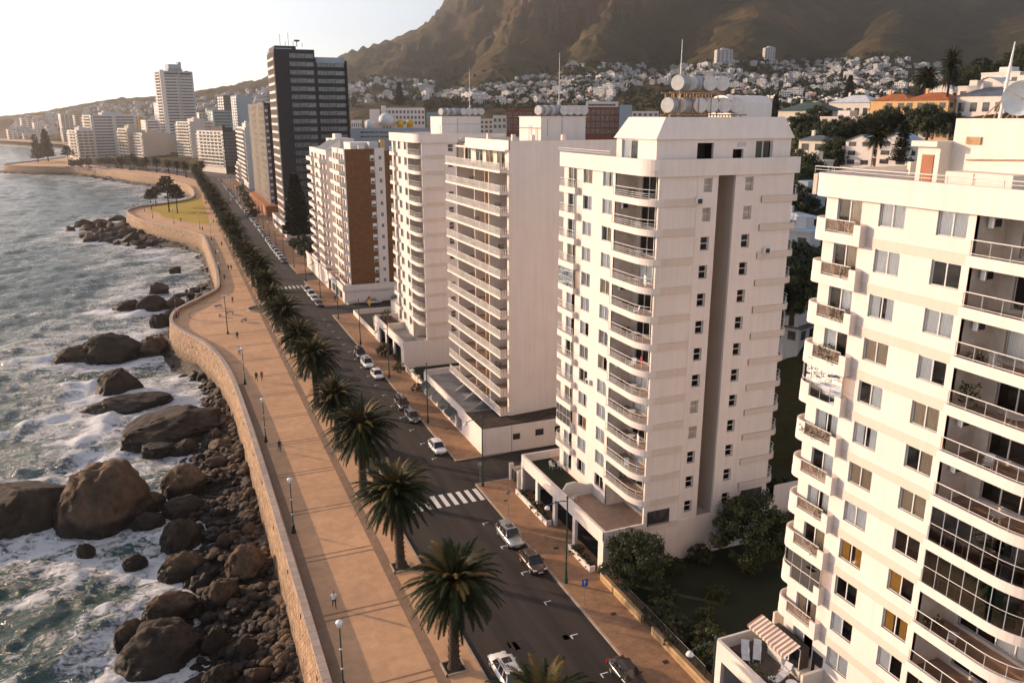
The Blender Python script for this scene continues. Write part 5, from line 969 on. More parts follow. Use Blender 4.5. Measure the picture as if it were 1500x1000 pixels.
townblock('green glass roofed hall right of the long white flats', 625, 655, 165, 184, 540, 'blank', 'teal_wall', 'white', roof='roof_green')
townblock('small orange block at the left edge of the far drum house', 636, 648, 172, 192, 430, 'few', 'ochre')
h_ = townblock('red brown brick hotel with balcony rows', 838, 908, 157, 197, 480, 'grid', 'red_brick_far', nb=10, dep=22)
townblock('cream upper floor on the red brown hotel', 858, 906, 149, 158, 484, 'ribbon', 'cream', nf=1)
townblock('orange brick block left of the red brown hotel', 741, 800, 161, 192, 500, 'grid', 'red_brick_far', 'ochre', nb=6, dep=20)
townblock('cream block between the two drum houses', 722, 742, 169, 190, 450, 'grid', 'cream'); townblock('blue grey block right of the red brown hotel', 908, 926, 154, 192, 470, 'blank', 'blue_grey')
for i, (u0, u1, vt, lab) in enumerate(((514, 530, 176, 'low white shed with red roof beside the dark tower'), (655, 690, 178, 'pale flats behind the far drum house'), (926, 965, 163, 'low white row right of the blue grey block'), (690, 722, 174, 'white town block behind the slab block drums'), (1060, 1110, 168, 'white block behind the mansard tower'), (800, 838, 172, 'pale low block left of the red brown hotel'))):
    townblock(lab, u0, u1, vt, vt + 22, 520 + 37 * i, 'grid', ('white', 'warm_white', 'white', 'cream', 'white', 'grey_wall')[i], nb=5)
# ------------------------------------------------------------------ houses
def house_mesh(w, d, h, roof, wall, roofm, seed=0, base=5, detail=True, floors=2):
    b = MB(); q = random.Random(seed); x0, x1, y0, y1 = -w / 2, w / 2, -d / 2, d / 2; b.box(x0, x1, y0, y1, -base, h, 0, 2)
    hr = {'flat': 0, 'hip': w * .17, 'gable': w * .2}[roof]; o = .5
    if roof == 'flat': b.box(x0 - .15, x1 + .15, y0 - .15, y1 + .15, h, h + .5, 0, 2); b.box(x0 + w * .3, x0 + w * .62, y0 + d * .35, y0 + d * .8, h + .5, h + 2.4, 0, 2)
    elif roof == 'hip':
        k = min(w, d) * .42; e = [(x0 - o, y0 - o, h), (x1 + o, y0 - o, h), (x1 + o, y1 + o, h), (x0 - o, y1 + o, h)]; r1, r2 = (x0 + k, 0, h + hr), (x1 - k, 0, h + hr)
        if d > w: r1, r2 = (0, y0 + k, h + hr), (0, y1 - k, h + hr)
        for f in ([e[0], e[1], r2, r1], [e[1], e[2], r2], [e[2], e[3], r1, r2], [e[3], e[0], r1]) if d <= w else ([e[0], e[1], r1], [e[1], e[2], r2, r1], [e[2], e[3], r2], [e[3], e[0], r1, r2]): b.face(f, 2)
        b.box(x0 + w * .25, x0 + w * .25 + .8, -.4, .4, h, h + hr + 1.2, 0)
    else:
        b.face([(x0 - o, y0 - o, h - .2), (x0 - o, y1 + o, h - .2), (0, y1 + o, h + hr), (0, y0 - o, h + hr)], 2); b.face([(0, y0 - o, h + hr), (0, y1 + o, h + hr), (x1 + o, y1 + o, h - .2), (x1 + o, y0 - o, h - .2)], 2)
        for y in (y0, y1): b.face([(x0, y, h), (x1, y, h), (0, y, h + hr)], 0)
    fh = h / floors
    for f in range(floors):
        for face in range(4 if detail else 2):
            ln = w if face % 2 == 0 else d; n = max(2, int(ln / 3.2))
            for i in range(n):
                if q.random() < .15: continue
                u = -ln / 2 + ln * (i + .5) / n; ww, z0 = min(ln / n * .55, 2.2), f * fh + .8; z1 = z0 + fh * .5
                P = [lambda a, e: (a, y0 - e), lambda a, e: (x0 - e, a), lambda a, e: (a, y1 + e), lambda a, e: (x1 + e, a)][face]
                p, p2 = P(u - ww / 2, .04), P(u + ww / 2, .04); b.face([(p[0], p[1], z0), (p2[0], p2[1], z0), (p2[0], p2[1], z1), (p[0], p[1], z1)], 1)
        if detail and q.random() < .7: b.box(x0 - 1.2, x0, y0 + .5, y1 - .5, f * fh + .0, f * fh + .2, 0); b.box(x0 - 1.2, x0 - 1.1, y0 + .5, y1 - .5, f * fh + .2, f * fh + .75, 0)
    return b, [wall, 'far_glass', roofm]
def villa(lab, u0, u1, vt, vb, roof, wall, roofm, seed, floors=2, r_=None, dep=.75, yaw=None, name='villa', hmul=1.0):
    hp = hit((u0 + u1) / 2, vb) if r_ is None else None; r_ = r_ or (hp[3] if hp else 300); x, y, z = rp((u0 + u1) / 2, vb, r_); w = (u1 - u0) * r_ / FPX; h = (vb - vt) * r_ / FPX * hmul; hw = h / (1.35 if roof != 'flat' else 1.1); az = math.degrees(math.atan2(x, y)); d = w * dep; x += math.sin(R(az)) * d * .5; y += math.cos(R(az)) * d * .5
    root = thing(name, lab, 'house', (x, y, z), R(-az - 28 if yaw is None else yaw)); b, ms = house_mesh(w * .92, d, hw, roof, wall, roofm, seed, 6, True, floors)
    bw, bg, br = MB(), MB(), MB()
    for f, m_ in zip(b.f, b.m): (bw, bg, br)[m_].face([b.v[i] for i in f])
    bw.build('wall', wall, root); br.build('roof', roofm, root); bg.build('window_panes', 'far_glass', root); return root
villa('large ochre villa with orange hipped roof and chimneys on the right hillside', 1284, 1338, 143, 178, 'hip', 'amber_wall', 'roof_red', 1, 2); villa('ochre wing with orange roof attached right of the large ochre villa', 1336, 1398, 143, 178, 'hip', 'amber_wall', 'roof_red', 2, 2)
villa('white villa with slate hipped roof right of the orange roofs', 1416, 1482, 138, 168, 'hip', 'white', 'roof_slate', 3, 1); villa('cream villa with dark green hipped roof left of the tent roofed house', 1150, 1224, 158, 186, 'hip', 'cream', 'roof_green', 4, 1); villa('pale house with bluish white tent roof', 1224, 1286, 147, 172, 'hip', 'warm_white', 'roof_white', 5, 1)
villa('flat white modern house below the tent roofed house', 1210, 1268, 174, 194, 'flat', 'white', 'roof_grey', 6, 2); villa('white three storey gabled house with blue roof, nearer the mansard tower', 1243, 1284, 199, 246, 'gable', 'white', 'roof_blue', 7, 3); villa('white three storey gabled house with blue roof, nearer the near tower roof', 1292, 1340, 200, 246, 'gable', 'white', 'roof_blue', 8, 3); villa('white rear range with chimneys joining the gabled houses', 1280, 1350, 204, 240, 'gable', 'white', 'roof_blue', 9, 2, dep=.4)
villa('old balconied house with dark roof beside the mansard tower', 1174, 1216, 198, 244, 'hip', 'cream', 'roof_slate', 10, 2); villa('long white terrace house high on the right edge', 1450, 1500, 110, 126, 'flat', 'white', 'roof_grey', 11, 1); villa('white house with arched gable below the long terrace house', 1432, 1478, 122, 140, 'gable', 'white', 'roof_white', 12, 1); villa('white flat roofed house left of the arched gable house', 1410, 1442, 130, 146, 'flat', 'white', 'roof_grey', 13, 1); villa('white gabled house behind the orange roofs', 1366, 1400, 130, 148, 'gable', 'white', 'roof_white', 14, 1)
villa('cream house with ochre wall low on the right edge', 1480, 1520, 124, 142, 'flat', 'cream', 'roof_grey', 15, 1); villa('small glazed gable house behind the roof door of the near tower', 1338, 1372, 190, 206, 'gable', 'cream', 'roof_blue', 16, 1); villa('tan roofed cottage behind the near tower stair house', 1372, 1392, 188, 206, 'hip', 'ochre', 'roof_dark', 17, 1)
villa('pale pergola house with white cornice between the two near towers', 1174, 1212, 238, 264, 'flat', 'cream', 'roof_white', 18, 1)
for i, (u0, u1, vt, vb, rf, wl, rm, lab) in enumerate(((1150, 1206, 284, 312, 'flat', 'blue_grey', 'roof_blue', 'blue grey house with lit windows in the gap between the near towers'), (1140, 1190, 318, 336, 'hip', 'blue_grey', 'roof_white', 'low shed with white tent roof in the gap between the near towers'), (1150, 1200, 340, 368, 'flat', 'grey_wall', 'roof_blue', 'pale blue flat roof in the gap between the near towers'), (1138, 1196, 372, 400, 'gable', 'grey_wall', 'roof_dark', 'dark gabled roof in the gap between the near towers'), (1146, 1180, 428, 462, 'flat', 'grey_wall', 'roof_grey', 'grey house with long window in the gap between the near towers'), (1136, 1184, 470, 505, 'hip', 'grey_wall', 'roof_dark', 'dark hipped roof low in the gap between the near towers'))):
    villa(lab, u0, u1, vt, vb, rf, wl, rm, 30 + i, 1, dep=1.0)
# the town on the mountain side
HK = [('white flat roofed house', 'flat', 'house_white', 'roof_white', 2), ('white house with red tiled roof', 'hip', 'house_white', 'roof_red', 2), ('cream house with pale roof', 'gable', 'cream', 'roof_white', 2), ('white block of flats', 'flat', 'house_white', 'roof_grey', 4), ('tan house with dark roof', 'hip', 'tan_wall', 'roof_dark', 2), ('white gabled house with slate roof', 'gable', 'house_white', 'roof_slate', 2), ('grey white flat roofed house', 'flat', 'grey_wall', 'roof_grey', 2)]
HM = []
for i, (lb, rf, wl, rm, fl) in enumerate(HK):
    for s_ in (0, 1):
        b, ms = house_mesh((10.5, 14)[s_] * (1.6 if fl == 4 else 1), (8, 9)[s_], 2.9 * fl, rf, wl, rm, 50 + i * 2 + s_, 4, False, fl); HM.append((i, b, ms, b.mesh('hillside_house', ms)))
ZN = [([(505, 128), (560, 112), (640, 124), (640, 146), (508, 152)], 'below the left mountain ridge', 34), ([(640, 140), (720, 122), (790, 112), (850, 104), (850, 152), (700, 154)], 'on the slope left of the slab block drums', 66), ([(830, 96), (1000, 92), (1000, 124), (930, 126), (880, 158), (850, 155)], 'on the high slope above the red brown hotel', 62),
      ([(1000, 98), (1110, 96), (1120, 150), (1060, 160), (1080, 130), (1000, 122)], 'under the twin slope towers', 60), ([(1110, 92), (1330, 86), (1320, 150), (1240, 158), (1130, 166)], 'in the dense quarter behind the mansard tower', 120), ([(1300, 96), (1430, 98), (1380, 128), (1300, 130)], 'in the shaded foot of the mountain at the right', 22)]
q = random.Random(77); HH = []
for P, zn, n in ZN:
    k = 0
    for _, hp in pick(q, P, n * 18, 500, 2600):
        if k >= n * 2.9: break
        if hp is None or hp[3] < 650 or hp[3] > 2300 or hp[2] % 7.0 > 5.2 or noise.noise((hp[0] / 170, hp[1] / 170, 2)) < -.3: continue
        if any((hp[0] - o[0]) ** 2 + (hp[1] - o[1]) ** 2 < 105 for o in HH): continue
        HH.append((hp[0], hp[1], hp[2], hp[3], zn)); k += 1
HH.sort(key=lambda o: o[3]); rest = MB()
RESTM = ['grey_wall', 'far_glass', 'roof_grey']
for i, (x, y, z, r_, zn) in enumerate(HH):
    kk = q.choices(range(7), [30, 10, 11, 11, 8, 10, 14])[0] * 2 + q.randrange(2); hk, b, ms, me = HM[kk]; az = math.atan2(x, y); rz = -az - .5 + q.gauss(0, .3); s_ = q.uniform(.62, .95)
    if i < 290: o = put(me, 'hillside_house', None, (x, y, z - .5), rz, s_); tag(o, f'{HK[hk][0]} {zn}', 'house', f'{HK[hk][0]}s {zn}')
    else:
        c_, sn = math.cos(rz), math.sin(rz); n0 = len(rest.v); rest.v += [(x + (p[0] * c_ - p[1] * sn) * s_, y + (p[0] * sn + p[1] * c_) * s_, z - .5 + p[2] * s_) for p in b.v]
        for f, m_ in zip(b.f, b.m): rest.f.append(tuple(n0 + j for j in f)); rest.m.append(m_); rest.uv.append(None)
hl = random.Random(5)
uu = [hl.uniform(20, 395) for _ in range(420)]; vv = [hl.uniform(t_ + 3, min(196, t_ + 34)) for t_ in np.interp(uu, [20, 150, 300, 400], [173, 152, 141, 124])]
for hp in hitv(uu, vv, 900, 2600):                    # the far hill on the left is built up too
    if hp is None: continue
    b, s_ = HM[hl.choice([0, 1, 4, 12])][1], hl.uniform(.55, .95); rz = hl.uniform(-.6, .6); c_, sn = math.cos(rz), math.sin(rz); n0 = len(rest.v); rest.v += [(hp[0] + (p[0] * c_ - p[1] * sn) * s_, hp[1] + (p[0] * sn + p[1] * c_) * s_, hp[2] - .5 + p[2] * s_) for p in b.v]
    for f, m_ in zip(b.f, b.m): rest.f.append(tuple(n0 + j for j in f)); rest.m.append(m_); rest.uv.append(None)
if rest.f: tag(rest.build('distant_houses', RESTM), 'distant white houses scattered over the mountain foot', None, None, 'stuff')
q2 = random.Random(61)                                # the low streets right behind the seafront towers
for gx in range(72, 330, 27):
    for gy in range(50, 640, 30):
        x, y = gx + q2.uniform(-7, 7), gy + q2.uniform(-8, 8); az = math.degrees(math.atan2(x, y)); z = float(terr(np.array([x]), np.array([y]), True, True)[0])
        if az > 38 and math.hypot(x, y) > 105 or az < 12 or q2.random() < .45: continue
        kk = q2.choice([0, 1, 2, 4, 5, 8, 10, 12]); put(HM[kk][3], 'town_house', None, (x, y, max(z, -.3)), R(-90) + q2.choice([0, PI / 2]) + q2.gauss(0, .05), q2.uniform(.9, 1.2)); o = COL.objects[-1]; tag(o, HK[HM[kk][0]][0] + ' in the low streets behind the seafront towers', 'house', HK[HM[kk][0]][0] + 's in the low streets')
for lab, u0, u1, vt, vb in (('broad pale slope tower, left of the twin pair under the mountain', 1042, 1071, 73, 98), ('slim pale slope tower, right of the twin pair under the mountain', 1116, 1134, 70, 94)):
    hp = hit((u0 + u1) / 2, vb, 900); r_ = hp[3]; x, y, zt = rp(u0 + (u1 - u0) * .3, vt, r_); w_ = (u1 - u0) * .75 * r_ / FPX; zb = hp[2]
    block(lab, x, y, 20, w_, zt, 12, 'grid', 'grid', 'warm_white', 'grey_wall', yaw=-math.degrees(math.atan2(x, y)) + 16, zlow=zb, z0=zb - 20, nb=4, hood=True, name='apartment_tower', cat='apartment tower')
# ------------------------------------------------------------------ boulders seen in the photograph
for a in (((-45, 108, 664, 786), 'long dark layered rock at the left edge of the picture', 'rock_dark', 'slab', 101, .95), ((96, 223, 648, 773), 'huge smooth boulder leaning on the long layered rock', 'rock_brown', 'round', 102, .95), ((168, 345, 574, 646), 'long flat-topped rock reaching the sea wall rubble', 'rock_dark', 'slab', 103, .7), ((138, 262, 568, 600), 'low dark reef in front of the long flat-topped rock', 'rock_dark', 'slab', 104, .5), ((142, 206, 527, 574), 'low jagged dark reef beside the breaking wave', 'rock_dark', 'slab', 105, .6), ((122, 212, 480, 527), 'big dark outcrop with smooth flanks standing in the surf', 'rock_dark', 'round', 106, .7), ((86, 150, 500, 528), 'broken tip of the big dark outcrop', 'rock_brown', 'slab', 107, .7), ((196, 256, 482, 520), 'brown rock between the big outcrop and the sea wall bulge', 'rock_brown', 'slab', 108, .7),
          ((160, 206, 434, 455), 'blocky dark rock in the surf, left of a group of three', 'rock_dark', 'block', 109, .6), ((202, 246, 428, 455), 'rounded dark rock, middle of a group of three', 'rock_dark', 'round', 110, .6), ((242, 272, 430, 452), 'small rounded rock beside the sea wall bulge', 'rock_brown', 'round', 111, .6), ((216, 247, 412, 430), 'square brown rock standing alone off the bay', 'rock_brown', 'block', 112, .6), ((222, 252, 455, 478), 'dark wet rock under the sea wall bulge', 'rock_dark', 'slab', 113, .6), ((248, 268, 385, 400), 'small square rock at the bay rubble', 'rock_dark', 'block', 114, .6),
          ((110, 136, 308, 332), 'dark rock at the tip of the promontory reef', 'rock_dark', 'round', 115, .6), ((94, 112, 324, 338), 'small outer rock off the promontory reef', 'rock_dark', 'block', 116, .6), ((132, 160, 308, 330), 'smooth hump on the promontory reef', 'rock_brown', 'round', 117, .6), ((158, 190, 312, 340), 'rubbly mass of the promontory reef', 'rock_brown', 'block', 118, .7), ((176, 208, 318, 354), 'dark buttress rock under the promontory wall', 'rock_dark', 'block', 119, .8), ((156, 186, 304, 322), 'pale rock high on the promontory reef', 'rock_grey', 'slab', 120, .7), ((198, 213, 356, 363), 'little dark rock in the bay', 'rock_dark', 'round', 121, .6), ((150, 178, 343, 352), 'flat rock awash off the promontory reef', 'rock_dark', 'slab', 122, .6),
          ((242, 304, 668, 724), 'round tan boulder on the edge of the rubble', 'rock_tan', 'round', 123, .85), ((335, 394, 788, 850), 'pale round boulder against the sea wall', 'rock_tan', 'round', 124, .85), ((183, 296, 897, 982), 'largest dark round boulder in the nearest surf', 'rock_dark', 'round', 125, .85), ((216, 293, 860, 908), 'split brown boulder behind the largest dark one', 'rock_brown', 'round', 126, .7), ((172, 216, 902, 946), 'brown rock half hidden by the largest dark boulder', 'rock_brown', 'round', 127, .8), ((240, 302, 800, 846), 'brown boulder pair in the nearest surf channel', 'rock_brown', 'round', 128, .7), ((114, 142, 790, 814), 'small pointed rock alone in the near water', 'rock_dark', 'block', 129, .7), ((182, 214, 808, 829), 'small dark rock alone in foam, right of the pointed one', 'rock_dark', 'round', 130, .7), ((196, 240, 715, 747), 'dark boulder below the huge smooth one', 'rock_brown', 'round', 131, .8), ((196, 240, 746, 772), 'wet dark boulder in the foam channel', 'rock_dark', 'round', 132, .7), ((300, 352, 838, 884), 'brown double boulder beside the pale round one', 'rock_brown', 'round', 133, .8), ((240, 296, 752, 802), 'wide dark boulder at the head of the foam channel', 'rock_dark', 'round', 134, .8),
          ((326, 370, 714, 742), 'tan angular boulder in the upper rubble', 'rock_tan', 'block', 135, .8), ((346, 384, 738, 764), 'brown boulder beside the sea wall foot', 'rock_brown', 'block', 136, .8), ((352, 386, 758, 788), 'cracked pale boulder above the round one', 'rock_tan', 'block', 137, .8), ((310, 350, 772, 800), 'brown boulder in mid rubble', 'rock_brown', 'block', 138, .8), ((300, 345, 630, 660), 'tan block on the rubble beside the wall', 'rock_tan', 'block', 139, .8), ((248, 292, 640, 664), 'flat brown stone at the end of the long flat-topped rock', 'rock_brown', 'slab', 140, .8), ((305, 328, 624, 642), 'small square tan block near the wall foot', 'rock_tan', 'block', 141, .8), ((298, 340, 662, 682), 'broad tan stone bedded in the pebbles', 'rock_tan', 'slab', 142, .8), ((205, 262, 640, 668), 'dark rock at the foam channel mouth', 'rock_dark', 'slab', 143, .7), ((290, 345, 905, 960), 'dark boulder right of the largest one', 'rock_dark', 'block', 144, .8), ((345, 385, 930, 965), 'dark angular boulder with a lit edge', 'rock_dark', 'block', 145, .8), ((300, 345, 968, 1010), 'dark boulder at the bottom edge of the picture', 'rock_dark', 'round', 146, .8), ((352, 400, 965, 1005), 'brown boulder at the foot of the nearest wall', 'rock_brown', 'block', 147, .8), ((376, 408, 920, 948), 'brown squarish boulder against the nearest wall', 'rock_brown', 'block', 148, .8), ((240, 300, 720, 756), 'dark stone below the round tan boulder', 'rock_dark', 'round', 149, .8)):
    (u0, u1, v0, v1), lab, m_, kd, sd, dep = a; rock_px(u0, u1, v0, v1, lab, None, m_, kd, sd, SEA + (.6 if u0 > 290 else 0), dep, tilt=-.24 if sd == 101 else 0, hmul=.8 if sd in (101, 103) else (.9 if sd == 102 else 1))
# rubble between them
q = random.Random(5); WN = offset(W, 1.0); cnt = 0; pm = MB(); pts = []
def alongshore(i, d): a = np.array(W[i]); c = np.array(WN[i]); n = (c - a) / np.linalg.norm(c - a); p = a + n * d; return float(p[0]), float(p[1])
near = [i for i, p in enumerate(W) if 36 < p[1] < 240]; far_ = [i for i, p in enumerate(W) if 240 <= p[1] < 470 or 600 < p[1] < 900]
zone = lambda y: 'the nearest sea wall' if y < 90 else ('the straight sea wall' if y < 150 else ('the sea wall bulge' if y < 205 else ('the bay wall' if y < 300 else ('the promontory' if y < 470 else 'the distant sea wall'))))
ZI = [[i for i, p in enumerate(W) if a_ < p[1] < c_] for a_, c_ in ((36, 165), (165, 215), (215, 262), (366, 458), (600, 860))]; ZNUM = [112, 12, 40, 60, 14]; SEQ = [z_ for z_, n_ in enumerate(ZNUM) for _ in range(n_)]; tries = 0
while cnt < len(SEQ) and tries < 20000:
    tries += 1; zi_ = SEQ[cnt]; i = q.choice(ZI[zi_]); w_ = shore_w(W[i][1]); d = .8 + (w_ - .6) * q.random() ** .85
    x, y = alongshore(i, d); s_ = min(1.8, .38 + abs(q.gauss(0, .45)) + (.2 if d > 5 else 0)) * (1, 1.1, 1.35, 2.1, 1.8)[zi_]
    if any((x - a) ** 2 + (y - b_) ** 2 < (c * .5 + s_ * (.9 if zi_ < 2 else .55)) ** 2 for a, b_, c in ROCKS): continue
    k = q.choices([0, 1, 2, 3, 4, 5, 6, 7], [3, 2, 1, 4, 3, 2, 3, 3])[0] if d < 9 else q.choice([0, 2, 3, 5, 7]); z = -4.7 - 2.2 * (d / w_) ** .8 + .25 * s_
    o = put(PROTO[k], 'boulder', None, (x, y, z), q.uniform(0, 6.3), (s_ * q.uniform(.8, 1.3), s_ * q.uniform(.8, 1.2), s_ * q.uniform(.6, .95))); o.rotation_euler[0] = q.gauss(0, .25)
    col = ('brown', 'tan', 'dark', 'brown', 'grey', 'dark', 'tan', 'dark')[k]; shp = ('rounded', 'rounded', 'flat', 'angular', 'angular', 'rounded', 'angular', 'angular')[k]
    tag(o, f'{shp} {col} boulder in the rubble under {zone(y)}', 'boulder', f'{shp} {col} boulders under {zone(y)}'); ROCKS.append((x, y, s_)); cnt += 1
STV = []
for s_ in range(6):
    vs, fs = IC2; STV.append([Vector(v) * (1 + .3 * noise.noise(Vector(v) * 1.3 + Vector((s_ * 9, 0, 0)))) for v in vs])
for _ in range(5200):
    i = q.choice([j for j in near if W[j][1] < 165]) if _ < 4500 else q.choice(near + far_); w_ = shore_w(W[i][1]); d = .5 + w_ * .8 * q.random() ** 1.25; x, y = alongshore(i, d); x += q.uniform(-1, 1); y += q.uniform(-1.1, 1.1)
    s_ = .17 + abs(q.gauss(0, .26)); z = -4.55 - 2.2 * (d / w_) ** .8 + (noise.fractal((x * .22, y * .22, 3), .9, 2, 5)) * 1.0 + s_ * .2
    a = q.uniform(0, 6.3); c_, sn = math.cos(a), math.sin(a); e = (s_ * q.uniform(.8, 1.5), s_ * q.uniform(.7, 1.1), s_ * q.uniform(.45, .8)); m_ = q.choice([0, 1, 2])
    pm.idx([(x + v.x * e[0] * c_ - v.y * e[1] * sn, y + v.x * e[0] * sn + v.y * e[1] * c_, z + v.z * e[2]) for v in STV[q.randrange(6)]], IC2[1], m_)
tag(pm.build('shore_stones', ['rock_brown', 'rock_grey', 'rock_tan'], None, True), 'loose stones and cobbles at the foot of the sea wall', None, None, 'stuff')
# ------------------------------------------------------------------ sea
aa = np.radians(np.linspace(-62, 14, 560)); rr = np.geomspace(24, 2600, 720); RR, AA = np.meshgrid(rr, aa, indexing='ij'); X, Y = RR * np.sin(AA), RR * np.cos(AA)
sd_ = shore_dist(X, Y).reshape(X.shape); keep = (sd_ < 1.2) & (X > -880)
q = np.random.RandomState(8); H = np.zeros(X.shape)
for wl, am, n in ((26, .17, 6), (13, .22, 8), (6.5, .13, 9), (3.2, .075, 9), (1.7, .035, 8)):
    for _ in range(n):
        th = R(-48) + q.normal(0, .5); k = 2 * PI / (wl * q.uniform(.75, 1.3)); ph = k * (X * math.cos(th) + Y * math.sin(th)) + q.uniform(0, 6.28)
        H += am / math.sqrt(n) * 1.4 * (1 - 2 * np.abs(np.sin(ph / 2)) ** .8 + .15) * np.clip(1.6 - RR / (wl * 90), 0, 1)
CREST = np.zeros(X.shape)
for u0, v0, u1, v1, wd, hh in ((90, 566, 196, 545, 1.6, .9), (-20, 742, 70, 690, 1.5, .8), (180, 462, 250, 440, 2.2, 1.3), (110, 648, 176, 596, 1.6, .9), (-30, 905, 120, 836, 1.2, .5), (20, 530, 120, 512, 1.6, .6), (-20, 640, 90, 606, 1.6, .7), (60, 930, 175, 880, 1.1, .5), (60, 470, 150, 452, 1.8, .5), (120, 395, 240, 375, 2, .5), (100, 362, 230, 345, 2, .5), (-20, 470, 60, 455, 2, .5)):
    (ax, ay), (bx, by) = gp(u0, v0, SEA), gp(u1, v1, SEA); dx, dy = bx - ax, by - ay; ln = math.hypot(dx, dy); tt_ = ((X - ax) * dx + (Y - ay) * dy) / ln / ln; ds = ((X - ax) * dy - (Y - ay) * dx) / ln + 1.2 * np.sin(tt_ * 5 + u0) + .5 * np.sin(tt_ * 13)
    CREST = np.maximum(CREST, hh * np.exp(-(ds / wd) ** 2) * sstep(-.15, .12, tt_) * sstep(1.15, .88, tt_) * (.75 + .25 * np.sin(tt_ * 17 + v0)))
H += CREST * .9
Z = SEA + H * np.clip(.35 - sd_ / 25, .35, 1)
foam = .38 * np.exp(-(np.maximum(-sd_ - 8, 0) / 40) ** 2) * (.72 + .28 * sstep(70, 130, Y)) + .17 + .12 * np.clip(fbm(X, Y, 90, 3, 21), -1, 1)
for x, y, r_ in ROCKS:
    d = np.hypot(X - x, Y - y); foam = np.maximum(foam, .17 + .50 * np.exp(-(np.maximum(d - r_, 0) / (4 + r_ * .9)) ** 2))
foam += .55 * CREST + .10 * fbm(X, Y, 22, 3, 33) + .22 * np.clip(H - .25, 0, .6)
m, t, b = nt('sea_water'); M['sea_water'] = m; b.inputs['IOR'].default_value = 1.33; b.inputs['Roughness'].default_value = .12
at = N(t, 'ShaderNodeAttribute', attribute_name='foam'); v = coord(t, 'Object', (1, 1, .3), (0, 0, R(20))); v2 = coord(t, 'Object', (.55, 1.5, .3), (0, 0, R(-38)))
n1 = noi(t, v, .75, 12, .74, 1.9); n2 = noi(t, v2, .17, 9, .66, 1.2)
av = N(t, 'ShaderNodeMath', operation='MULTIPLY_ADD'); t.links.new(n1, av.inputs[0]); av.inputs[1].default_value = .58; hf = N(t, 'ShaderNodeMath', operation='MULTIPLY'); t.links.new(n2, hf.inputs[0]); hf.inputs[1].default_value = .42; t.links.new(hf.outputs[0], av.inputs[2])
sm = N(t, 'ShaderNodeMath', operation='MULTIPLY_ADD'); t.links.new(at.outputs['Fac'], sm.inputs[0]); sm.inputs[1].default_value = .42; t.links.new(av.outputs[0], sm.inputs[2])
ff = N(t, 'ShaderNodeMapRange', interpolation_type='SMOOTHSTEP'); t.links.new(sm.outputs[0], ff.inputs[0]); ff.inputs[1].default_value = .67; ff.inputs[2].default_value = .785
deep = ramp(t, noi(t, coord(t), .03, 4), [(.35, (.007, .040, .040)), (.65, (.014, .060, .056))]); milky = mixc(t, ramp(t, sm.outputs[0], [(.59, (0, 0, 0)), (.82, (1, 1, 1))]), deep, (.085, .165, .16))
t.links.new(mixc(t, ff.outputs[0], milky, (.72, .73, .74)), b.inputs['Base Color'])
rg = N(t, 'ShaderNodeMapRange'); t.links.new(ff.outputs[0], rg.inputs[0]); rg.inputs[3].default_value = .12; rg.inputs[4].default_value = .8; t.links.new(rg.outputs[0], b.inputs['Roughness'])
hh = N(t, 'ShaderNodeMath', operation='MULTIPLY_ADD'); t.links.new(ff.outputs[0], hh.inputs[0]); hh.inputs[1].default_value = .35; n4 = noi(t, coord(t, 'Object', (.6, 1.3, .2), (0, 0, R(-42))), .55, 9, .68, .3); n5 = N(t, 'ShaderNodeMath', operation='MULTIPLY'); n5.inputs[1].default_value = 1.6; t.links.new(n4, n5.inputs[0]); t.links.new(n5.outputs[0], hh.inputs[2]); bump(t, b, hh.outputs[0], .9, .7); b.inputs['Specular IOR Level'].default_value = .26
struct(put(gridmesh('sea', X, Y, Z, keep, ['sea_water'], True, foam), 'sea'), 'rough green grey sea with white foam')
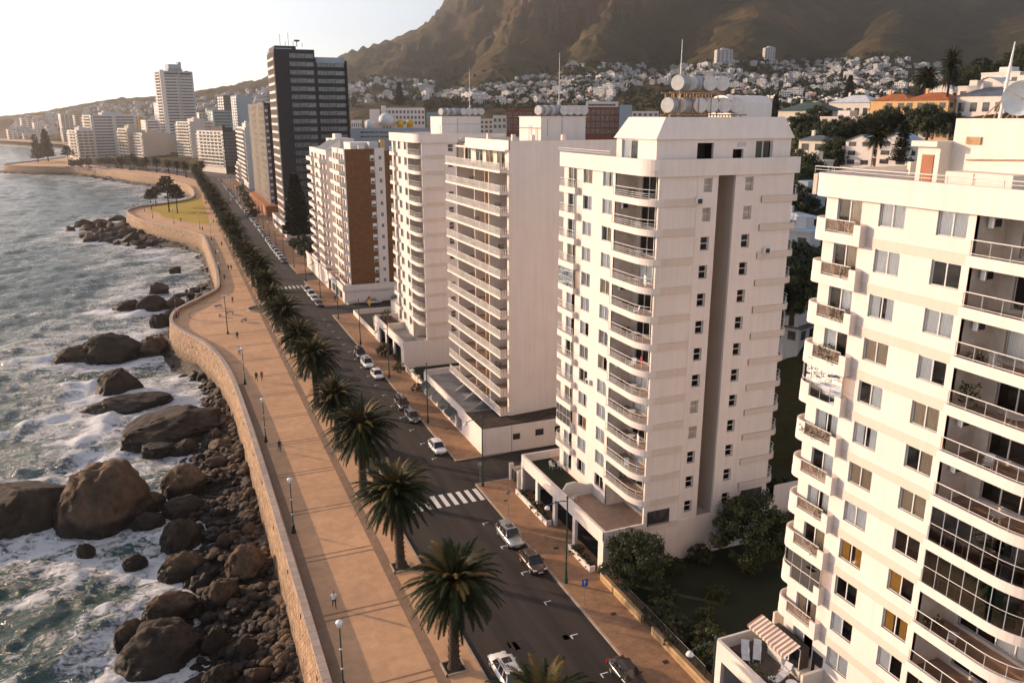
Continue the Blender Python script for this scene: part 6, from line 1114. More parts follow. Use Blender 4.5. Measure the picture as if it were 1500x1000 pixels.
# ================================================================== palms
def palm_meshes(seed):
    q = random.Random(seed); t_ = MB(); pr = [(.62, 0), (.5, .25), (.43, .8), (.40, 3), (.42, 5.6), (.5, 6.6), (.62, 7.2), (.55, 7.8), (.2, 8.2)]; t_.lathe((0, 0, 0), pr, 14)
    for i in range(150):                                           # old leaf bases
        a, z = i * 2.4, .4 + 6.6 * (i / 150); r_ = .41 + .08 * (z > 5); p = Vector((r_ * math.cos(a), r_ * math.sin(a), z)); o = Vector((math.cos(a), math.sin(a), .9)) * .13; s_ = Vector((-math.sin(a), math.cos(a), 0)) * .11
        t_.face([p - s_, p + s_, p + s_ * .5 + o, p - s_ * .5 + o])
    c = MB(); n = 128
    for k in range(n):
        f = k / n; el = 80 - 128 * f ** .85 + q.gauss(0, 5); a0 = k * 2.39996 + q.gauss(0, .12); ln = q.uniform(3.7, 4.5) * (.82 + .18 * min(1, f * 4)); m_ = 0 if f > .34 else q.choice([0, 0, 1]); m_ = 2 if f > .95 and q.random() < .4 else m_
        ca, sa = math.cos(a0), math.sin(a0); pos = Vector((.25 * ca, .25 * sa, 7.7 + .5 * (1 - f))); th = R(el); NS = 13; pts = [pos.copy()]; droop = R(q.uniform(5.2, 8.0)) * (1.0 if el > -10 else .55)
        for s_ in range(NS): pos = pos + Vector((ca * math.cos(th), sa * math.cos(th), math.sin(th))) * ln / NS; th -= droop * (.35 + 1.1 * s_ / NS); th = max(th, R(-82)); pts.append(pos.copy())
        side = Vector((-sa, ca, 0))
        c.tube(pts[:9:2] + [pts[-1]], [.05, .045, .035, .03, .02, .008], 3, 1 if f < .3 else 0)
        for s_ in range(2, NS * 3):
            u = s_ / 3; i = int(u); w_ = u - i
            if i >= NS: break
            p = pts[i].lerp(pts[i + 1], w_); d = (pts[i + 1] - pts[i]).normalized(); up = side.cross(d); L_ = .62 * math.sin(PI * min(1, .18 + .82 * (u / NS)) ** .75) + .16
            for sg in (-1, 1):
                tip = p + (side * sg * .62 + d * .75 + up * q.uniform(-.12, .2) - Vector((0, 0, .18))).normalized() * L_; bs = d * .075
                c.face([p - bs, p + bs, tip], m_)
    return t_.mesh('trunk', 'trunk'), c.mesh('crown', ['frond', 'frond_sunlit', 'dead_frond'])
mat('frond', (.011, .018, .005), .65, (.024, .030, .009), .6, 3, spec=.15); mat('frond_sunlit', (.08, .066, .016), .6, (.13, .08, .022), .9, 3, spec=.2); mat('dead_frond', (.12, .08, .045), .8)  # orange copy paints sunlight onto the upper fronds and their ribs
PALM = [palm_meshes(s_) for s_ in (1, 2, 3)]; LOD = None
def bed(x, y, s_=.95):
    b = MB(); b.pathwall([(x - s_, y - s_), (x + s_, y - s_), (x + s_, y + s_), (x - s_, y + s_), (x - s_, y - s_)], .14, .12, .3, 0); b.face([(x - s_, y - s_, .2), (x + s_, y - s_, .2), (x + s_, y + s_, .2), (x - s_, y + s_, .2)], 1)
    return b
def palm(x, y, i, lab, sc=1.0, g='palms in the row along the road', b_=True):
    root = thing('palm_tree', lab, 'palm tree', (x, y, .1), random.uniform(0, 6.28), g); root.scale = (sc * 1.07,) * 3; root.rotation_euler[0] = random.gauss(0, .025); root.rotation_euler[1] = random.gauss(0, .025); t_, c_ = PALM[i % 3]; put(t_, 'trunk', root); put(c_, 'crown', root)
    if b_: q = bed(x, y); tag(q.build('tree_bed', ['kerb', 'soil']), 'square soil bed of the ' + lab, 'tree bed', 'tree beds of the palm row')
    return root
q = random.Random(2)
for k in range(-1, 24):
    y = 56.2 + 17.15 * k + (q.uniform(-.6, .6) if k > 1 else 0)
    lab = 'palm half cut off at the bottom edge of the picture' if k < 0 else f'{ORD[k]} palm in the row, counted from the nearest white car'
    palm(17.9, y, k + 1, lab, q.uniform(.88, 1.06) if k > 1 else (1.0 if k > 0 else .97), b_=k < 9)
i = 0
for s0 in range(24, 36): palm(17.6, 56.2 + 17.15 * s0, s0, f'{ORD[s0]} palm in the row, counted from the nearest white car', q.uniform(.85, 1.0), b_=False)
for j, (x, y) in enumerate([(12, 672), (6, 700), (0, 722), (-9, 742), (-17, 762), (-27, 785), (-38, 806), (-30, 850), (24, 690)]): palm(x - 1, y, j, f'{ORD[j]} palm after the row bends left at the far wall', q.uniform(.9, 1.1), 'palms at the far bend', False)
# ------------------------------------------------------------------ other trees
def leafcrown(b, seed, rx, ry, rz, cz, n_cl, per, leaf, m=0, m2=None, bottom=-.6):
    q = random.Random(seed)
    for _ in range(n_cl):
        while True:
            p = Vector((q.uniform(-1, 1), q.uniform(-1, 1), q.uniform(bottom, 1)))
            if .35 < p.length < 1: break
        p = p * (1 + .16 * noise.noise(p * 2 + Vector((seed, 0, 0)))); c = Vector((p.x * rx, p.y * ry, cz + p.z * rz)); cr = q.uniform(.12, .24) * (rx + rz) * .5; mm = m if m2 is None or q.random() < .6 else m2
        for _ in range(per):
            d = Vector((q.gauss(0, 1), q.gauss(0, 1), q.gauss(0, .75))).normalized(); c2 = c + d * cr * q.random() ** .4; nrm = (d + Vector((q.gauss(0, .5), q.gauss(0, .5), q.gauss(0, .5) + .3))).normalized(); a = nrm.orthogonal().normalized(); e = nrm.cross(a); l = leaf * q.uniform(.6, 1.3); an = q.uniform(0, 6.28); a, e = a * math.cos(an) + e * math.sin(an), e * math.cos(an) - a * math.sin(an)
            b.face([c2 - a * l, c2 + e * l * .45, c2 + a * l, c2 - e * l * .45], mm)
def tree_mesh(seed, rx, rz, h, n_cl, per, leaf, ms, ry=None, tr=.22):
    t_ = MB(); q = random.Random(seed); th = h - rz * 1.1; t_.tube([(0, 0, -.4), (q.gauss(0, .1), q.gauss(0, .1), th * .5), (q.gauss(0, .25), q.gauss(0, .25), th)], [tr * 1.3, tr, tr * .7], 8)
    for k in range(6): a = k * 1.05 + q.random(); t_.tube([(0, 0, th * .8), (rx * .35 * math.cos(a), rx * .35 * math.sin(a), th + rz * .3), (rx * .7 * math.cos(a), rx * .7 * math.sin(a), th + rz * q.uniform(.3, 1))], [tr * .6, tr * .35, tr * .12], 5)
    c = MB(); leafcrown(c, seed, rx, ry or rx, rz, h - rz, n_cl, per, leaf, 0, 1); return t_.mesh('trunk', 'bark'), c.mesh('crown', ms)
def pine_mesh(seed, h, r_, layers, m='leaf_pine', open_=.0):
    t_ = MB(); q = random.Random(seed); t_.tube([(0, 0, -.3), (q.gauss(0, .2), 0, h * .5), (0, 0, h)], [h * .02, h * .014, .04], 8); c = MB()
    for k in range(layers):
        f = k / layers; z = h * (.14 + open_ + (.84 - open_) * f); rl = r_ * (1 - f) ** .75 * (.85 + .3 * q.random()) + .3; n = int(7 + 5 * (1 - f))
        for j in range(n):
            a = j * 2 * PI / n + q.random(); l = rl * q.uniform(.75, 1.1); d = Vector((math.cos(a), math.sin(a), .12)); s_ = Vector((-math.sin(a), math.cos(a), 0)); t_.tube([(0, 0, z), (d.x * l, d.y * l, z + l * .06)], [.06, .015], 3)
            for g_ in range(34):
                u = q.uniform(.12, 1); p = Vector((0, 0, z)) + d * l * u + s_ * q.gauss(0, .13) * l * (1.15 - u) + Vector((0, 0, q.uniform(-.25, .2))); w_ = (d * q.uniform(.3, 1) + s_ * q.uniform(-1, 1) + Vector((0, 0, q.uniform(-.1, .5)))).normalized() * q.uniform(.6, 1.25); v_ = w_.cross(Vector((q.gauss(0, 1), q.gauss(0, 1), 1))).normalized() * .28
                c.face([p, p + w_ * .5 + v_, p + w_, p + w_ * .5 - v_])
    return t_.mesh('trunk', 'bark'), c.mesh('crown', m)
TM = {'big': tree_mesh(11, 3.4, 2.8, 6.2, 120, 90, .15, ['leaf_dark', 'leaf_mid']), 'bush': tree_mesh(12, 2.2, 1.5, 3.0, 80, 80, .11, ['leaf_dark', 'leaf_mid']), 'olive': tree_mesh(13, 1.5, 1.3, 2.9, 50, 70, .095, ['leaf_olive', 'leaf_mid'], tr=.1), 'dark': tree_mesh(14, 3.0, 2.3, 5.0, 90, 70, .19, ['leaf_dark', 'leaf_pine']), 'hedge': tree_mesh(15, 1.1, .55, 1.0, 26, 34, .12, ['leaf_mid', 'leaf_olive'], tr=.06),
      'pine': pine_mesh(16, 26, 5.0, 34), 'norfolk': pine_mesh(17, 24, 5.2, 24), 'norfolk2': pine_mesh(18, 22, 4.4, 17), 'loose': pine_mesh(19, 17, 6.0, 8, 'leaf_pine', .38), 'far': tree_mesh(20, 5, 4, 9, 60, 26, .6, ['leaf_dark', 'leaf_olive'])}
def tree(kind, x, y, z, lab, sc=1.0, g=None, name='tree', cat='tree', rz=None):
    root = thing(name, lab, cat, (x, y, z), random.uniform(0, 6.28) if rz is None else rz, g); root.scale = (sc,) * 3; t_, c_ = TM[kind]; put(t_, 'trunk', root); put(c_, 'crown', root); return root
def at(u, v, z=0): return gp(u, v, z)
tree('big', *at(928, 862), 0, 'dense dark tree in front of the arcaded podium end wall', .98); tree('big', *at(1098, 830), 0, 'tall dark tree against the shaded base of the mansard tower', 1.25); tree('bush', *at(968, 915), 0, 'dark shrub in the shaded garden nearer the stone wall', .8)
tree('olive', *at(1040, 960), 0, 'sunlit olive green shrub beside the dark terrace podium', 1.1); tree('olive', *at(985, 950), 0, 'small olive shrub behind the lower stone wall', .7); tree('bush', *at(1165, 800), 0, 'dark bush in the gap behind the shaded garden', 1.2); tree('dark', *at(1130, 760), 0, 'dark tree between the two near towers, nearer the mansard tower', 1.0)
tree('bush', *at(591, 532), 0, 'round tree beside the cream podium corner', .9); tree('bush', *at(565, 522), 0, 'leafy tree at the arcade of the cream podium', .85); tree('olive', *at(584, 548), 0, 'small bush behind the low cream garden wall', .8); tree('hedge', *at(612, 572), 0, 'clipped bush at the end of the small garden', 1.2)
for j_, (x_, y_) in enumerate(((38.2, 60.5), (39.5, 57.8), (37.6, 52.5), (39.0, 50.6), (43.5, 61.8), (47, 62.5), (50.5, 58.5), (38.4, 47.8), (44.5, 56), (41.2, 53.4))): tree('bush' if j_ % 3 else 'olive', x_, y_, 0, 'dark shrub in the shaded garden between the two near towers', .55 + .1 * (j_ % 4), 'dark shrubs in the shaded garden', 'shrub', 'shrub')
for k, y in enumerate((65.8, 67.2, 68.7, 76.4, 78, 79.6, 81.3, 83.4)): tree('hedge', 35.85, y, .35, f'flowering planter shrub, {ORD[k]} from the near end of the arcaded podium', .55 + .12 * (k % 3), 'shrubs in the podium planters', 'shrub', 'shrub')
tree('pine', 40.5, 300, 0, 'tall dark conifer in front of the tallest dark tower', 1.0, None, 'conifer_tree'); tree('dark', 40, 282, 0, 'dark round trees at the foot of the tall conifer', 1.2); tree('dark', 38.5, 270, 0, 'dark tree between the conifer and the white podium wall', 1.0); tree('dark', 37.6, 290, 0, 'dark street tree beside the tall conifer', .8)
x, y = at(56, 238); tree('norfolk2', x, y, 0, 'slimmer of the two tall pines on the far point', 1.3, None, 'pine_tree'); x, y = at(71, 236.5); tree('norfolk', x, y, 0, 'broader of the two tall pines on the far point', 1.38, None, 'pine_tree')
for j, (u, v, k, s_, lab) in enumerate(((248, 311, 'loose', 1.05, 'tallest loose pine on the park lawn'), (260, 313, 'loose', .8, 'shorter loose pine beside the tallest one on the lawn'), (222, 308, 'loose', .62, 'small pine at the sea end of the lawn, left one'), (229, 302, 'loose', .6, 'small pine at the sea end of the lawn, right one'), (101, 243, 'loose', 1.1, 'loose pine in front of the narrow cream block'))): x, y = at(u, v); tree(k, x, y, .1, lab, s_, None, 'pine_tree')
for j, (u, v) in enumerate(((378, 318), (372, 306), (366, 297), (357, 281), (362, 289))): x, y = at(u, v); tree('bush', x - 1.5, y, 0, f'{ORD[j]} small street tree on the pavement beyond the showroom', 1.3, 'street trees beyond the showroom')
for j, (u, v) in enumerate(((118, 244), (127, 246), (148, 243), (160, 244), (176, 246), (186, 246), (110, 247), (207, 248))): x, y = at(u, v); tree('far', x, y, 0, 'small dark tree on the far promenade below the blocks', q.uniform(.7, 1.1), 'trees on the far promenade')
# hillside trees on the right
n = 0; q = random.Random(19); TP = []
for P, k in (([(1160, 196), (1240, 182), (1250, 236), (1205, 262), (1172, 250)], 16), ([(1280, 192), (1400, 192), (1396, 206), (1260, 212)], 10), ([(1260, 172), (1330, 140), (1412, 128), (1410, 142), (1345, 150), (1280, 168)], 12), ([(1400, 124), (1500, 86), (1505, 112), (1440, 124), (1400, 136)], 22), ([(1148, 250), (1180, 264), (1170, 320), (1150, 330)], 7), ([(1135, 330), (1180, 400), (1160, 560), (1128, 700)], 9)):
    for (u, v), hp in pick(q, P, k, 100, 600):
        if hp is None: continue
        tree(q.choice(['dark', 'dark', 'big']), hp[0], hp[1], hp[2] - .5, 'dense dark tree between the villas on the right hillside' if v < 262 else 'dark tree in the gap behind the mansard tower', q.uniform(.9, 1.7), 'trees between the hillside villas' if v < 262 else 'trees in the gap behind the mansard tower')
for u, v, s_, lab in ((1383, 176, 1.75, 'very tall thin palm in front of the orange roofs'), (1352, 158, 1.2, 'palm behind the orange roofs'), (1282, 246, .85, 'palm in front of the white gabled houses')):
    hp = hit(u, v, 120, 600); root = palm(hp[0], hp[1], 1, lab, s_, None, False); root.location.z = hp[2]
    if s_ > 1.5: root.scale = (.8, .8, 1.9)
for u, v, s_, lab in ((1242, 152, 1.25, 'dark pine standing before the dense white quarter'), (1318, 246, .45, 'spreading pine in front of the white gabled houses'), (1134, 178, .9, 'dark pine right of the mansard tower roof'), (586, 160, 1.6, 'dark pine above the long white flats')):
    hp = hit(u, v, 120, 1500); tree('norfolk', hp[0], hp[1], hp[2], lab, s_, None, 'pine_tree')
sc_ = MB(); q = random.Random(41); clump = []
for s_ in range(4): c = MB(); leafcrown(c, 60 + s_, 5, 5, 3.2, 1.5, 12, 9, 1.5, 0); clump.append(c)
for P, zn, n in ZN:
    for _, hp in pick(q, P, n * 4, 500, 2600, (12, 12, 5, 8)):
        if hp is None or hp[3] < 550: continue
        c = clump[q.randrange(4)]; n0 = len(sc_.v); s_ = q.uniform(.8, 1.9); a = q.uniform(0, 6); ca, sa = math.cos(a), math.sin(a); mm = q.choice([0, 0, 1]); sc_.v += [(hp[0] + (p[0] * ca - p[1] * sa) * s_, hp[1] + (p[0] * sa + p[1] * ca) * s_, hp[2] + p[2] * s_) for p in c.v]
        for f in c.f: sc_.f.append(tuple(n0 + j for j in f)); sc_.m.append(mm); sc_.uv.append(None)
tag(sc_.build('hillside_trees', ['leaf_dark', 'leaf_mid']), 'dark trees and scrub among the hillside houses', None, None, 'stuff')
# ------------------------------------------------------------------ lamps and signs
def prom_lamp():
    r_ = thing('promenade_lamp', '', 'street lamp'); b = MB(); b.lathe((0, 0, 0), [(.26, 0), (.26, .25), (.2, .3), (.15, .9), (.17, .95), (.1, 1.05)], 10); b.build('base', 'iron_black', r_)
    b = MB(); b.tube([(0, 0, 1), (0, 0, 6.0)], [.075, .055], 8); 
    for z in (2.2, 4.0): b.lathe((0, 0, z), [(.07, 0), (.12, .04), (.12, .1), (.07, .14)], 8, 1)
    b.build('pole', ['iron_green', 'lamp_white'], r_); b = MB(); b.lathe((0, 0, 6.0), [(.06, 0), (.14, .08), (.24, .3), (.30, .5), (.28, .57), (.1, .66), (0, .7)], 12); b.build('lantern', 'lamp_white', r_, True); return r_
pl = prom_lamp(); lampx = [(8.7, 56.7), (8.7, 85), (8.7, 113.3)]
spots = [(8.7, 56.7, 'nearest the bottom edge, with a walker beside it'), (8.7, 85.0, 'second up the wall from the nearest one'), (8.75, 113.3, 'third up the wall from the nearest one'), (8.3, 141.5, 'fourth, beside two walkers')] + [(gp(u, v)[0], gp(u, v)[1], l) for u, v, l in ((259, 466, 'at the tip of the sea wall bulge'), (323, 420, 'at the corner past the bulge'), (322, 400, 'first along the far bay'), (316, 372, 'second along the far bay'), (310, 352, 'third along the far bay'), (293, 336, 'by the lawn corner'), (255, 328, 'south of the lawn'), (224, 320, 'at the lawn tip'), (212, 310, 'on the promontory edge'), (228, 300, 'on the north edge of the lawn'), (286, 290, 'at the far lawn corner'), (203, 304, 'at the outer promontory bend'))]
for i, (x, y, l) in enumerate(spots):
    o = pl if i == 0 else dup(pl); o.location = (x, y, .13); tag(o, 'white topped promenade lamp ' + l, 'street lamp', 'promenade lamps')
o = thing('lamp_mast', 'tall twin-headed dark lamp mast on the wide part of the promenade', 'street lamp', (7.9, 178.3, .13)); b = MB(); b.tube([(0, 0, 0), (0, 0, 8.4)], [.12, .06], 8); b.lathe((0, 0, 0), [(.22, 0), (.22, .6), (.12, .8)], 8); b.build('pole', 'iron_green', o); b = MB(); b.box(-.5, .5, -.08, .08, 8.3, 8.45); b.box(-.6, -.3, -.14, .14, 8.2, 8.34); b.box(.3, .6, -.14, .14, 8.2, 8.34); b.build('lamp_head', 'lamp_white', o)
def road_lamp():
    r_ = thing('road_lamp', '', 'street lamp'); b = MB(); b.lathe((0, 0, 0), [(.2, 0), (.2, .5), (.14, .7), (.13, 1.2)], 8); b.tube([(0, 0, 1.1), (0, 0, 9.2)], [.10, .07], 8); b.build('pole', 'iron_green', r_)
    b = MB(); b.tube([(0, 0, 8.9), (-.5, 0, 9.05), (-1.4, 0, 9.05), (-2.1, 0, 8.85)], .05, 6); b.lathe((0, 0, 9.2), [(.1, 0), (.12, .15), (.05, .3)], 8); b.build('arm', 'iron_green', r_); b = MB(); b.lathe((-2.15, 0, 8.45), [(0, .0), (.2, .03), (.3, .1), (.22, .28), (.05, .42)], 10); b.build('lamp_head', 'lamp_white', r_, True); return r_
rl = road_lamp()
for i in range(22):
    y = 40.5 + 23.75 * i; o = rl if i == 0 else dup(rl); o.location = (rk(y) + .65, y, .13); tag(o, f'dark green road lamp on the pavement, {ORD[i]} from the bottom of the picture', 'street lamp', 'road lamps along the pavement')
def sign(x, y, h, lab, draw):
    o = thing('street_sign', lab, 'sign', (x, y, .13)); b = MB(); b.tube([(0, 0, 0), (0, 0, h)], .035, 6); b.build('pole', 'steel', o); draw(o, h); return o
def parksign(o, h):
    b = MB(); b.box(-.3, .3, -.03, .0, h - .75, h); b.build('sign_panel', 'blue_sign', o); b = MB(); z = h - .62; b.box(-.12, -.05, -.036, -.031, z, z + .5)
    pa = [(-.05 + .17 * math.sin(a), z + .36 + .14 * math.cos(a)) for a in [PI * i / 8 for i in range(9)]]; pi_ = [(-.05 + .1 * math.sin(a), z + .36 + .07 * math.cos(a)) for a in [PI * i / 8 for i in range(9)]]
    for i in range(8): b.face([(pa[i][0], -.034, pa[i][1]), (pa[i + 1][0], -.034, pa[i + 1][1]), (pi_[i + 1][0], -.034, pi_[i + 1][1]), (pi_[i][0], -.034, pi_[i][1])])
    b.build('letter', 'lamp_white', o)
sign(32.35, 60.25, 2.7, 'blue parking sign on a thin post beside the road', parksign)
def disc(o, h): b = MB(); b.lathe((0, 0, 0), [(0, -.015), (.3, -.015), (.3, .015), (0, .015)], 16); q = b.build('sign_panel', 'steel', o, loc=(0, .04, h - .3)); q.rotation_euler = (R(90), 0, 0)
sign(32.4, 79.6, 3.2, 'round sign seen from the back beside the zebra crossing', disc); sign(32.6, 89.6, 2.6, 'round sign seen from the back at the near street corner', disc)
def tl(o, h):
    for i, m_ in enumerate(('red', 'yellow', 'yellow')): b = MB(); b.lathe((0, 0, 0), [(0, -.02), (.34, -.02), (.34, .02), (0, .02)], 14); q = b.build('sign_panel', m_, o, loc=(0, -.06, h - .4 - i * .75)); q.rotation_euler = (R(90), 0, 0)
sign(40.2, 185.3, 4.2, 'red and yellow street sign post at the far side street', tl)
def bench(x, y, rz, lab):
    o = thing('park_bench', lab, 'bench', (x, y, .13), rz); b = MB(); b.box(-.9, .9, -.25, .25, .42, .48); b.build('seat', 'concrete', o); b = MB(); b.box(-.9, .9, .22, .28, .48, .85); b.build('backrest', 'concrete', o)
    for s_ in (-.7, .7): b = MB(); b.box(s_ - .08, s_ + .08, -.22, .25, 0, .42); b.build('leg', 'concrete', o)
for i, (u, v) in enumerate(((320, 452), (322, 464), (337, 461), (357, 472))): x, y = gp(u, v); bench(x, y, R(20 + 70 * i), f'{ORD[i]} pale bench on the wide round part of the promenade, from the bulge')
# ------------------------------------------------------------------ cars (length along y, front towards -y)
def car_parts(kind):
    L, Wd, H_ = {'suv': (4.6, 1.86, 1.68), 'hatch': (4.1, 1.76, 1.48), 'sedan': (4.55, 1.78, 1.44)}[kind]; hl = L / 2; bz = .92 if kind == 'suv' else .84
    st = [(-hl, .62, .45, .62), (-hl + .12, .8, .32, .72), (-hl + .55, .93, .24, .80), (-hl + 1.25, .97, .24, bz - .02), (-.3, 1.0, .24, bz), (hl - 1.2, 1.0, .24, bz + .03), (hl - .45, .97, .26, bz + .04), (hl - .1, .88, .34, bz - .02), (hl, .78, .45, bz - .14)]
    if kind == 'sedan': st[5:] = [(hl - 1.1, .99, .24, bz + .02), (hl - .5, .95, .26, bz + .04), (hl - .1, .86, .34, bz), (hl, .76, .45, bz - .12)]
    b = MB(); n = len(st); vs = []
    for y, wk, z0, z1 in st:
        w_ = Wd / 2 * wk; ring = [(0, z0), (w_ * .86, z0), (w_ * .98, z0 + .12), (w_, z0 + (z1 - z0) * .5), (w_ * .97, z0 + (z1 - z0) * .8), (w_ * .88, z1), (w_ * .4, z1 + .035), (0, z1 + .045)]
        vs += [(x, y, z) for x, z in ring] + [(-x, y, z) for x, z in ring[-2:0:-1]]
    k = 14; b.idx(vs, [(i * k + j, (i + 1) * k + j, (i + 1) * k + (j + 1) % k, i * k + (j + 1) % k) for i in range(n - 1) for j in range(k)] + [tuple(range(k)), tuple(range((n - 1) * k, n * k))[::-1]])
    # cabin: glass house then roof and pillars in paint
    y0, y1, y2, y3 = {'suv': (-1.15, -.45, 1.75, hl - .12), 'hatch': (-1.05, -.3, 1.25, hl - .14), 'sedan': (-.95, -.2, 1.0, hl - .85)}[kind]; wb, wt = Wd / 2 * .9, Wd / 2 * .68; zt = H_ - .06
    P = lambda y, w_, z: [(w_, y, z), (-w_, y, z)]; A_, B_, C_, D_ = P(y0, wb, bz - .02), P(y1, wt, zt), P(y2, wt * .98, zt - .02), P(y3, wb * .97, bz + .02)
    g = MB(); g.face([A_[0], A_[1], B_[1], B_[0]][::-1]); g.face([D_[0], D_[1], C_[1], C_[0]]); g.face([A_[0], B_[0], C_[0], D_[0]][::-1]); g.face([A_[1], B_[1], C_[1], D_[1]])
    def inset(p, q, r_=.05): return tuple(p[i] + (q[i] - p[i]) * r_ for i in range(3))
    r_ = MB(); rv = [(x, y, z) for x, y, z in (B_[0], B_[1])] ; ys = [y1 - .06, (y1 + y2) / 2, y2 + .08]
    prof = [(-wt - .02, 0), (-wt * .8, .055), (0, .075), (wt * .8, .055), (wt + .02, 0)]
    rows = [[(x, y, zt + z - (.015 if y != ys[1] else 0)) for x, z in prof] for y in ys]; r_.idx([p for w_ in rows for p in w_], [(i * 5 + j, i * 5 + j + 1, (i + 1) * 5 + j + 1, (i + 1) * 5 + j) for i in range(2) for j in range(4)])
    for s_ in (0, 1):
        sg = 1 if s_ == 0 else -1; o = .012 * sg
        for (p, q_, t_) in ((A_, B_, .05), (D_, C_, .07)): a, c = p[s_], q_[s_]; r_.tube([(a[0] + o, a[1], a[2]), (c[0] + o, c[1], c[2])], t_, 5)
        for f in (.36, .70) if kind != 'sedan' else (.42, .80):
            yb = y0 + (y3 - y0) * (.1 + f * .85); yt = min(max(y1 + (y2 - y1) * f, y1), y2); r_.tube([(wb * sg * .985 + o, yb, bz), (wt * sg + o, yt, zt)], .045, 4)
        r_.tube([(wt * sg, y1, zt + .01), (wt * sg, y2, zt + .0)], .045, 5)
    ex = MB()
    if kind == 'suv':
        for sg in (-1, 1): ex.tube([(sg * wt * .92, y1 + .1, zt + .1), (sg * wt * .92, y2 - .1, zt + .1)], .025, 4)
    ex.box(-Wd * .36, Wd * .36, -hl - .02, -hl + .12, .34, .46); ex.box(-Wd * .38, Wd * .38, hl - .14, hl + .02, .36, .5); ex.box(-.28, .28, -hl - .03, -hl, .52, .58)
    sr = MB(); sr.face([(-wt * .6, y1 + .25, zt + .078), (wt * .6, y1 + .25, zt + .078), (wt * .6, y1 + 1.0, zt + .08), (-wt * .6, y1 + 1.0, zt + .08)])
    hl_, tl_ = MB(), MB(); hl_.box(-.2, .2, -.03, .12, -.08, .08); tl_.box(-.16, .16, -.1, .03, -.14, .14)
    wh = MB(); wh.lathe((0, 0, -.11), [(0, 0), (.2, 0), (.31, .02), (.33, .06), (.33, .16), (.31, .2), (.2, .22), (0, .22)], 18); rm = MB(); rm.lathe((0, 0, -.125), [(0, 0), (.17, 0), (.2, .03), (.2, .22), (.17, .25), (0, .25)], 10)
    pl_ = MB(); pl_.box(-.26, .26, -.01, .01, 0, .12); mi = MB(); mi.box(-.1, .1, -.05, .05, 0, .14)
    return dict(L=L, W=Wd, hl=hl, bz=bz, body=b, glass=g, roof=r_, trim=ex, sun=sr, head=hl_, tail=tl_, wheel=wh, rim=rm, plate=pl_, mirror=mi, y0=y0, wx=Wd / 2 * .88, ay=(-hl + .82, hl - .86))
CP = {k: car_parts(k) for k in ('suv', 'hatch', 'sedan')}; CM = {}
def cmesh(kind, part, ms, sm=False):
    k = (kind, part, str(ms))
    if k not in CM: CM[k] = CP[kind][part].mesh(part, ms, sm)
    return CM[k]
def car(kind, col, x, y, lab, rz=0, full=True, g='parked cars along the road', z=.004):
    C_ = CP[kind]; pt = 'paint_' + col
    if not full:
        k = (kind, 'all', col)
        if k not in CM:
            b = MB()
            for part, m_ in (('body', 0), ('glass', 1), ('roof', 0), ('trim', 2)): p = C_[part]; b.idx(p.v, p.f, m_)
            for sx_ in (-1, 1):
                for ay in C_['ay']: w_ = C_['wheel']; b.idx([(sx_ * C_['wx'] + p[2], ay + p[0], .33 + p[1]) for p in w_.v], w_.f, 2)
                b.box(sx_ * C_['W'] * .3 - .2, sx_ * C_['W'] * .3 + .2, -C_['hl'] + .02, -C_['hl'] + .16, .6, .74, 3)
            CM[k] = b.mesh('parked_car', [pt, 'car_glass', 'plastic', 'head_glass'])
        o = put(CM[k], 'parked_car', None, (x, y, z), rz); return tag(o, lab, 'car', g)
    o = thing('parked_car', lab, 'car', (x, y, z), rz, g); bd = put(cmesh(kind, 'body', pt, True), 'body', o); put(cmesh(kind, 'glass', 'car_glass'), 'window_glass', o); put(cmesh(kind, 'roof', pt, True), 'roof', o); put(cmesh(kind, 'trim', 'plastic'), 'bumper', o)
    if kind == 'suv': put(cmesh(kind, 'sun', 'car_glass'), 'sunroof', o)
    for sx_ in (-1, 1):
        h_ = put(cmesh(kind, 'head', 'head_glass'), 'headlight', o, (sx_ * C_['W'] * .34, -C_['hl'] + .1, .66), -sx_ * -.35); put(cmesh(kind, 'tail', 'tail_red'), 'tail_light', o, (sx_ * C_['W'] * .37, C_['hl'] - .04, C_['bz'] - .16)); put(cmesh(kind, 'mirror', pt), 'wing_mirror', o, (sx_ * (C_['W'] / 2 + .06), C_['y0'] + .55, C_['bz'] + .02))
        for ay in C_['ay']: w_ = put(cmesh(kind, 'wheel', 'tyre'), 'wheel', o, (sx_ * C_['wx'], ay, .33)); w_.rotation_euler = (0, R(90), 0); put(cmesh(kind, 'rim', 'rim'), 'rim', w_)
    put(cmesh(kind, 'plate', 'lamp_white'), 'number_plate', o, (0, -C_['hl'] - .02, .4)); put(cmesh(kind, 'plate', 'lamp_white'), 'number_plate', o, (0, C_['hl'] + .02, .62)); return o
car('suv', 'white', 21.65, 53.7, 'white car parked by the palms, nearest the camera', PI); car('suv', 'silver', 30.5, 74.4, 'silver estate car with dark roof glass beside the pavement'); car('hatch', 'brown', 30.6, 68.5, 'dark brown hatchback behind the silver estate'); car('sedan', 'black', 30.7, 49.2, 'black car cut by the bottom edge of the picture')
car('hatch', 'white', 30.55, 101.2, 'white hatchback with dark roof at the near street corner'); car('hatch', 'grey', 30.6, 114.2, 'dark grey car in front of the awnings'); car('suv', 'black', 30.6, 120.4, 'black off-road car behind the dark grey one'); car('hatch', 'white', 30.5, 137.0, 'white hatchback, nearer of two white cars in a row'); car('suv', 'white', 30.4, 144.4, 'white car, farther of two white cars in a row'); car('suv', 'black', 30.5, 151.2, 'black car behind the two white ones'); car('hatch', 'white', 21.9, 94.5, 'white car mostly hidden behind the third palm crown', PI)
car('hatch', 'silver', 43.5, 195.4, 'silver hatchback in the far side street, nearer the corner', R(90)); car('suv', 'silver', 50.3, 195.6, 'silver car in the far side street, against the white podium', R(90)); car('hatch', 'grey', 56.5, 195.8, 'grey car deepest in the far side street', R(90))
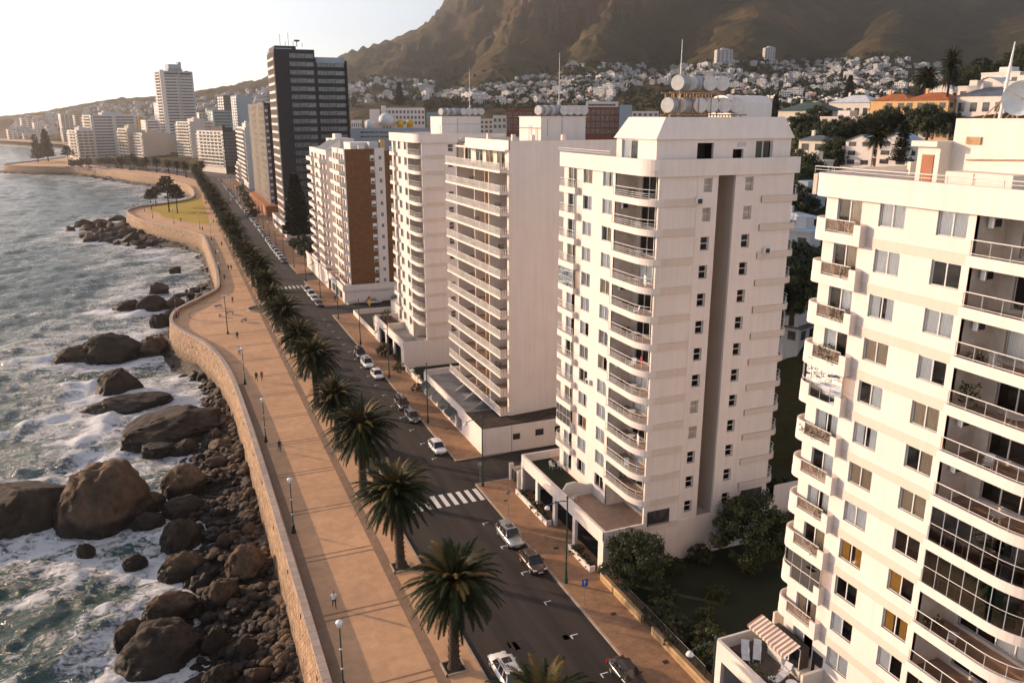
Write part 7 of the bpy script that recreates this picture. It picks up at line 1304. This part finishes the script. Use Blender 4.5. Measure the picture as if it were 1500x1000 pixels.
q = random.Random(23); i = 0; cn = {'white': 'white', 'silver': 'silver', 'grey': 'dark grey', 'black': 'black', 'blue': 'dark blue', 'red': 'red'}
ys = [198.5, 204.5, 210, 216] + [y for y in np.arange(246, 640, 6.1) if q.random() < .72]
for y in ys:
    col = q.choice(['white', 'white', 'white', 'silver', 'grey', 'black', 'blue', 'silver']) if y > 250 else ['grey', 'white', 'white', 'silver'][ys.index(y)]; car(q.choice(['hatch', 'sedan', 'suv']), col, rk(y) - 1.15, y, f'{ORD[i]} parked car beyond the far side street on the land side, {cn[col]}', 0, False); i += 1
j = 0
for y in list(np.arange(105, 240, 6.2)) + list(np.arange(330, 620, 6.6)):
    if q.random() < .45: col = q.choice(['white', 'silver', 'grey', 'black', 'blue']); car(q.choice(['hatch', 'sedan', 'suv']), col, 21.7, y, f'{cn[col]} car parked under the palm row, {ORD[j]} past the zebra crossing', PI, False); j += 1
for u, v, col, lab in ((331, 298, 'white', 'white car driving towards the camera on the far road'), (347, 286, 'white', 'white car approaching beyond the lawn'), (340, 294, 'silver', 'silver car driving away beyond the lawn')): x, y = gp(u, v); car('sedan', col, x, y, lab, 0, False, 'cars driving on the far road')
q = random.Random(9)
for k in range(26):
    u = 100 + k * 6.6; v = 246.5 + 3.5 * (u - 100) / 180 + q.uniform(-2.5, 2); x, y = gp(u, v); col = q.choice(['white', 'silver', 'grey', 'red', 'blue', 'white']); car('hatch', col, x, y, f'tiny {cn[col]} car on the distant coast road', R(60), False, f'tiny {cn[col]} cars on the distant coast road')
# ------------------------------------------------------------------ people
def person_mesh(pose, top, bottom, name):
    J = {'hip': (0, 0, .92), 'chest': (0, 0, 1.32), 'neck': (0, .0, 1.5), 'head': (0, -.03, 1.66), 'sl': (.19, 0, 1.42), 'sr': (-.19, 0, 1.42)}
    s_ = pose; J.update(el=(.25, .05 - .12 * s_, 1.15), er=(-.25, .05 + .12 * s_, 1.15), hl=(.26, -.08 - .22 * s_, .93), hr=(-.26, -.08 + .2 * s_, .93), pl=(.1, 0, .88), pr=(-.1, 0, .88), kl=(.11, -.12 * s_ - .03, .49), kr=(-.11, .1 * s_ - .03, .49), fl=(.11, -.22 * s_ + .04, .07), fr=(-.11, .3 * s_ + .04, .09), tl=(.12, -.22 * s_ - .14, .03), tr=(-.12, .3 * s_ - .13, .04), wl=(.27, -.12 - .25 * s_, .84), wr=(-.27, -.12 + .22 * s_, .84), top=(0, -.02, 1.76))
    E = [('hip', 'chest'), ('chest', 'neck'), ('neck', 'head'), ('head', 'top'), ('chest', 'sl'), ('chest', 'sr'), ('sl', 'el'), ('sr', 'er'), ('el', 'hl'), ('er', 'hr'), ('hl', 'wl'), ('hr', 'wr'), ('hip', 'pl'), ('hip', 'pr'), ('pl', 'kl'), ('pr', 'kr'), ('kl', 'fl'), ('kr', 'fr'), ('fl', 'tl'), ('fr', 'tr')]
    rad = dict(hip=.155, chest=.17, neck=.06, head=.105, top=.07, sl=.075, sr=.075, el=.05, er=.05, hl=.036, hr=.036, wl=.03, wr=.03, pl=.1, pr=.1, kl=.062, kr=.062, fl=.042, fr=.042, tl=.035, tr=.035)
    ks = list(J); me = D.meshes.new('tmp'); me.from_pydata([J[k] for k in ks], [(ks.index(a), ks.index(b_)) for a, b_ in E], []); o = D.objects.new('tmp', me); COL.objects.link(o); mo = o.modifiers.new('s', 'SKIN')
    for k, sv in zip(ks, me.skin_vertices[0].data): sv.radius = (rad[k] * (1.15 if k in ('hip', 'chest') else 1), rad[k] * (.72 if k in ('hip', 'chest') else 1)); sv.use_root = k == 'hip'
    o.modifiers.new('u', 'SUBSURF').levels = 1; dg = bpy.context.evaluated_depsgraph_get(); ev = o.evaluated_get(dg); out = D.meshes.new_from_object(ev); D.objects.remove(o)
    for m_ in (top, bottom, 'skin', 'hair', 'plastic'): out.materials.append(M[m_])
    for p in out.polygons:
        c = p.center; p.material_index = 3 if c.z > 1.70 or (c.z > 1.6 and c.y > .02) else 2 if c.z > 1.5 or (abs(c.x) > .215 and c.z < 1.2) else 0 if c.z > .9 else (4 if c.z < .1 else 1); p.use_smooth = True
    out.name = name; return out
PM = {}
def person(x, y, top, bottom, rz, pose, lab, z=.13, g=None):
    k = (pose, top, bottom)
    if k not in PM: PM[k] = person_mesh(pose, top, bottom, 'person')
    tag(put(PM[k], 'person', None, (x, y, z), rz), lab, 'person', g)
PPL = [(490, 889, 'cloth_white', 'cloth_dark', 0, 1, 'person in a white shirt walking towards the nearest promenade lamp'), (376, 558, 'cloth_dark', 'cloth_dark', PI, 1, 'person in dark clothes, left of a pair walking by the straight wall'), (384, 557, 'cloth_red', 'cloth_dark', PI, -1, 'person in a red top, right of a pair walking by the straight wall'), (410, 661, 'cloth_dark', 'cloth_dark', 0, 1, 'person in black walking alone past the third lamp'), (341, 444, 'cloth_red', 'cloth_dark', 0, 1, 'person in red alone on the wide part of the promenade'), (335, 396, 'cloth_dark', 'cloth_dark', 0, 1, 'person in dark clothes, left of a pair past the bulge'), (339, 396, 'cloth_dark', 'cloth_blue', 0, -1, 'person in dark clothes, right of a pair past the bulge'), (325, 361, 'cloth_dark', 'cloth_dark', 0, 1, 'lone walker beside the far bay'),
       (262, 463, 'cloth_red', 'cloth_dark', R(120), 0, 'person in red leaning at the tip of the sea wall bulge'), (348, 497, 'cloth_dark', 'cloth_dark', PI, 1, 'dark dressed walker just past the lamp mast'), (351, 520, 'cloth_white', 'cloth_dark', PI, 1, 'person in a white top close to the wall, below the lamp mast'), (329, 410, 'cloth_dark', 'cloth_dark', 0, 0, 'person beside the corner lamp past the bulge'), (313, 327, 'cloth_dark', 'cloth_dark', 0, 1, 'person in dark clothes, left of a pair by the lawn'), (317, 327, 'cloth_white', 'cloth_dark', 0, 1, 'person in white, right of a pair by the lawn'), (301, 300, 'cloth_dark', 'cloth_blue', 0, 1, 'walker on the path beside the far half of the lawn'), (300, 292, 'cloth_red', 'cloth_dark', 0, 1, 'walker in red beside the far half of the lawn'), (198, 302, 'cloth_white', 'cloth_dark', 0, 0, 'person in white at the promontory bend'), (196, 304, 'cloth_red', 'cloth_dark', 0, 0, 'person in red at the promontory bend'), (491, 442, 'cloth_dark', 'cloth_dark', 0, 1, 'dark dressed person on the pavement by the brown tower podium'), (297, 410 - 72, 'cloth_dark', 'cloth_dark', 0, 0, 'person looking over the bay wall'), (320, 318, 'cloth_dark', 'cloth_blue', 0, 1, 'walker beside the palm row near the lawn'), (265, 325, 'cloth_blue', 'cloth_dark', 0, 0, 'person sitting area visitor at the lawn edge')]
for u, v, t_, bt, rz, ps, lab in PPL:
    x, y = gp(u, v, .13); person(x, y, t_, bt, rz, ps, lab.replace('person sitting area visitor', 'person standing'))
# ================================================================== camera, light, air
cam = D.cameras.new('camera'); cam.sensor_width = 36; cam.lens = 36 * FPX / 1500; cam.clip_start = .5; cam.clip_end = 20000
co = D.objects.new('camera', cam); COL.objects.link(co); co.location = (0, 0, CAMZ); co.rotation_euler = (PI / 2 - PITCH, 0, -YAW); SC.camera = co
EL, AZS = R(11.5), R(-45)
sd = Vector((math.sin(AZS) * math.cos(EL), math.cos(AZS) * math.cos(EL), math.sin(EL)))
L = D.lights.new('sun', 'SUN'); L.energy = SUN_E; L.angle = R(.6); L.color = (1.0, .69, .45)
lo = D.objects.new('sun', L); COL.objects.link(lo); lo.rotation_euler = (-sd).to_track_quat('-Z', 'Y').to_euler()
w = D.worlds.new('World'); SC.world = w; w.use_nodes = True; t = w.node_tree; bg = t.nodes['Background']
sk = t.nodes.new('ShaderNodeTexSky'); sk.sky_type = 'NISHITA'; sk.sun_disc = False; sk.sun_elevation = EL; sk.sun_rotation = AZS; sk.altitude = 20; sk.air_density = 1.0; sk.dust_density = .7; sk.ozone_density = 2.5
hs = t.nodes.new('ShaderNodeHueSaturation'); hs.inputs['Saturation'].default_value = .4; t.links.new(sk.outputs[0], hs.inputs['Color'])
tcw = t.nodes.new('ShaderNodeTexCoord'); mpw = t.nodes.new('ShaderNodeMapping'); mpw.inputs['Scale'].default_value = (2.2, 2.2, 16); t.links.new(tcw.outputs['Generated'], mpw.inputs['Vector'])
nw = noi(t, mpw.outputs['Vector'], 1.6, 6, .55, .4); cw = ramp(t, nw, [(.52, (0, 0, 0)), (.75, (.5, .5, .5))]); cl = mixc(t, cw, mixc(t, 1.0, hs.outputs['Color'], (1.01, .985, 1.03), 'MULTIPLY'), (6.0, 5.1, 5.2)); t.links.new(cl, bg.inputs['Color']); bg.inputs['Strength'].default_value = SKY_S
if HAZE:
    b = MB(); b.box(-900, 3900, -330, 3980, -15.5, 900); m = D.materials.new('haze'); m.use_nodes = True; M['haze'] = m; t = m.node_tree; t.nodes.remove(t.nodes['Principled BSDF'])
    pv = t.nodes.new('ShaderNodeVolumePrincipled'); pv.inputs['Color'].default_value = (.97, .88, .82, 1); pv.inputs['Density'].default_value = HAZE; pv.inputs['Anisotropy'].default_value = .8
    t.links.new(pv.outputs[0], t.nodes['Material Output'].inputs['Volume']); struct(b.build('haze', 'haze'), 'warm evening sea haze', 'stuff')
SC.view_settings.view_transform = 'Standard'; SC.view_settings.look = 'None'; SC.view_settings.exposure = EXPO; SC.view_settings.gamma = 1
SC.render.engine = 'CYCLES'; cy = SC.cycles; cy.use_denoising = True; cy.denoiser = 'OPENIMAGEDENOISE'; cy.max_bounces = 8; cy.diffuse_bounces = 4; cy.glossy_bounces = 3; cy.transparent_max_bounces = 10; cy.volume_bounces = 0; cy.sample_clamp_indirect = 6
